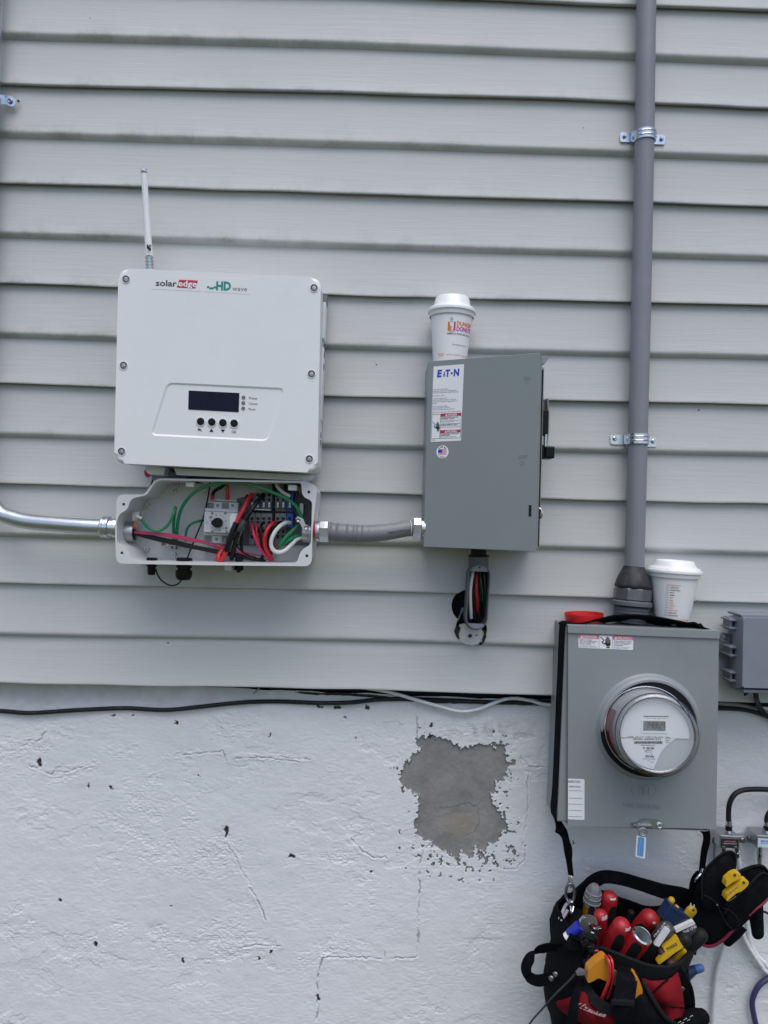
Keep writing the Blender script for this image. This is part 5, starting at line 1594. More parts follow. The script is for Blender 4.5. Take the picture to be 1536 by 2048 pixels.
# danger label
oS = MF + .0004
bm = NB(); prism(bm, rnd(f.poly([(1156.8, 1268.8), (1267, 1273.4), (1266, 1300), (1157, 1295.6)], oS), .002, 4), -oS, -MF + .0005)
dl = mb.add('danger_label', bm, M_['label'])
oP = oS + .0003
bm = NB(); ppoly(bm, f, [(1156.9, 1268.9), (1198.2, 1270.6), (1198, 1278), (1156.9, 1276.2)], oP); ppoly(bm, f, [(1225.4, 1271.8), (1267, 1273.5), (1266.8, 1280.6), (1225.2, 1279)], oP)
mb.add('warning_band', bm, M_['inkpink'], dl, split=True)
bm = NB()
text(bm, f, 'DANGER', 1167, 1275.6, 1194, 1276.7, 5.0, oP + .0003, .01); text(bm, f, 'PELIGRO', 1236, 1278.4, 1263.5, 1279.6, 5.0, oP + .0003, .01)
ppoly(bm, f, [(1163.5, 1270.6), (1166.4, 1275.6), (1160.6, 1275.4)], oP + .0003); ppoly(bm, f, [(1232, 1273.4), (1234.9, 1278.4), (1229.1, 1278.2)], oP + .0003)
mb.add('lettering', bm, M_['label'], dl)
bm = NB()
line(bm, f, 1198.3, 1270.6, 1198, 1297.2, .5, oP); line(bm, f, 1225.4, 1271.8, 1225, 1298.2, .5, oP)
hand_sign(bm, f, 1200.5, 1272.5, 1222.5, 1296, oP)
for i, s_ in enumerate(('Hazardous voltage.', 'Will cause death, serious', 'injury or considerable', 'property damage.')):
    text(bm, f, s_, 1159, 1280 + i * 2.75, 1159 + len(s_) * 1.42, 1280 + i * 2.75 + len(s_) * .055, 2.1, oP, .01)
for i, s_ in enumerate(('Turn off power supplying this', 'equipment before working inside.')):
    text(bm, f, s_, 1159, 1291.6 + i * 2.4, 1159 + len(s_) * 1.12, 1291.6 + i * 2.4 + len(s_) * .045, 1.7, oP)
for i, s_ in enumerate(('Voltaje peligroso. Causara', 'la muerte, lesiones graves', 'o danos a la propiedad', 'considerables.')):
    text(bm, f, s_, 1227.5, 1282.8 + i * 2.75, 1227.5 + len(s_) * 1.36, 1282.8 + i * 2.75 + len(s_) * .055, 2.1, oP, .01)
for i, s_ in enumerate(('Desconecte la corriente antes', 'de trabajar en el equipo.')):
    text(bm, f, s_, 1227.5, 1294.2 + i * 2.4, 1227.5 + len(s_) * 1.12, 1294.2 + i * 2.4 + len(s_) * .045, 1.7, oP)
mb.add('small_print', bm, M_['ink'], dl)
# inspection label
bm = NB(); prism(bm, rnd(f.poly([(1136, 1557.5), (1169, 1558.4), (1169, 1640), (1136, 1638.5)], oS), [.0003, .003, .003, .0003], 4), -oS, -MF + .0005)
il = mb.add('inspection_label', bm, M_['label'])
bm = NB()
text(bm, f, 'INSPECTION', 1136.2, 1565.4, 1160, 1566, 4.6, oP, .005); text(bm, f, 'INSPECTIONS', 1137.8, 1574.6, 1161, 1575.3, 3.2, oP, .005)
for y in (1581, 1596, 1608, 1620.5, 1633): line(bm, f, 1137.5, y, 1165, y + .8, .5, oP)
mb.add('small_print', bm, M_['ink'], il)
# latch
bm = NB()
prism(bm, rnd(f.poly([(1272, 1648), (1281, 1642), (1290, 1638.5), (1318, 1641.5), (1326, 1647), (1326, 1654), (1318, 1658), (1303, 1655), (1292, 1652), (1286, 1656), (1276, 1660)], MF + .006), .003, 3), -MF - .008, -MF - .004, .0008)
lt = mb.add('cover_latch', bm, M_['diecast'])
bm = NB(); lathe(bm, [(.0062, 0), (.006, .002), (.0045, .0028), (.003, .002), (0, .0024)], facing(f.l(1318.5, 1650.5, MF + .008)), 20); mb.add('latch_rivet', bm, M_['zinc'], lt)
bm = NB(); pbox(bm, f, 1267, 1650, 1304, 1653.5, MF + .012, MF - .002, .0008); mb.add('latch_tongue', bm, M_['diecast'], lt)
bm = NB(); torus(bm, facing(f.l(1285.5, 1663.5, MF + .007)), .0072, .0021); mb.add('seal_ring', bm, M_['diecast'], lt)
tg = Thing('seal_tag', 'small blue and white plastic seal tag hanging from the meter box latch', 'tag', 1281, 1670)
ft = tg.f
bm = NB(); prism(bm, rnd(ft.poly([(1273, 1671), (1292, 1674), (1289.5, 1717), (1270.5, 1713)], .106), .002, 3), -.107, -.105)
tg.add('tag_plate', bm, M_['lid'])
bm = NB(); prism(bm, ft.poly([(1277, 1674), (1288.5, 1676), (1286.5, 1713), (1274.5, 1710.5)], .108), -.1085, -.1072)
tg.add('printed_panel', bm, mat('pale_blue_print', (0.10, 0.30, 0.62), 0.4))
bm = NB(); text(bm, ft, 'SEALED', 1277.5, 1708, 1281.5, 1678, 5, .109)
tg.add('lettering', bm, M_['label'])
bm = NB(); tube(bm, ft.path([(1285, 1667, .105), (1284, 1672, .107), (1282, 1676, .1075)]), .0008, 6, 3); tg.add('tag_wire', bm, M_['diecast'])

# ================================================================== ELECTRIC METER
em = Thing('electric_meter', 'round glass electric meter reading 14869 plugged into the grey meter box', 'electric meter', 1292, 1456)
f = em.f
pb, pf = f.l(1292, 1456, .1085), f.l(1315.6, 1470.7, .2)
AX = axm(pb, pf - pb, (1, 0, 0)); AXL = (pf - pb).length
mf = Frame(em.f.M @ AX @ Matrix(((1, 0, 0, 0), (0, 0, 1, 0), (0, -1, 0, 0), (0, 0, 0, 1))))   # local frame on the meter axis, -y pointing outwards
# bring the dial upright: spin about the axis so that the pixel rows run level
pz = mf.inv @ em.f.M @ f.l(1315.6, 1440, .2)
mf = Frame(mf.M @ Matrix.Rotation(atan2(pz.x, pz.z) - R(1.0), 4, 'Y'))
MX = Matrix.Identity(4) @ FACE
bm = NB(); lathe(bm, [(0, 0), (.0885, 0), (.0885, .0095), (.0870, .0135), (.0800, .0145), (.0785, .006), (0, .006)], MX, 64)
em.add('base_ring', bm, mat('matt_black_ring', (0.006, 0.006, 0.008), 0.7, spec=0.12), fr=mf)
bm = NB(); lathe(bm, [(.0798, .0142), (.0798, .0156), (.0789, .0158), (.0786, .0140)], MX, 64)
em.add('glass_rim', bm, M_['chrome'], fr=mf)
bm = NB()
# inner drum carrying the registers, wider at the root
lathe(bm, [(0, .012), (.0765, .012), (.0750, .016), (.0690, AXL * .50), (.0640, AXL * .80), (.0640, AXL * .86), (0, AXL * .86)], MX, 48)
em.add('inner_drum', bm, mat('grey_drum_plastic', (0.42, 0.42, 0.44), 0.45, var=0.03), fr=mf)
# red marker plate wrapped on the left of the drum
bm = NB()
rowsP = []
for k in range(9):
    a = R(150 + k * 8.5)
    rowsP.append([V((cos(a) * r_, -h_, sin(a) * r_)) for r_, h_ in ((.0770, .016), (.0738, AXL * .36), (.0722, AXL * .48))])
patch(bm, rowsP, 3, 3, .0006)
em.add('red_marker', bm, mat('dark_red_plate', (0.22, 0.008, 0.015), 0.5), fr=mf)
bm = NB()
lathe(bm, [(.0788, .0145), (.0784, .022), (.0758, AXL * .6), (.0735, AXL * .86), (.0728, AXL * .93), (.0700, AXL * .975), (.0655, AXL), (.0630, AXL * .985), (.0615, AXL * .965), (0, AXL * .965)], MX, 64)
em.add('glass_cover', bm, M_['glass'], fr=mf, ang=60)
bm = NB(); lathe(bm, [(.0722, AXL * .93), (.0728, AXL * .90), (.0736, AXL * .90), (.0730, AXL * .935), (.0722, AXL * .945)], MX, 64); lathe(bm, [(.0648, AXL * .93), (.0648, AXL * .985), (.0656, AXL * .99), (.0658, AXL * .93)], MX, 64)
em.add('glass_edge', bm, mat('dark_glass_edge', (0.06, 0.063, 0.07), 0.15, var=0.05), fr=mf, split=True)
DO = AXL * .87
def dp(px, py): return mf.xz(px, py, DO)
bm = NB(); lathe(bm, [(0, AXL * .858), (.0655, AXL * .858), (.0655, DO - .0004), (0, DO - .0004)], MX, 48)
em.add('dial_plate', bm, M_['dial'], fr=mf)
# white nameplate: upper disc segment and lower tongue
c0 = V((0, 0))
uc = mf.xz(1311, 1466, DO)
up_ = []
ctr = mf.xz(1308.5, 1469, DO); rU = .0605
for i in range(25):
    a = R(186 - i * 8.0)
    up_.append((ctr[0] + cos(a) * rU, ctr[1] + sin(a) * rU))
bm = NB(); prism(bm, up_, -DO - .0012, -DO + .0008, .0004)
npu = em.add('upper_nameplate', bm, M_['label'], fr=mf)
low = mf.poly([(1251.5, 1470.2), (1362, 1470.8), (1344, 1482), (1330, 1494), (1320, 1507), (1311.5, 1527)], DO)
arc = [(ctr[0] + cos(R(a)) * rU, ctr[1] + sin(R(a)) * rU) for a in (266, 256, 246, 236, 226, 216, 206, 196, 188)]
bm = NB(); prism(bm, low[1:] + arc, -DO - .0009, -DO + .0008, .0002)
npl = em.add('lower_nameplate', bm, M_['label'], fr=mf)
o1 = DO + .0016
bm = NB(); prism_h(bm, mf.poly([(1283, 1438.5), (1336.5, 1439.5), (1335.5, 1467), (1282.5, 1466)], o1), [mf.poly([(1286.5, 1442), (1331, 1442.8), (1331, 1462.4), (1286, 1461.6)], o1)], -o1 - .0006, -DO)
em.add('display_bezel', bm, M_['label'], fr=mf)
bm = NB(); prism(bm, mf.poly([(1285, 1440), (1332, 1441), (1331.5, 1462.6), (1285, 1461.8)], o1), -o1 + .0002, -DO)
em.add('display', bm, M_['lcd'], fr=mf)
bm = NB()
SEG = {'1': 'bc', '4': 'bcfg', '8': 'abcdefg', '6': 'acdefg', '9': 'abcfg'}
for i, ch in enumerate('14869'):
    x0, y0, w_, h_ = 1291 + i * 8.1, 1443.6, 5.2, 12.4
    sl_ = -.8
    S = {'a': (x0, y0, x0 + w_, y0), 'b': (x0 + w_, y0, x0 + w_, y0 + h_ / 2), 'c': (x0 + w_, y0 + h_ / 2, x0 + w_, y0 + h_), 'd': (x0, y0 + h_, x0 + w_, y0 + h_), 'e': (x0, y0 + h_ / 2, x0, y0 + h_), 'f': (x0, y0, x0, y0 + h_ / 2), 'g': (x0, y0 + h_ / 2, x0 + w_, y0 + h_ / 2)}
    for s_ in SEG[ch]: line(bm, mf, *S[s_], 1.15, o1 + .0002)
text(bm, mf, 'kWh', 1316, 1460.6, 1323, 1460.8, 2.2, o1 + .0002)
em.add('display_digits', bm, mat('lcd_segment', (0.045, 0.05, 0.055), 0.4), fr=mf)
o2 = DO + .0015
bm = NB()
for k in range(15): line(bm, mf, 1287.5 + k * 3.35, 1433, 1289.8 + k * 3.35, 1433, 2.6, o2)
text(bm, mf, 'Ke 8E 8F 8C', 1294, 1437.6, 1335, 1438.2, 1.4, o2)
em.add('fine_print', bm, M_['greyink'], npu, fr=mf)
bm = NB()
text(bm, mf, 'CL200  240V 3W  TYPE C1SR6 30TA  1.0Kh', 1255, 1475, 1340, 1476, 2.8, o2)
text(bm, mf, 'CENTRAL  HUDSON  G & E', 1266, 1479.4, 1322, 1480, 3.0, o2, .012)
rb = random.Random(4)
x = 1268.5
while x < 1324:
    w_ = rb.choice((.7, .7, 1.1, 1.5)); line(bm, mf, x + w_ / 2, 1482.4, x + w_ / 2, 1487.4, w_, o2); x += w_ + rb.choice((.6, .9))
text(bm, mf, '*00HU7S20RG02*', 1281, 1491.4, 1311, 1491.8, 2.2, o2)
text(bm, mf, '75 388 880', 1285.5, 1498.6, 1309, 1499, 4.8, o2)
for L_ in ([(1289, 1504), (1291, 1501.8), (1296, 1500.4), (1301, 1500.6), (1304.5, 1502.6)],):
    for p_, q_ in zip(L_[:-1], L_[1:]): line(bm, mf, *p_, *q_, .5, o2)
text(bm, mf, 'centron', 1290.5, 1504.6, 1304, 1504.9, 1.6, o2)
text(bm, mf, 'Itron', 1291, 1514.4, 1308, 1515, 5.2, o2, .02, .25)
line(bm, mf, 1302.2, 1509.8, 1304.4, 1508, .8, o2)
text(bm, mf, 'WATTHOUR METER', 1285, 1518.6, 1311, 1519.2, 1.8, o2); text(bm, mf, 'USA', 1295.5, 1522.4, 1301.5, 1522.6, 1.6, o2); text(bm, mf, '5-6', 1302, 1525.2, 1308, 1525.4, 1.6, o2)
text(bm, mf, 'Kh 1.0', 1331.5, 1478.6, 1341, 1479, 1.9, o2); text(bm, mf, 'FM2S', 1331.5, 1482, 1339, 1482.4, 1.9, o2); text(bm, mf, '60Hz', 1331.5, 1485.4, 1338.5, 1485.8, 1.9, o2)
em.add('fine_print', bm, M_['ink'], npl, fr=mf)

# ================================================================== RED CAP AND CUPS
MBT = mb.f.M @ V((0, 0, bz1))
top_z = MBT.z
def topz_at(px, py, d): return P(px, py, d)
rc = Thing('red_plastic_cap', 'shallow bright red plastic cap lying on the left of the meter box top', 'cap', 1168, 1250, M=Matrix.Translation(P(1168, 1251, .045)) @ Matrix.Rotation(R(-2.0), 4, 'Y'))
bm = NB(); lathe(bm, [(0, 0), (.0345, 0), (.0355, .001), (.0382, .0245), (.0376, .0245), (.0350, .003), (0, .003)], Matrix.Identity(4), 40)
rc.add('cap_body', bm, M_['redcap'])

def cup(name_label, px, py, d, hs, r0, r1, hb, rot, dome_r, tilt):
    t = Thing('coffee_cup', name_label, 'coffee cup', px, py, group='foam coffee cups standing on the boxes', M=Matrix.Translation(P(px, py, d)) @ Matrix.Rotation(R(tilt), 4, 'Y') @ Matrix.Rotation(R(rot), 4, 'Z'))
    b_ = NB(); lathe(b_, [(0, .002), (r0 - .003, .002), (r0 - .002, 0), (r0, .001), (r1, hb), (r1 - .003, hb), (r0 - .003, .006), (0, .006)], Matrix.Identity(4), 48)
    t.add('cup_body', b_, M_['foam'])
    b_ = NB()
    e = .004
    lathe(b_, [(r1 + .0010, hb - .012), (r1 + .0016, hb - .0105), (r1 + .0022, hb - .004), (r1 + .0052, hb - .0028), (r1 + .0056, hb + .0006), (r1 + .0050, hb + .0024), (r1 + .0024, hb + .0032), (r1 + .0012, hb + .0064), (r1 - .0006, hb + .0072), (dome_r + .0012, hb + .0085), (dome_r, hb + .0105), (dome_r - .0036, hb + hs - .003), (dome_r - .0055, hb + hs - .0006), (dome_r - .0080, hb + hs), (dome_r - .010, hb + hs - .0018), (dome_r - .012, hb + hs - .006), (0, hb + hs - .007)], Matrix.Identity(4), 56)
    ld = t.add('cup_lid', b_, M_['lid'], ang=50)
    b_ = NB(); c = V((0.012, -dome_r + .0155, hb + hs - .0062)); disc(b_, Matrix.Translation(c), .0022, .0004, 10); t.add('sip_hole', b_, M_['dark'], ld)
    return t, r0, r1, hb
def wrap(bm, r0, r1, hb, off=.0004):
    for v in bm.verts:
        x, z = v.co.x, v.co.z
        r_ = r0 + (r1 - r0) * z / hb + off + (-v.co.y)
        a = x / r_
        v.co = V((r_ * sin(a), -r_ * cos(a), z))
    return bm
def flat_text(bm, s, x0, z0, x1, h, bold=0.0, slope=0.0):
    vv, fs = glyphs(s, bold)
    mn, mx = vv[:, 0].min(), vv[:, 0].max()
    vs_ = [bm.verts.new((x0 + (x1 - x0) * (p[0] - mn) / (mx - mn), 0, z0 + p[1] * h / .7 + slope * (x1 - x0) * (p[0] - mn) / (mx - mn))) for p in vv]
    for f_ in fs:
        try: bm.faces.new([vs_[i] for i in f_])
        except ValueError: pass
def flat_poly(bm, pts, y=0.0):
    bm.faces.new([bm.verts.new((x, y, z)) for x, z in pts])
def flat_rect(bm, x0, z0, x1, z1, n=8):
    for i in range(n):
        a, b_ = x0 + (x1 - x0) * i / n, x0 + (x1 - x0) * (i + 1) / n
        flat_poly(bm, [(a, z0), (b_, z0), (b_, z1), (a, z1)])
c1, r0, r1, hb = cup('foam coffee cup with orange and magenta print on the disconnect box', 899, 731, .052, .0290, .0325, .0428, .1060, 9, .0370, 1.2)
mm = .001
bm = NB(); flat_text(bm, "DUNKIN'", 1.0 * mm, 71.0 * mm, 40 * mm, 7.6 * mm, .03)
flat_poly(bm, [(-16.5 * mm, 60 * mm), (-8 * mm, 60 * mm), (-14 * mm, 77 * mm), (-16.5 * mm, 77 * mm)])
c1.add('lettering', wrap(bm, r0, r1, hb), M_['inkorange'])
bm = NB(); flat_text(bm, 'DONUTS', 1.0 * mm, 60.5 * mm, 40 * mm, 8.4 * mm, .03)
flat_poly(bm, [(-5.5 * mm, 60 * mm), (-1.2 * mm, 60 * mm), (-1.2 * mm, 77 * mm), (-4 * mm, 77 * mm)])
c1.add('lettering', wrap(bm, r0, r1, hb), M_['inkmag'])
bm = NB(); flat_text(bm, "AMERICA RUNS ON DUNKIN'", -17 * mm, 53.0 * mm, 40 * mm, 3.4 * mm, .008)
flat_text(bm, 'DunkinDonuts.com', -5 * mm, 32.6 * mm, 26 * mm, 2.6 * mm)
for L_ in ([(-14.5, 76), (-13.3, 58.6), (-5, 58.2), (-4.2, 75.2), (-9, 77.5)],):
    for (xa, za), (xb, zb_) in zip(L_, L_[1:] + L_[:1]):
        a, b_ = V((xa, za)) * mm, V((xb, zb_)) * mm; t_ = (b_ - a).normalized(); n_ = V((-t_.y, t_.x)) * .00025
        flat_poly(bm, [tuple(a + n_), tuple(b_ + n_), tuple(b_ - n_), tuple(a - n_)], -.0002)
flat_text(bm, 'DD', -11 * mm, 66 * mm, -8 * mm, 2.0 * mm)
for L_ in ([(-12, 79), (-10, 81), (-12.5, 83), (-10.5, 85), (-8, 84)], [(-9, 79), (-7, 81), (-9, 83)]):
    for (xa, za), (xb, zb_) in zip(L_[:-1], L_[1:]):
        a, b_ = V((xa, za)) * mm, V((xb, zb_)) * mm; t_ = (b_ - a).normalized(); n_ = V((-t_.y, t_.x)) * .00035
        flat_poly(bm, [tuple(a + n_), tuple(b_ + n_), tuple(b_ - n_), tuple(a - n_)])
c1.add('lettering', wrap(bm, r0, r1, hb), M_['ink'])
bm = NB(); flat_text(bm, 'CAUTION: USE SLEEVE  THIS CUP IS HOT', -16 * mm, 13.5 * mm, 34 * mm, 2.2 * mm, .02); flat_text(bm, 'CAUTION HOT', -34 * mm, 15.5 * mm, -20 * mm, 2.2 * mm, .02); flat_text(bm, 'COFFEE', -33 * mm, 12 * mm, -21 * mm, 2.2 * mm, .02)
c1.add('lettering', wrap(bm, r0, r1, hb), M_['inkorange'])
c2, r0, r1, hb = cup('foam coffee cup with an order checklist on the meter box top', 1343, 1247, .045, .0215, .0315, .0475, .1050, -6, .0410, 1.8)
items = ['DARK ROAST', 'DUNKIN DECAF', 'BLACK', 'CREAM', 'MILK', 'SKIM', 'SUGAR', 'SPLENDA', 'EQUAL', 'SWEET N LOW', 'TURBO SHOT', 'FLAVOR SWIRL']
bo, bk, bg_ = NB(), NB(), NB()
flat_text(bo, 'FLAVORS/SPECIALTY', -24 * mm, 78 * mm, 2 * mm, 2.3 * mm, .02)
for i, s_ in enumerate(items):
    z = 73.4 - i * 5.0
    x = -17.0
    flat_text(bo if i in (4, 5, 6, 7, 8, 9) else bk, s_, x * mm, z * mm, (x + len(s_) * 1.55) * mm, 2.1 * mm, .02)
    for k in range(2):
        xx_ = -24.0 + k * 3.1 + i * .12
        for j in range(6):
            a0_, a1_ = 2 * pi * j / 6, 2 * pi * (j + 1) / 6
            flat_poly(bg_, [((xx_ + 1.15 * cos(a0_)) * mm, (z + 1.0 + 1.6 * sin(a0_)) * mm), ((xx_ + 1.15 * cos(a1_)) * mm, (z + 1.0 + 1.6 * sin(a1_)) * mm), ((xx_ + .85 * cos(a1_)) * mm, (z + 1.0 + 1.3 * sin(a1_)) * mm), ((xx_ + .85 * cos(a0_)) * mm, (z + 1.0 + 1.3 * sin(a0_)) * mm)])
flat_text(bo, 'CAUTION: USE SLEEVE  THIS CUP IS HOT', -22 * mm, 10 * mm, 18 * mm, 2.4 * mm, .02); flat_text(bo, 'COFFEE', 20 * mm, 9.5 * mm, 29 * mm, 2.8 * mm, .02)
c2.add('lettering', wrap(bo, r0, r1, hb), M_['inkorange']); c2.add('lettering', wrap(bk, r0, r1, hb), M_['ink']); c2.add('check_boxes', wrap(bg_, r0, r1, hb), M_['greyink'])

# ================================================================== GREY UTILITY BOX AT THE RIGHT
ub = Thing('utility_box', 'grey plastic cable box with clip hinges beside the meter box', 'utility box', 1540, 1380, rot=1.2)
f = ub.f
UF = .095
LP = f.poly([(1487, 1235.5), (1660, 1241), (1657, 1380), (1484.5, 1375.5)], UF)
bm = NB(); prism(bm, rnd(LP, .004, 4), -UF, -.050, .002)
ub.add('lid', bm, M_['grey_plastic'])
bm = NB(); prism(bm, rnd(f.poly([(1461, 1231), (1690, 1238), (1686, 1384), (1466, 1380)], .028), .010, 4), -.052, -.016, .002)
ub.add('back_box', bm, M_['grey_plastic'])
# sloping left flank between back box and lid
bm = NB()
a = [V((x, -.051, z)) for x, z in f.poly([(1465, 1232), (1464, 1376)], .05)]
b_ = [V((x, -UF + .0008, z)) for x, z in f.poly([(1487.6, 1236), (1485, 1375)], UF)]
vsx = [bm.verts.new(p) for p in (a[0], b_[0], b_[1], a[1])]
vsy = [bm.verts.new(p + V((.004, .006, 0))) for p in (a[0], b_[0], b_[1], a[1])]
bm.faces.new(vsx); bm.faces.new(vsy[::-1])
for i in range(4): bm.faces.new((vsx[i], vsx[(i + 1) % 4], vsy[(i + 1) % 4], vsy[i]))
ub.add('lid_flank', bm, M_['grey_plastic'])
bm = NB(); prism(bm, f.poly([(1469, 1225.5), (1680, 1231), (1680, 1236.5), (1486, 1235), (1470, 1230)], .06), -.085, -.03, .001)
ub.add('rain_hood', bm, M_['grey_plastic'])
bm = NB(); prism(bm, f.poly([(1481, 1376), (1680, 1381), (1680, 1386), (1481, 1382)], .075), -.088, -.03, .001)
ub.add('bottom_rail', bm, M_['grey_plastic'])
for y in (1236, 1290.5, 1341):
    bm = NB(); pbox(bm, f, 1460.5, y, 1471, y + 25, .062, .03, .001)
    hg = ub.add('clip_hinge', bm, M_['grey_plastic'])
    bm = NB()
    for k in (3, 19): pbox(bm, f, 1459.5, y + k, 1475, y + k + 3.2, .070, .03, .0006)
    ub.add('hinge_rib', bm, M_['grey_plastic'], hg, split=True)
    bm = NB(); pbox(bm, f, 1465, y + 8, 1469.5, y + 17, .0632, .05); ub.add('hinge_slot', bm, M_['dark'], hg)
bm = NB(); prism_h(bm, rnd(f.poly([(1440.5, 1266), (1464, 1269), (1463, 1286), (1441, 1283)], .035), .004, 4), [[(f.l(1452, 1274.5, .035).x + .0062 * cos(2 * pi * i / 16), f.l(1452, 1274.5, .035).z + .0068 * sin(2 * pi * i / 16)) for i in range(16)]], -.036, -.018)
ub.add('mounting_ear', bm, M_['grey_plastic'])
bm = NB()
pbox(bm, f, 1490, 1384, 1493, 1392, .05, .045); pbox(bm, f, 1494, 1384, 1496, 1389, .05, .045)
ub.add('drain_clip', bm, M_['black'], split=True)
solo('service_cable', 'black cable dropping from the grey cable box at the right edge', 'cable', 1520, 1400, tube(NB(), WORLD.path([(1510, 1378, .045), (1512, 1392, .04), (1515, 1404, .015), (1521, 1416, -.005), (1532, 1430, -.012), (1560, 1446, -.016), (1640, 1470, -.02), (2300, 1560, -.02)]), .0048, 12, 7), M_['blackcable'])

# ================================================================== CABLES UNDER THE SIDING
CBD = -.024
solo('black_cable', 'long black cable sagging along the foundation under the siding', 'cable', 400, 1412, tube(NB(), WORLD.path([(x, y, CBD + .002 * math.sin(x * .02)) for x, y in ((-240, 1424), (-100, 1420), (0, 1422), (60, 1426), (150, 1420.5), (250, 1416.5), (330, 1420), (400, 1413.5), (450, 1408), (500, 1404), (560, 1403), (640, 1406), (700, 1405), (760, 1399), (830, 1398.5), (900, 1401), (1000, 1405), (1120, 1404))]), .0044, 12, 6), M_['blackcable'])
solo('black_cable', 'second thin black cable tucked up in the dark gap under the siding', 'cable', 700, 1390, tube(NB(), WORLD.path([(x, y, -.034) for x, y in ((540, 1376), (620, 1386), (690, 1388), (760, 1393), (830, 1402), (900, 1405), (1000, 1405), (1060, 1409), (1130, 1406))]), .0042, 10, 6), M_['blackcable'])
solo('white_cable', 'white painted cable looping down from under the siding', 'cable', 925, 1420, tube(NB(), WORLD.path([(700, 1372, -.03), (752, 1379, -.022), (790, 1387, -.018), (840, 1402, -.016), (880, 1413, -.016), (912, 1421.5, -.016), (935, 1422.5, -.016), (960, 1417, -.016), (990, 1405, -.018), (1012, 1398, -.02), (1035, 1397, -.022), (1062, 1402, -.022), (1090, 1408.5, -.02), (1118, 1410, -.018), (1160, 1410, -.02)]), .0037, 12, 7), M_['whitecable'])
solo('grey_cable', 'upper grey weathered cable right of the meter box', 'cable', 1480, 1408, tube(NB(), WORLD.path([(1400, 1404, -.018), (1440, 1407, -.018), (1480, 1411, -.018), (1515, 1419, -.018), (1560, 1432, -.02), (1700, 1460, -.02), (2400, 1500, -.02)]), .0046, 12, 6), M_['greycable'])
solo('grey_cable', 'lower dark grey cable right of the meter box', 'cable', 1480, 1417, tube(NB(), WORLD.path([(1400, 1414, -.016), (1440, 1416, -.016), (1480, 1418, -.016), (1510, 1424, -.016), (1560, 1440, -.018), (1700, 1475, -.02), (2400, 1530, -.02)]), .0050, 12, 6), M_['blackcable'])
solo('twig', 'pale twig wedged under the siding edge', 'twig', 510, 1385, tube(NB(), WORLD.path([(519, 1375, -.01), (514, 1381, -.008), (507, 1387, -.01)]), .0016, 6, 3), M_['greycable'])

# ================================================================== COAX GROUND BLOCKS
def ground_block(px, py, lab, label_mat, words, wcol, w2):
    t = Thing('coax_splitter', lab, 'cable splitter', px, py, rot=2.0)
    f = t.f
    d = .022
    b_ = NB(); pbox(b_, f, px - 20, py - 13, px + 20, py + 13, d, -.022, .002); bd = t.add('splitter_body', b_, M_['diecast'])
    b_ = NB(); pbox(b_, f, px - 17, py - 6, px + 18, py + 11.5, d + .0008, d - .002, 0); lb_ = t.add('maker_label', b_, label_mat)
    b_ = NB(); text(b_, f, words, px - 11, py + .5, px + 12, py + 1.2, 4.6, d + .0012, .01); t.add('lettering', b_, wcol, lb_)
    b_ = NB(); text(b_, f, '5-1000 MHz GROUND BLOCK', px - 14, py + 4, px + 14, py + 4.6, 1.8, d + .0012); text(b_, f, 'OUT', px - 15, py + 10.4, px - 9, py + 10.6, 2.2, d + .0012); text(b_, f, 'IN', px + 10, py + 10.6, px + 14, py + 10.8, 2.2, d + .0012); t.add('lettering', b_, w2, lb_)
    for sx in (-27, 26):
        b_ = NB(); pbox(b_, f, px + sx - 9, py - 12, px + sx + 9, py + 3, -.006, -.02, .002); er = t.add('mounting_tab', b_, M_['diecast'])
        b_ = NB(); lathe(b_, [(.0058, 0), (.0056, .003), (.004, .0045), (0, .0045)], facing(f.l(px + sx - 1, py - 4, -.006)), 16); t.add('screw', b_, M_['screw'], er)
    for sx, sy, r_ in ((-2, -13, .0052), (-13, 13, .0052), (14, 13, .0052)):
        s_ = -1 if sy < 0 else 1
        a, b2 = f.l(px + sx, py + sy, .002), f.l(px + sx, py + sy + s_ * 16, .002)
        b_ = NB(); L = (b2 - a).length; lathe(b_, [(0, -.002), (r_, -.002), (r_, .004), (r_ * .8, .0045), (r_ * .8, .008), (r_ * 1.15, .0085), (r_ * 1.15, L), (0, L)], axm(a, b2 - a), 12); t.add('coax_port', b_, M_['zinc'])
    return t
g1 = ground_block(1459.5, 1684, 'coax splitter with a black label right of the meter box', M_['ink'], 'antronix', M_['inkpink'], M_['label'])
g2 = ground_block(1533, 1684, 'coax splitter with a pale blue label at the right edge', mat('pale_blue_label', (0.50, 0.66, 0.75), 0.4), 'REGAL', M_['inkblue'], M_['ink'])
def coax(px, py, lab, pts, r, m, ferr=None):
    t = Thing('coax_cable', lab, 'coax cable', px, py)
    b_ = NB(); tube(b_, t.f.path(pts), r, 12, 7); t.add('jacket', b_, M_[m])
    if ferr:
        for y0, y1, rr, mm_ in ferr:
            a, b2 = t.f.l(ferr_x, y0, .004), t.f.l(ferr_x, y1, .004)
            b_ = NB(); L = (b2 - a).length; lathe(b_, [(0, 0), (rr, 0), (rr, L), (0, L)], axm(a, b2 - a), 16)
            t.add('crimp_ring', b_, M_[mm_])
    return t
ferr_x = 1457.5
FE = ((1640, 1651, .0062, 'zinc'), (1651.2, 1660, .0066, 'black'), (1660.2, 1672, .0060, 'zinc'))
coax(1458, 1640, 'black coax cable arching up from the black label splitter', [(1457.5, 1650, .004), (1457, 1630, .006), (1459, 1608, .008), (1468, 1590, .008), (1484, 1581, .006), (1505, 1578.5, .004), (1536, 1579, .0), (1600, 1582, -.012), (1760, 1600, -.02), (2400, 1700, -.022)], .0052, 'blackcable', FE)
ferr_x = 1534
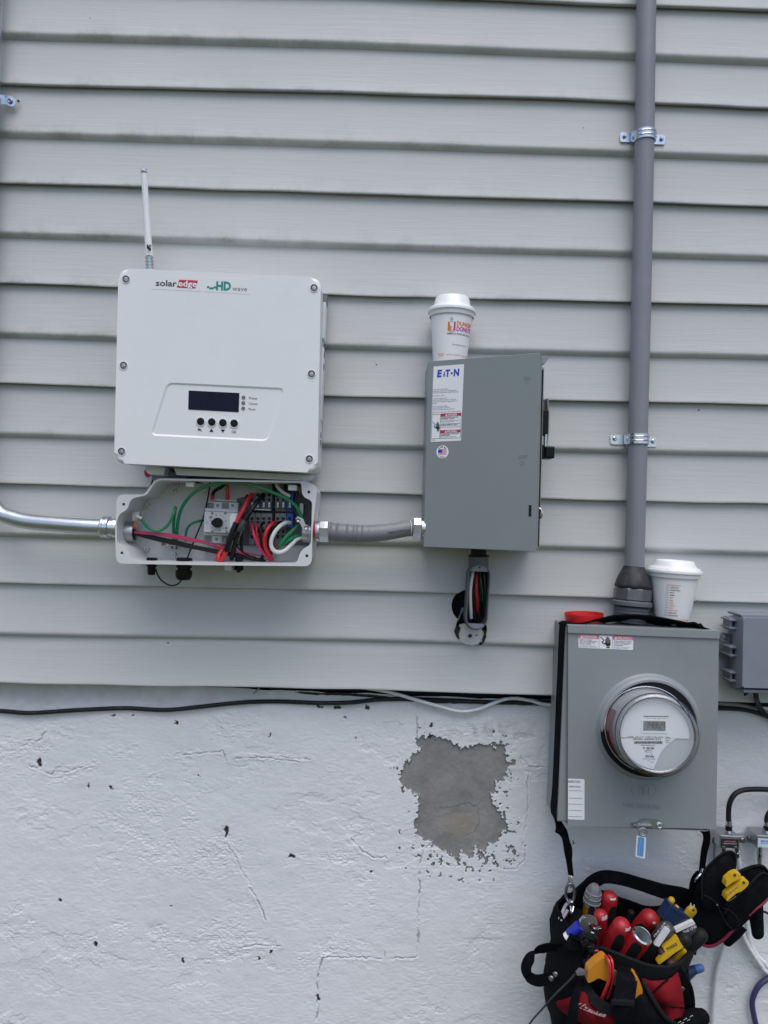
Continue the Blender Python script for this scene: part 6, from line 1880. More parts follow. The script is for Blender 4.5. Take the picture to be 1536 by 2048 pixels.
coax(1534, 1640, 'black coax cable rising from the pale blue label splitter', [(1534, 1650, .004), (1533.5, 1640, .005), (1536, 1630, .006), (1545, 1620, .006), (1570, 1612, .004), (1620, 1606, -.01), (1760, 1622, -.02), (2400, 1720, -.022)], .0052, 'blackcable', FE)
solo('coax_cable', 'grey white coax cable hanging from the tool pouch to the bottom edge', 'coax cable', 1430, 1990, tube(NB(), WORLD.path([(1446, 1700, .0), (1450, 1790, -.012), (1452, 1870, -.015), (1443, 1910, -.018), (1434, 1945, -.02), (1429, 1990, -.02), (1426, 2060, -.02), (1425, 2260, -.02), (1424, 2900, -.02)]), .0050, 12, 8), M_['whitecable'])
solo('coax_cable', 'upper of two pale cables curving out of frame below the tool pouch', 'coax cable', 1510, 1900, tube(NB(), WORLD.path([(1474, 1700, .0), (1488, 1800, -.012), (1494, 1850, -.015), (1500, 1885, -.018), (1512, 1908, -.018), (1528, 1925, -.018), (1545, 1938, -.018), (1640, 1985, -.02), (1900, 2080, -.02), (2100, 2800, -.02)]), .0048, 12, 8), M_['whitecable'])
solo('coax_cable', 'lower of two pale cables curving out of frame below the tool pouch', 'coax cable', 1500, 1905, tube(NB(), WORLD.path([(1478, 1830, -.01), (1484, 1864, -.014), (1494, 1888, -.016), (1508, 1910, -.016), (1522, 1930, -.016), (1540, 1948, -.018), (1640, 2010, -.02), (1880, 2110, -.02), (2070, 2800, -.02)]), .0048, 12, 8), M_['whitecable'])
solo('data_cable', 'dark purple cable curving in at the bottom right corner', 'cable', 1508, 2000, tube(NB(), WORLD.path([(2400, 1960, -.016), (1800, 1905, -.016), (1640, 1925, -.014), (1560, 1950, -.016), (1535, 1958, -.016), (1517, 1972, -.016), (1506, 1995, -.016), (1505, 2015, -.016), (1512, 2050, -.018), (1524, 2100, -.02), (1530, 2260, -.02), (1534, 2900, -.02)]), .0056, 12, 8), M_['purple'])
solo('ground_wire', 'bare ground wire dropping beside the left splitter screw', 'wire', 1428, 1690, tube(NB(), WORLD.path([(1428, 1680, -.008), (1429, 1694, -.006), (1428, 1712, -.01), (1430, 1760, -.018)]), .0022, 8, 5), M_['greycable'])
solo('thin_black_wire', 'thin black wire passing behind the tool pouch at the right edge', 'wire', 1530, 1825, tube(NB(), WORLD.path([(1500, 1815, -.01), (1530, 1824, -.012), (1545, 1830, -.014), (1620, 1850, -.02), (2300, 1960, -.02)]), .0024, 8, 5), M_['blackcable'])
solo('ground_tube', 'short grey ground tube under the right splitter', 'tube', 1521, 1720, tube(NB(), WORLD.path([(1519, 1697, .0), (1519, 1720, -.004), (1520, 1760, -.01)]), .0046, 12, 3), M_['diecast'])

# ================================================================== TOOL BAG
bag = Thing('tool_bag', 'black and red fabric tool bag hung by its strap from the meter box', 'tool bag', 1240, 2040)
f = bag.f
def G(*rows): return [[f.l(*p) for p in r] for r in rows]
def cloth(name, rows, m, nu=6, nv=6, th=.003, parent=None, label=None, wr=.0):
    b_ = NB(); patch(b_, G(*rows), nu, nv, th)
    if wr:
        for v in b_.verts:
            n_ = float(vnoise(np.array([v.co.x * 38 + 7]), np.array([v.co.z * 38 + v.co.y * 20]))[0]) - .5
            v.co.y += n_ * wr
    return bag.add(name, b_, M_[m], parent, label, ang=60)
def belt(name, pts, wv, wd, th, m='webbing', sub=6, parent=None, label=None):
    b_ = NB(); strap(b_, f.path(pts), wv, wd, th, sub); return bag.add(name, b_, M_[m], parent, label, ang=50)
# main bucket: lofted rings (world metres)
rings = [(.866, .489, .085, .114, .092, .024), (.83, .484, .092, .124, .104, .018), (.775, .478, .100, .131, .112, .008), (.70, .480, .105, .124, .110, 0), (.62, .482, .105, .112, .096, 0), (.585, .48, .105, .118, .09, 0)]
NSEG = 40
def ring_pt(r_, k, inset=0.0, dz=0.0):
    z, cx, cd_, a, b_, tl = r_
    t = 2 * pi * k / NSEG
    ex = .82
    c_, s_ = cos(t), sin(t)
    x = math.copysign(abs(c_) ** ex, c_) * (a - inset); d_ = math.copysign(abs(s_) ** ex, s_) * (b_ - inset)
    zz = z - tl * (d_ / b_) * .8 - tl * (x / a) * .9 + dz
    wob = 0.004 * sin(t * 5 + z * 40) + .003 * sin(t * 11 + z * 90)
    return f.w(V((cx + x + wob * c_, -(cd_ + d_ + wob * s_), zz)))
bm = NB()
prev = None
seq = [(r_, 0, 0) for r_ in rings]
fine_r = []
for i in range(len(rings) - 1):
    for j in range(4):
        fine_r.append(tuple(rings[i][k] * (1 - j / 4) + rings[i + 1][k] * j / 4 for k in range(6)))
fine_r.append(rings[-1])
vr = [[bm.verts.new(ring_pt(r_, k)) for k in range(NSEG)] for r_ in fine_r]
inn_ = [[bm.verts.new(ring_pt(r_, k, .005)) for k in range(NSEG)] for r_ in fine_r[:-2]]
for L_ in (vr, inn_):
    for a, b_ in zip(L_[:-1], L_[1:]):
        for k in range(NSEG): bm.faces.new((a[k], a[(k + 1) % NSEG], b_[(k + 1) % NSEG], b_[k]))
for k in range(NSEG): bm.faces.new((vr[0][k], vr[0][(k + 1) % NSEG], inn_[0][(k + 1) % NSEG], inn_[0][k]))
bm.faces.new(vr[-1]); bm.faces.new(inn_[-1])
bag.add('bag_body', bm, M_['nylon'], ang=60)
# inner padding that carries the tools
bm = NB(); lathe(bm, [(0, 0), (.108, 0), (.104, .006), (0, .008)], Matrix.Translation(f.w(V((.478, -.10, .765)))) @ Matrix.Diagonal((1, .78, 1, 1)), 32)
bag.add('inner_divider', bm, M_['nylon'])
# rim binding along the front of the mouth
bm = NB(); strap(bm, f.path([(1168, 1908, .150), (1195, 1905, .175), (1225, 1915, .195), (1262, 1932, .204), (1305, 1946, .204), (1345, 1944, .190), (1372, 1925, .165), (1385, 1900, .13)]), V((0, -.25, 1)), [.020, .022, .026, .030, .031, .030, .028, .024], .006, 6)
bag.add('rim_band', bm, M_['binding'], ang=50)
# carrying handle arch at the back
bm = NB(); strap(bm, f.path([(1147, 1800, .040), (1165, 1782, .035), (1185, 1765, .03), (1207, 1754, .03), (1240, 1757, .03), (1280, 1768, .03), (1325, 1782, .03), (1365, 1792, .03), (1392, 1806, .035), (1400, 1830, .045)]), [V((.3, 0, 1)), V((.35, 0, 1)), V((.3, 0, 1)), V((0, 0, 1)), V((.05, 0, 1)), V((.1, 0, 1)), V((.12, 0, 1)), V((.2, 0, 1)), V((.6, 0, 1)), V((1, 0, .3))], [.030, .028, .027, .024, .024, .024, .027, .032, .036, .036], .007, 6)
bag.add('carry_handle', bm, M_['webbing'], ang=50)
# raised back wall of the bag, under the handle
cloth('back_panel', [[(1150, 1795, .012), (1185, 1780, .01), (1215, 1782, .01), (1235, 1792, .01), (1265, 1802, .01), (1290, 1811, .01), (1318, 1811, .01), (1345, 1800, .01), (1385, 1805, .012), (1402, 1825, .02)],
                     [(1140, 1835, .015), (1180, 1830, .005), (1210, 1830, .0), (1240, 1832, .0), (1265, 1836, .0), (1290, 1840, .0), (1318, 1845, .0), (1345, 1850, .0), (1385, 1860, .01), (1400, 1870, .02)],
                     [(1120, 1890, .02), (1180, 1900, .005), (1210, 1900, .0), (1240, 1900, .0), (1265, 1900, .0), (1290, 1900, .0), (1318, 1900, .0), (1345, 1900, .0), (1380, 1905, .01), (1392, 1910, .02)]], 'nylon', 3, 6, .004)
# left flank wing
cloth('side_panel', [[(1136, 1826, .05), (1148, 1815, .06), (1165, 1822, .075)], [(1112, 1856, .06), (1135, 1860, .11), (1160, 1880, .135)], [(1097, 1905, .06), (1125, 1912, .13), (1160, 1920, .16)], [(1087, 1950, .06), (1118, 1962, .145), (1160, 1965, .18)], [(1094, 1985, .06), (1122, 2000, .14), (1168, 2005, .185)], [(1110, 2008, .06), (1135, 2025, .13), (1170, 2040, .18)]], 'nylon', 6, 5, .004, wr=.008)
# webbing loop on the left
bm = NB(); strap(bm, f.path([(1125, 1893, .12), (1100, 1894, .11), (1078, 1901, .10), (1060, 1917, .095), (1052, 1936, .095), (1058, 1953, .10), (1074, 1961, .11), (1094, 1958, .125), (1114, 1950, .145)]), [V((0, -.5, 1)), V((0, -.5, 1)), V((.3, -.5, 1)), V((.8, -.6, .5)), V((1, -.6, 0)), V((.7, -.6, -.7)), V((.3, -.5, -1)), V((0, -.5, -1)), V((0, -.5, -1))], .020, .003, 6)
bag.add('hammer_loop', bm, M_['webbing'], ang=50)
for px, py in ((1111, 1949), (1102.5, 1957)):
    bm = NB(); lathe(bm, [(.0050, -.001), (.0046, .0012), (.003, .0022), (0, .0022)], axm(f.l(px, py, .158), V((-.35, -1, .25))), 18); bag.add('rivet', bm, M_['screw'])
# left front pocket, red with dark binding and white script
pk = cloth('front_pocket', [[(1112, 2004, .185), (1140, 1994, .205), (1165, 1984, .222), (1180, 1996, .222), (1200, 2014, .236), (1230, 2026, .243), (1262, 2030, .243)],
                       [(1117, 2016, .185), (1143, 2014, .21), (1168, 2016, .23), (1188, 2026, .232), (1210, 2038, .246), (1236, 2047, .25), (1264, 2050, .248)],
                       [(1136, 2034, .18), (1158, 2038, .205), (1180, 2044, .226), (1200, 2052, .23), (1222, 2062, .243), (1245, 2070, .246), (1266, 2074, .243)],
                       [(1160, 2050, .11), (1178, 2062, .16), (1195, 2072, .195), (1215, 2085, .215), (1235, 2096, .225), (1255, 2104, .225), (1270, 2108, .22)]], 'rednylon', 5, 5, .003, label='red front pocket with white script', wr=.003)
bm = NB(); strap(bm, f.path([(1168, 1950, .195), (1172, 1972, .205), (1184, 1994, .224), (1205, 2012, .242), (1232, 2023, .25), (1268, 2027, .25)]), [V((1, 0, .1)), V((1, 0, .4)), V((.8, 0, .8)), V((.4, 0, 1)), V((.2, 0, 1)), V((0, 0, 1))], [.016, .017, .018, .017, .016, .016], .005, 6)
bag.add('pocket_binding', bm, M_['binding'], pk, ang=50)
bm = NB()
S = [(1151, 2003), (1164, 2013), (1178, 2022), (1195, 2031), (1212, 2034)]
word = 'Milwaukee'
for i, ch in enumerate(word):
    t = i / len(word) * 4; t2 = (i + .92) / len(word) * 4
    a, b_ = lerp_list([V(p) for p in S], t), lerp_list([V(p) for p in S], t2)
    dd = .206 + .046 * (i / 8) ** .8
    text(bm, f, ch, a.x, a.y, b_.x, b_.y, 9.5 if i in (0, 2) else 8, dd + .012, .02, .35)
for i in range(8):
    a = V((1152 + i * 7.2, 2010 + 24 * (i / 8) ** .75)); b_ = V((1152 + (i + 1) * 7.2, 2010 + 24 * ((i + 1) / 8) ** .75))
    line(bm, f, a.x, a.y, b_.x, b_.y, 1.3, .219 + .046 * (i / 8) ** .8)
bag.add('lettering', bm, mat('faded_white_print', (0.42, 0.36, 0.38), 0.7), pk)
# right front pocket: red gusset
pr2 = cloth('side_pocket', [[(1284, 1958, .212), (1310, 1962, .214), (1338, 1958, .205), (1356, 1944, .19)],
                       [(1296, 1978, .214), (1322, 1976, .222), (1344, 1972, .216), (1362, 1966, .198)],
                       [(1308, 2000, .214), (1330, 2000, .226), (1350, 1998, .222), (1367, 1994, .202)],
                       [(1318, 2014, .212), (1336, 2014, .222), (1354, 2014, .218), (1369, 2013, .20)],
                       [(1328, 2038, .212), (1342, 2040, .222), (1358, 2036, .216), (1370, 2030, .198)]], 'rednylon', 5, 5, .003, label='red side pocket behind the black flap', wr=.003)
bm = NB(); tube(bm, f.path([(1336, 1958, .209), (1322, 1970, .222), (1306, 1985, .218)]), .0016, 6, 5); tube(bm, f.path([(1318, 2012, .218), (1340, 2013, .226), (1367, 2016, .205)]), .0014, 6, 5)
bag.add('seam', bm, M_['nylon'], pr2, split=True)
bm = NB(); strap(bm, f.path([(1354, 1938, .185), (1365, 1955, .188), (1374, 1975, .188), (1378.5, 1998, .186), (1378, 2020, .182), (1372, 2042, .176), (1362, 2062, .17)]), [V((1, -.5, .2)), V((1, -.5, .25)), V((1, -.5, .1)), V((1, -.5, 0)), V((1, -.5, -.1)), V((1, -.5, -.3)), V((1, -.5, -.4))], [.016, .018, .019, .019, .019, .018, .018], .005, 6)
bag.add('pocket_binding', bm, M_['nylon'], pr2, ang=50)
bm = NB(); lathe(bm, [(.0045, 0), (.0042, .0015), (.002, .0022), (0, .0022)], facing(f.l(1364.5, 1977, .199)), 14); bag.add('rivet', bm, M_['screw'])
# black middle pocket and its diagonal edge
cloth('middle_pocket', [[(1262, 1968, .222), (1275, 1966, .232), (1286, 1966, .232)], [(1262, 1998, .25), (1282, 1992, .258), (1300, 1992, .25)], [(1262, 2025, .262), (1292, 2018, .268), (1316, 2018, .255)], [(1264, 2055, .262), (1300, 2045, .268), (1338, 2042, .25)], [(1266, 2100, .245), (1302, 2090, .25), (1345, 2080, .23)]], 'nylon', 6, 5, .004, wr=.004)
bm = NB(); tube(bm, f.path([(1285, 1963, .236), (1298, 1985, .256), (1314, 2012, .262), (1330, 2034, .26), (1350, 2047, .25)]), .0036, 8, 6)
bag.add('pocket_piping', bm, M_['binding'])
# centre strap with its keeper
belt('centre_strap', [(1256, 1936, .214), (1254, 1955, .248), (1251, 1980, .262), (1248, 2002, .270), (1250, 2030, .272), (1252, 2060, .268), (1254, 2100, .255)], V((1, 0, 0)), [.034, .034, .034, .036, .034, .034, .034], .004)
bm = NB(); prism(bm, rnd(f.poly([(1224, 2000), (1268, 2003), (1267, 2012), (1222, 2009)], .278), .002, 3), -.280, -.274, .001)
bag.add('strap_keeper', bm, M_['binding'])
# long loose strap at the left front
belt('hanging_strap', [(1163, 1958, .200), (1158, 1975, .214), (1150, 1998, .222), (1146, 2025, .226), (1142, 2055, .226), (1139, 2110, .222)], [V((1, 0, .3)), V((1, 0, .3)), V((1, 0, .1)), V((1, 0, 0)), V((1, 0, 0)), V((1, 0, 0))], [.010, .012, .014, .017, .019, .019], .0025)
bm = NB(); prism(bm, rnd(f.poly([(1152, 1946), (1160, 1938), (1170, 1942), (1171, 1948), (1153, 1949)], .215), .002, 3), -.219, -.21, .001)
bag.add('strap_tab', bm, mat('grey_strap_tab', (0.11, 0.115, 0.13), 0.6))
# shoulder strap: up the left of the meter box, across its top, down the right side
MBF = mb.f
wl = MBF.M
def mw(x, d_, z): return f.w(MBF.M @ V((x, -d_, z)))
ptsS = [f.l(1142, 1752, .045), f.l(1138, 1720, .056), f.l(1132, 1680, .070)]
wS = [V((1, 0, 0)), V((1, -.1, 0)), V((.5, -1, 0))]
wdS = [.010, .012, .022]
for z_ in (bz0 + .003, bz0 + .06, bz0 + .16, bz0 + .28, bz1 - .012):
    ptsS.append(mw(bx0 - .0022, .076, z_)); wS.append(V((0, 1, 0))); wdS.append(.036)
ptsS.append(mw(bx0 + .003, .074, bz1 + .0035)); wS.append(V((0, 1, 0))); wdS.append(.038)
for u, h_, d_ in ((.10, .003, .072), (.22, .006, .070), (.34, .016, .076), (.46, .019, .078), (.58, .0185, .078), (.72, .0135, .078), (.84, .008, .074), (.90, .009, .074), (.955, .005, .074)):
    ptsS.append(mw(bx0 + (bx1 - bx0) * u, d_, bz1 + h_)); wS.append(V((0, 1, -.48 if .2 < u < .93 else -.1))); wdS.append(.040)
ptsS.append(mw(bx1 + .001, .070, bz1 + .0025)); wS.append(V((0, 1, 0))); wdS.append(.036)
for z_ in (bz1 - .02, bz1 - .12, bz1 - .25, bz0 + .02):
    ptsS.append(mw(bx1 + .0026, .060, z_)); wS.append(V((0, 1, 0))); wdS.append(.034)
ptsS += [f.l(1413, 1668, .058), f.l(1408, 1705, .052), f.l(1403.5, 1742, .045)]; wS += [V((1, -.6, 0)), V((1, -.2, 0)), V((1, 0, 0))]; wdS += [.014, .012, .011]
bm = NB(); strap(bm, ptsS, wS, wdS, .0025, 5)
ss = bag.add('shoulder_strap', bm, M_['webbing'], ang=60)
# hardware: swivel snap and rings on the left
bm = NB(); tube(bm, f.path([(1139, 1762, .05), (1137, 1756, .052), (1140, 1752, .054), (1143.5, 1756, .056), (1142, 1772, .058), (1140, 1775, .058)]), .0022, 10, 5)
bag.add('swivel_link', bm, M_['chrome'], ss)
hc = f.l(1140.5, 1786, .062)
bm = NB(); torus(bm, facing(hc) @ Matrix.Rotation(R(2), 4, 'Z'), .0185, .0030, .48, 32, 10)
bag.add('snap_hook', bm, M_['screw'], ss)
bm = NB(); tube(bm, f.path([(1143, 1800, .063), (1142.5, 1808, .064), (1141, 1816, .066)]), [.005, .0042, .003], 12, 4)
bag.add('hook_barrel', bm, M_['chrome'], ss)
bm = NB(); strap(bm, f.path([(1146, 1806, .066), (1138, 1806, .07), (1131, 1813, .075), (1126, 1825, .078), (1121, 1834, .08), (1123, 1837, .085), (1129, 1833, .09), (1136, 1820, .085)]), V((.35, -1, .2)), .009, .003, 6)
bag.add('steel_ring', bm, M_['chrome'])
bm = NB(); tube(bm, f.path([(1141, 1812, .07), (1142, 1825, .075), (1141, 1831, .078), (1144, 1826, .082), (1147, 1813, .075)]), .0016, 8, 5)
bag.add('split_ring', bm, M_['chrome'])
bm = NB(); tube(bm, f.path([(1405, 1738, .06), (1402, 1746, .066), (1396, 1756, .07), (1391, 1764, .07), (1394, 1757, .074), (1402, 1747, .072)]), .0022, 10, 5)
bag.add('snap_hook', bm, M_['chrome'], ss)
bm = NB(); strap(bm, f.path([(1384, 1815, .05), (1386, 1780, .05), (1391, 1758, .052), (1402, 1745, .055), (1410, 1752, .06), (1404, 1775, .065)]), V((1, 0, .2)), .016, .0035, 6)
bag.add('anchor_loop', bm, M_['webbing'], ang=50)

# ================================================================== TOOLS IN THE BAG
def tool(name, label, cat, px, py, group=None): return Thing(name, label, cat, px, py, group=group)
def driver(label, path, radii, grip=None, capm=None, mark=None, flat=1.0, group='red handled screwdrivers in the tool bag'):
    """path from the bag upward to the butt; radii in metres"""
    t = tool('screwdriver', label, 'screwdriver', path[-1][0], path[-1][1], group)
    fp = t.f.path(path)
    b_ = NB(); (tube if capm else dome_tube)(b_, fp, radii, 18, 6, flat=flat); hdl = t.add('handle', b_, M_['redplastic'], ang=60)
    ax_ = (fp[-1] - fp[-2]).normalized()
    for u_ in (.06, .13):
        c = lerp_list(fp, u_ * (len(fp) - 1)); b_ = NB(); torus(b_, axm(c, ax_), lerp_list(list(radii), (len(radii) - 1) * u_) * .98, .0014, 1, 20, 6); t.add('grip_rib', b_, M_['black_rub'], hdl)
    if grip:
        for off in grip:
            # inset rubber panel: a lozenge lying on the handle towards the viewer
            r_ = radii[-2] if len(radii) > 1 else radii[-1]
            u0, u1, sx, ln = off
            at_ = lambda u_: lerp_list(fp, min(u_, .999) * (len(fp) - 1))
            side = ax_.cross(V((0, -1, .25))).normalized()
            nrm = side.cross(ax_).normalized()
            if nrm.y > 0: nrm = -nrm
            rows_ = []
            for i in range(5):
                c = at_(u0 + (u1 - u0) * i / 4)
                rr = lerp_list(radii, (len(radii) - 1) * (u0 + (u1 - u0) * i / 4)) + .0018
                w_ = ln * (1 if 0 < i < 4 else .55)
                rows_.append([c + (nrm * cos(a) + side * sin(a)) * rr for a in [R(sx + w_ * k) for k in (-1, -.5, 0, .5, 1)]])
            b_ = NB(); patch(b_, rows_, 3, 3, .001); t.add('rubber_grip', b_, M_['black_rub'], hdl, ang=50)
    if capm:
        c = fp[-1] + ax_ * .001
        b_ = NB(); lathe(b_, [(0, -.004), (radii[-1] * .99, -.004), (radii[-1] * .97, .0012), (radii[-1] * .84, .0034), (radii[-1] * .80, .0026), (0, .0028)], axm(c, ax_), 24); t.add('steel_cap', b_, M_[capm], hdl)
    if mark:
        b_ = NB()
        c = fp[-1] + ax_ * radii[-1] * .5
        side = ax_.cross(V((0, -1, .3))).normalized(); nrm = side.cross(ax_).normalized()
        if nrm.y > 0: nrm = -nrm
        rr = radii[-1]
        rows_ = []
        for i in range(3):
            c2_ = c + ax_ * rr * (.0 + mark[1] * (i - 1))
            rr2 = rr * .92 - i * rr * .04
            rows_.append([c2_ + (nrm * cos(a) + side * sin(a)) * (rr2 + .0006) for a in [R(mark[0] + mark[2] * k) for k in (-1, 0, 1)]])
        patch(b_, rows_, 3, 3, .0006); t.add('white_mark', b_, M_['tapewhite'], hdl)
    return t
driver('upright red screwdriver with a white dash at the back of the bag', [(1204, 1890, .05), (1209, 1850, .055), (1215, 1825, .06), (1219, 1796, .066)], [.0100, .0130, .0148, .0155], [(.45, .93, 18, 28)], None, (10, .10, 24))
t = driver('short red screwdriver with a worn whitish butt behind the wrench', [(1190, 1895, .10), (1196, 1868, .112), (1200, 1845, .122), (1201.5, 1832, .128)], [.0085, .0105, .0125, .0130], None, None, (20, .28, 30))
driver('fat red screwdriver with scuffed lettering left of the silver capped one', [(1208, 1925, .11), (1222, 1897, .125), (1236, 1868, .14), (1243, 1852, .148)], [.0150, .0175, .0190, .0165], [(.36, .97, -6, 24)], None, (35, .16, 26))
driver('red screwdriver with a silver steel cap in the middle of the bag', [(1240, 1935, .13), (1258, 1908, .148), (1275, 1884, .162), (1284, 1872, .17)], [.0165, .0185, .0195, .0185], [(.34, .97, -18, 25)], 'chrome', None)
driver('glossy red screwdriver leaning right behind the silver capped one', [(1252, 1885, .07), (1268, 1867, .08), (1284, 1850, .09), (1299, 1836, .10)], [.0100, .0130, .0165, .0172], [(.26, .88, -16, 32)], None, (18, .10, 10))
# tape or knife with grey ribbed end
t = tool('utility_knife', 'worn yellow knife handle with a ribbed grey end cap', 'knife', 1188, 1790)
fp = t.f.path([(1172, 1865, .05), (1178, 1830, .056), (1183, 1806, .060)])
b_ = NB(); tube(b_, fp, [.012, .0145, .0155], 4, 4, True); t.add('knife_body', b_, M_['orange'], ang=30)
fp2 = t.f.path([(1182.5, 1808, .060), (1186, 1790, .064), (1188.5, 1779, .066)])
b_ = NB(); dome_tube(b_, fp2, [.0165, .0165, .0135], 6, 3); gc = t.add('end_cap', b_, M_['greyrubber'], ang=40)
b_ = NB()
for k in range(3):
    c = fp2[0].lerp(fp2[2], .25 + .3 * k); torus(b_, axm(c, fp2[2] - fp2[0]), .0163 - .001 * k, .0012, 1, 20, 6)
t.add('cap_rib', b_, mat('pale_grey_rib', (0.24, 0.24, 0.235), 0.7), gc, split=True)
b_ = NB(); prism(b_, rnd(t.f.poly([(1180, 1812), (1196, 1812), (1192, 1835), (1175, 1833)], .074), .002, 3), -.0755, -.07); t.add('grip_panel', b_, M_['black_rub'])
# adjustable wrench
t = tool('adjustable_wrench', 'chromed adjustable wrench lying over the left of the tools', 'wrench', 1178, 1850)
wf = t.f
b_ = NB(); prism(b_, rnd(wf.poly([(1162, 1866), (1157, 1850), (1158, 1838), (1166, 1830), (1178, 1828.5), (1189, 1832), (1194.5, 1842), (1190, 1846.5), (1183, 1840.5), (1177, 1843), (1175.5, 1850), (1179, 1858), (1186, 1857), (1184, 1866), (1180, 1885), (1168, 1885)], .150), .003, 3), -.158, -.150, .002)
t.add('wrench_head', b_, M_['emt'])
b_ = NB(); prism(b_, rnd(wf.poly([(1177, 1845), (1183, 1850), (1188, 1857), (1202, 1853.5), (1202.5, 1860), (1197, 1863), (1186, 1863), (1178, 1854)], .156), .002, 3), -.160, -.152, .001)
t.add('movable_jaw', b_, M_['chrome'])
b_ = NB(); lathe(b_, [(0, 0), (.004, 0), (.005, .002), (.004, .004), (.005, .006), (.004, .008), (.005, .010), (.004, .012), (0, .012)], axm(wf.l(1184, 1866, .155), V((.2, 0, 1))), 12); t.add('worm_screw', b_, M_['chrome'])
b_ = NB(); tube(b_, wf.path([(1172, 1880, .152), (1178, 1905, .145), (1184, 1935, .12)]), [.009, .0085, .0085], 10, 3, True, .5); t.add('wrench_handle', b_, M_['emt'])
# blue marker
t = tool('marker_pen', 'blue and white marker pen beside the wrench', 'marker', 1148, 1862)
b_ = NB(); tube(b_, t.f.path([(1140, 1870, .148), (1147, 1863, .15), (1156, 1855, .152), (1160, 1851, .153)]), .0100, 14, 2); t.add('marker_barrel', b_, M_['blue'])
b_ = NB(); tube(b_, t.f.path([(1134, 1876, .147), (1142, 1868.5, .149)]), .0096, 14, 1); t.add('marker_end', b_, M_['lid'])
b_ = NB(); strap(b_, bag.f.path([(1136, 1878, .158), (1146, 1886, .168), (1158, 1880, .172), (1164, 1868, .168)]), V((.5, -.2, .8)), .024, .004, 5); b_.transform(bag.f.M); bag.add('pen_sleeve', b_, M_['nylon'], fr=WORLD)
# bundle of black cable tie ends
t = tool('cable_tie_bundle', 'bundle of black cable ties with one pink head at the bag front', 'cable ties', 1183, 1900)
rb = random.Random(11)
for k in range(30):
    u, v_ = rb.uniform(-1, 1), rb.uniform(-1, 1)
    px, py = 1182 + u * 15 + v_ * 4, 1895 + v_ * 28 - u * 3
    c = t.f.l(px, py, .178 + .008 * (1 - u * u) + rb.uniform(-.003, .004))
    M0 = Matrix.Translation(c) @ Matrix.Rotation(rb.uniform(-.7, .7), 4, 'Y') @ Matrix.Rotation(rb.uniform(-.6, .6), 4, 'X')
    b_ = NB(); box(b_, -.0040, .0040, -.0036, .0036, -.005, .005, .0008, 1); b_.transform(M0)
    m_ = 'pink' if (k == 7) else ('black' if k % 3 else 'binding')
    hd_ = t.add('tie_head', b_, M_[m_])
b_ = NB()
for k in range(14):
    px, py = 1172 + k * 1.6, 1880 + (k * 37 % 40)
    tube(b_, t.f.path([(px, py, .178), (px - 3, py + 22, .165), (px - 5, py + 50, .14)]), .0016, 5, 2)
t.add('tie_tails', b_, M_['black'], kind='stuff')
b_ = NB(); torus(b_, facing(t.f.l(1193, 1906, .188)), .0042, .0018, 1, 16, 6); t.add('pink_tie_head', b_, M_['pink'])
b_ = NB(); strap(b_, WORLD.path([(1150, 1948, .215), (1135, 1965, .214), (1112, 1987, .21), (1090, 2012, .20), (1068, 2036, .195), (1056, 2052, .19)]), V((.2, -1, .3)), [.005, .005, .004, .0035, .003, .003], .0016, 6)
solo('cable_tie', 'single grey black cable tie tail sticking out at lower left', 'cable tie', 1110, 1990, b_, M_['blackcable'])
# amber clamp meter with leads
t = tool('clamp_meter', 'amber multimeter with red and black leads behind the centre strap', 'multimeter', 1225, 1955)
b_ = NB()
prism(b_, rnd(t.f.poly([(1173, 1960), (1176, 1938), (1190, 1924), (1208, 1912), (1216, 1918), (1218, 1932), (1217, 1962), (1207, 1958), (1196, 1953), (1186, 1959), (1176, 1964)], .222), .0025, 3), -.226, -.205, .003)
t.add('meter_shoulder', b_, M_['orange'])
b_ = NB()
prism(b_, rnd(t.f.poly([(1270, 1950), (1275, 1953), (1280, 1966), (1283, 1976), (1281, 1992), (1272, 2002), (1261, 1994), (1266, 1978)], .250), .0025, 3), -.256, -.23, .003)
t.add('meter_shoulder', b_, M_['orange'])
b_ = NB(); prism(b_, rnd(t.f.poly([(1190, 1955), (1222, 1930), (1275, 1955), (1278, 2000), (1262, 2004), (1205, 1985)], .212), .004, 3), -.214, -.19, .002); t.add('meter_body', b_, M_['black'])
b_ = NB(); prism(b_, rnd(t.f.poly([(1226, 1938), (1238, 1945), (1236, 1972), (1226, 1968)], .217), .002, 3), -.219, -.21, .001); t.add('dial_panel', b_, mat('brown_grey_panel', (0.16, 0.12, 0.06), 0.5))
for k, (m_, off, lab) in enumerate((('red', 0, 'red test lead'), ('black', 3.4, 'black test lead'), ('red', 6.0, 'red test lead'))):
    b_ = NB(); tube(b_, t.f.path([(1211 + off, 1913, .222), (1217 + off, 1921, .236), (1220.5 + off * .7, 1938, .24), (1220 + off * .7, 1955, .238), (1213 + off * 1.3, 1975, .234), (1204 + off * 1.6, 1996, .226)]), .0030, 10, 6); t.add('test_lead', b_, M_[m_], label=lab)
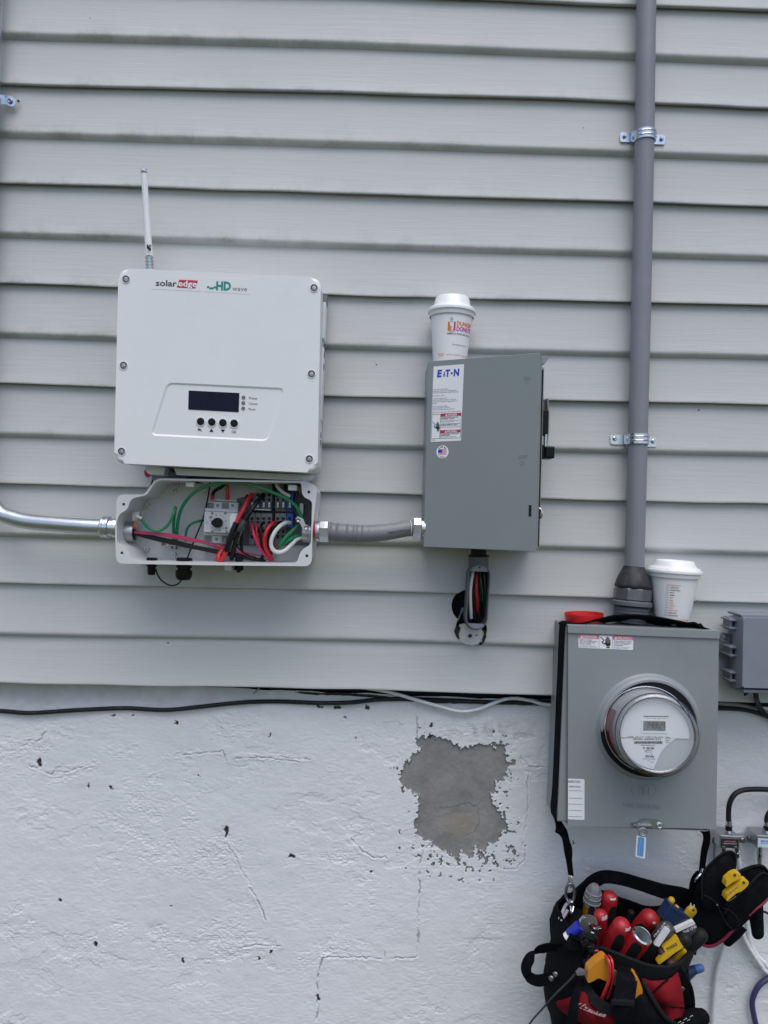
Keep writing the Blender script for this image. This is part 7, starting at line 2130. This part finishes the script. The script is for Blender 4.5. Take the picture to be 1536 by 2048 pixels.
# tools on the right
t = tool('long_nose_pliers', 'yellow handled pliers standing at the back right of the bag', 'pliers', 1340, 1800)
b_ = NB(); dome_tube(b_, t.f.path([(1312, 1850, .055), (1326, 1826, .06), (1338, 1808, .064), (1343, 1800, .066)]), [.0062, .0066, .0066, .0068], 12, 5); t.add('handle', b_, M_['yellow'])
b_ = NB(); dome_tube(b_, t.f.path([(1326, 1850, .065), (1340, 1828, .07), (1350, 1817, .072), (1353, 1815, .073)]), [.006, .0062, .0058, .0056], 12, 5); t.add('handle', b_, M_['yellow'])
t = tool('hole_saw_case', 'navy blue plastic block between the yellow pliers handles', 'tool case', 1345, 1835)
b_ = NB(); prism(b_, rnd(t.f.poly([(1341, 1808), (1381, 1833), (1364, 1858), (1322, 1838)], .085), .002, 3), -.088, -.06, .002); t.add('case_block', b_, M_['navy'])
b_ = NB(); prism(b_, rnd(t.f.poly([(1345, 1814), (1374, 1832), (1371, 1836), (1342, 1818)], .089), .001, 2), -.0895, -.086); t.add('raised_rib', b_, M_['navy'])
t = tool('wire_stripper', 'yellow stripper handle with a drilled eye beside the navy block', 'wire stripper', 1385, 1820)
b_ = NB(); dome_tube(b_, t.f.path([(1358, 1858, .075), (1372, 1836, .08), (1383, 1821, .084)]), [.008, .0100, .0108], 14, 5, .6); sh_ = t.add('handle', b_, M_['yellow'])
b_ = NB(); disc(b_, facing(t.f.l(1386.5, 1820, .0985)), .0022, .002, 10); t.add('eye', b_, M_['dark'], sh_)
b_ = NB(); tube(b_, t.f.path([(1381, 1812, .086), (1382, 1806, .087)]), [.0018, .0006], 8, 1); tube(b_, t.f.path([(1388, 1814, .088), (1388.5, 1809, .089)]), [.0016, .0006], 8, 1); t.add('tip', b_, M_['lid'], sh_, split=True)
def banded(label, cat, pts, r, bandpts, label_words, wp):
    t = tool('nut_driver', label, cat, pts[-1][0], pts[-1][1])
    b_ = NB(); dome_tube(b_, t.f.path(pts), r, 14, 4); h_ = t.add('handle', b_, M_['darkplastic'])
    b_ = NB(); prism(b_, rnd(t.f.poly(bandpts[0], bandpts[1]), .0015, 3), -bandpts[1] - .001, -bandpts[1] + .006, .0008); t.add('white_band', b_, M_['tapewhite'], h_)
    b_ = NB(); text(b_, t.f, label_words, *wp, bandpts[1] + .004, .01, 0, .0); t.add('lettering', b_, M_['tapewhite'], h_)
    return t
banded('dark nut driver with a narrow white band beside the silver cap', 'nut driver', [(1296, 1915, .125), (1312, 1890, .142), (1328, 1866, .155), (1334, 1858, .158)], [.012, .0145, .0160, .014], ([(1331, 1855), (1341, 1861), (1318, 1894), (1308, 1890)], .176), 'FINE LINE', (1310, 1874, 1332, 1846, 6))
banded('dark nut driver with a broad white band under the navy block', 'nut driver', [(1320, 1898, .115), (1345, 1878, .13), (1366, 1862, .14), (1378, 1854, .145)], [.012, .0150, .0165, .014], ([(1349, 1857), (1386, 1840), (1391, 1848), (1352, 1866)], .164), 'THE LINE', (1368, 1868, 1394, 1854, 6))
t = tool('cutter', 'yellow tool handle lettered TOOLS with a black rubber end', 'cutter', 1340, 1900)
b_ = NB(); prism(b_, rnd(t.f.poly([(1355, 1873), (1359, 1882), (1366.5, 1893), (1350, 1903), (1318, 1927), (1314, 1925), (1330, 1903), (1326, 1897)], .178), .0015, 3), -.181, -.168, .0015)
hy = t.add('handle_plate', b_, M_['yellow'])
b_ = NB(); text(b_, t.f, 'TOOLS', 1334.5, 1902, 1355, 1890, 6.5, .1816, .03); t.add('lettering', b_, M_['ink'], hy)
b_ = NB(); dome_tube(b_, t.f.path([(1350, 1893, .165), (1362, 1884, .170), (1371, 1878, .172)]), [.008, .0105, .0112], 14, 4); t.add('rubber_end', b_, M_['black_rub'])
for px, py in ((1326, 1904), (1341, 1925)):
    b_ = NB(); lathe(b_, [(.0075, -.006), (.0078, .002), (.006, .0055), (.003, .0072), (0, .0075)], facing(t.f.l(px, py, .170)), 16); t.add('pivot_boss', b_, mat('brown_rubber_boss', (0.10, 0.055, 0.055), 0.5))
t = tool('hammer_handle', 'black rubber tool handle leaning over the right rim of the bag', 'tool handle', 1400, 1872)
b_ = NB(); dome_tube(b_, t.f.path([(1345, 1925, .12), (1368, 1901, .135), (1390, 1880, .145), (1402, 1870, .148)]), [.012, .0135, .0142, .0132], 16, 5); t.add('grip', b_, M_['black_rub'])
t = tool('blue_handle', 'blue grip poking out at the right side of the bag', 'tool handle', 1395, 1938)
b_ = NB(); dome_tube(b_, t.f.path([(1350, 1960, .10), (1372, 1948, .11), (1388, 1940, .115), (1401, 1936, .118)]), [.0150, .0125, .0080, .0070], 16, 5); t.add('grip', b_, M_['navy'])
b_ = NB(); dome_tube(b_, t.f.path([(1393, 1938.5, .1165), (1401.5, 1936, .1185)]), [.0080, .0074], 16, 3); t.add('grip_tip', b_, M_['bluegrip'])
t = tool('glove', 'black work glove finger hanging at the bottom right of the bag', 'glove', 1400, 2030)
b_ = NB(); dome_tube(b_, t.f.path([(1345, 2075, .19), (1368, 2052, .20), (1388, 2038, .205), (1404, 2034, .205)]), [.020, .0190, .0170, .0140], 16, 5); t.add('glove_finger', b_, M_['nylon'])
b_ = NB(); dome_tube(b_, t.f.path([(1352, 2090, .18), (1380, 2066, .19), (1400, 2052, .195)]), [.022, .020, .016], 16, 5); t.add('glove_finger', b_, M_['nylon'])
b_ = NB()
for k in range(5):
    a = t.f.l(1356 + k * 6, 2046 - k * 3 + (k % 2) * 5, .214); b2 = t.f.l(1361 + k * 6, 2043 - k * 3 + (k % 2) * 5, .218)
    tube(b_, [a, b2], .0008, 5, 1)
t.add('white_stitch', b_, M_['tapewhite'], split=True)

# ================================================================== POUCH AT THE RIGHT
po = Thing('tool_pouch', 'black fabric pouch with crimson trim hanging right of the tool bag', 'tool pouch', 1460, 1890)
f = po.f
def pl(name, pts, d, fr_, bk_, m, parent=None, label=None, cen=None, wob=.03):
    b_ = NB(); pillow(b_, [f.l(x, y, d) if not isinstance(d, dict) else f.l(x, y, d.get(i, .08)) for i, (x, y) in enumerate(pts)], fr_, bk_, 6, wob, f.l(*cen) if cen else None)
    for v in b_.verts:
        n_ = float(vnoise(np.array([v.co.x * 45 + 3]), np.array([v.co.z * 45 + v.co.y * 20]))[0]) - .5
        v.co.y += n_ * .006
    return po.add(name, b_, M_[m], parent, label, ang=60)
pl('pouch_body', [(1392, 1772), (1412, 1764), (1440, 1776), (1470, 1782), (1495, 1778), (1520, 1768), (1536, 1772), (1538, 1792), (1518, 1815), (1490, 1842), (1462, 1868), (1436, 1888), (1412, 1892), (1394, 1882), (1384, 1858), (1383, 1815)], .075, .024, .02, 'nylon', cen=(1450, 1822, .075))
pl('front_flap', [(1398, 1790), (1404, 1748), (1424, 1722), (1446, 1706), (1464, 1702), (1472, 1712), (1472, 1732), (1464, 1748), (1462, 1775), (1459, 1800), (1452, 1815), (1425, 1822), (1405, 1816)], .10, .016, .010, 'nylon', cen=(1434, 1765, .10))
pl('back_lobe', [(1452, 1770), (1468, 1750), (1488, 1738), (1512, 1730), (1527, 1732), (1538, 1744), (1541, 1770), (1530, 1796), (1500, 1806), (1470, 1800), (1455, 1790)], .045, .008, .02, 'nylon', cen=(1498, 1768, .045))
pl('pouch_front', [(1462, 1806), (1478, 1788), (1500, 1768), (1522, 1746), (1536, 1748), (1540, 1775), (1536, 1796), (1510, 1822), (1480, 1848), (1458, 1862), (1448, 1846), (1450, 1822)], .098, .010, .014, 'nylon', cen=(1494, 1808, .098))
b_ = NB(); tube(b_, f.path([(1542, 1788, .10), (1528, 1805, .102), (1510, 1819, .103), (1497, 1830, .102)]), .0030, 8, 5); po.add('crimson_trim', b_, M_['trim'])
b_ = NB(); tube(b_, f.path([(1470, 1854, .102), (1460, 1866, .10), (1446, 1880, .096), (1428, 1891, .09), (1412, 1892, .084), (1400, 1885, .078)]), .0030, 8, 5); po.add('crimson_trim', b_, M_['trim'])
b_ = NB(); tube(b_, f.path([(1408, 1790, .118), (1420, 1796, .119), (1434, 1808, .119), (1440, 1822, .117), (1452, 1846, .113), (1464, 1858, .111)]), .0012, 7, 6); tube(b_, f.path([(1446, 1816, .124), (1460, 1821, .124), (1471, 1832, .122), (1478, 1846, .115), (1476, 1856, .11)]), .0014, 7, 6); po.add('elastic_cord', b_, M_['binding'], split=True)
b_ = NB(); dome_tube(b_, f.path([(1506, 1812, .075), (1513, 1840, .075), (1516, 1868, .072)]), [.020, .0135, .0118], 14, 5, .6); po.add('hanging_tab', b_, M_['webbing'])
b_ = NB(); dome_tube(b_, f.path([(1480, 1850, .07), (1468, 1868, .07), (1456, 1884, .068)]), [.016, .0135, .0095], 14, 5, .6); po.add('hanging_tab', b_, M_['webbing'])
b_ = NB(); tube(b_, f.path([(1449, 1826, .108), (1462, 1806, .110), (1478, 1788, .110), (1500, 1768, .110), (1522, 1747, .106), (1537, 1749, .10)]), .0022, 8, 6); po.add('mouth_binding', b_, M_['binding'])
b_ = NB(); tube(b_, f.path([(1452, 1772, .052), (1468, 1751, .054), (1488, 1739, .054), (1512, 1731, .052), (1527, 1733, .05), (1539, 1746, .05)]), .0024, 8, 6); po.add('mouth_binding', b_, M_['binding'])
b_ = NB(); tube(b_, f.path([(1404, 1800, .108), (1405, 1750, .108), (1425, 1723, .108), (1447, 1706, .108), (1464, 1703, .108), (1471, 1714, .108), (1471, 1733, .108), (1463, 1750, .112), (1461, 1778, .114), (1452, 1812, .114)]), .0018, 8, 6); po.add('flap_binding', b_, M_['binding'])
b_ = NB(); lathe(b_, [(.002, 0), (.0018, .0012), (0, .0015)], facing(f.l(1434, 1809, .127)), 10); po.add('rivet', b_, M_['chrome'])
b_ = NB(); tube(b_, f.path([(1457, 1803, .118), (1466, 1797, .12), (1472, 1792, .12)]), .0007, 6, 3); po.add('seam_thread', b_, M_['greycable'])
mt = Thing('multi_tool', 'yellow folding multi tool in the black pouch', 'multi tool', 1468, 1775)
f = mt.f
b_ = NB(); prism(b_, rnd(f.poly([(1449, 1770), (1452, 1758), (1464, 1747.5), (1474, 1743.5), (1480, 1746), (1479, 1752.5), (1473, 1758), (1464, 1762), (1451, 1773)], .134), .0022, 3), -.138, -.122, .0012); h1 = mt.add('handle_half', b_, M_['yellow'])
b_ = NB(); prism(b_, rnd(f.poly([(1451, 1800), (1453, 1789.5), (1485, 1762.5), (1490, 1760), (1496, 1761), (1495, 1767), (1488, 1775), (1480, 1781), (1471, 1784), (1454, 1799)], .140), .0022, 3), -.144, -.124, .0012); h2 = mt.add('handle_half', b_, M_['yellow'])
for (px, py, d_), h_ in (((1473.5, 1753.5, .1385), h1), ((1487.5, 1765, .1445), h2)):
    b_ = NB(); lathe(b_, [(.0028, 0), (.0026, .0008), (.0012, .0008), (.001, .0003), (0, .0003)], facing(f.l(px - (4 if h_ is h1 else 0), py - (3.5 if h_ is h1 else 0), d_)), 14); mt.add('pivot_screw', b_, M_['screw'], h_)
b_ = NB(); text(b_, f, 'DEWALT', 1456.5, 1791, 1481, 1771, 5.2, .1448, .02); mt.add('lettering', b_, M_['greyink'], h2)

# slim tools packed into the dark gaps
for lab, pts, r_, m in (('slim black nut driver handle deep behind the red screwdrivers', [(1240, 1880, .04), (1252, 1850, .045), (1262, 1826, .05)], .0072, 'black_rub'), ('slim steel shaft standing between the grey capped knife and the red handle', [(1196, 1840, .045), (1199, 1812, .05), (1200, 1796, .052)], .0034, 'zinc'), ('thin dark red probe handle left of the dark nut drivers', [(1292, 1905, .13), (1303, 1882, .14), (1311, 1866, .145)], .0050, 'redplastic'), ('slim yellow handle tucked under the lettered yellow handle', [(1338, 1930, .14), (1352, 1916, .148), (1368, 1902, .152)], .0052, 'yellow'), ('thin steel file beside the navy block', [(1310, 1846, .05), (1318, 1828, .055), (1323, 1816, .058)], .0036, 'emt')):
    t = tool('hand_tool', lab, 'hand tool', pts[-1][0], pts[-1][1])
    b_ = NB(); dome_tube(b_, t.f.path(pts), r_, 12, 4); t.add('grip', b_, M_[m])
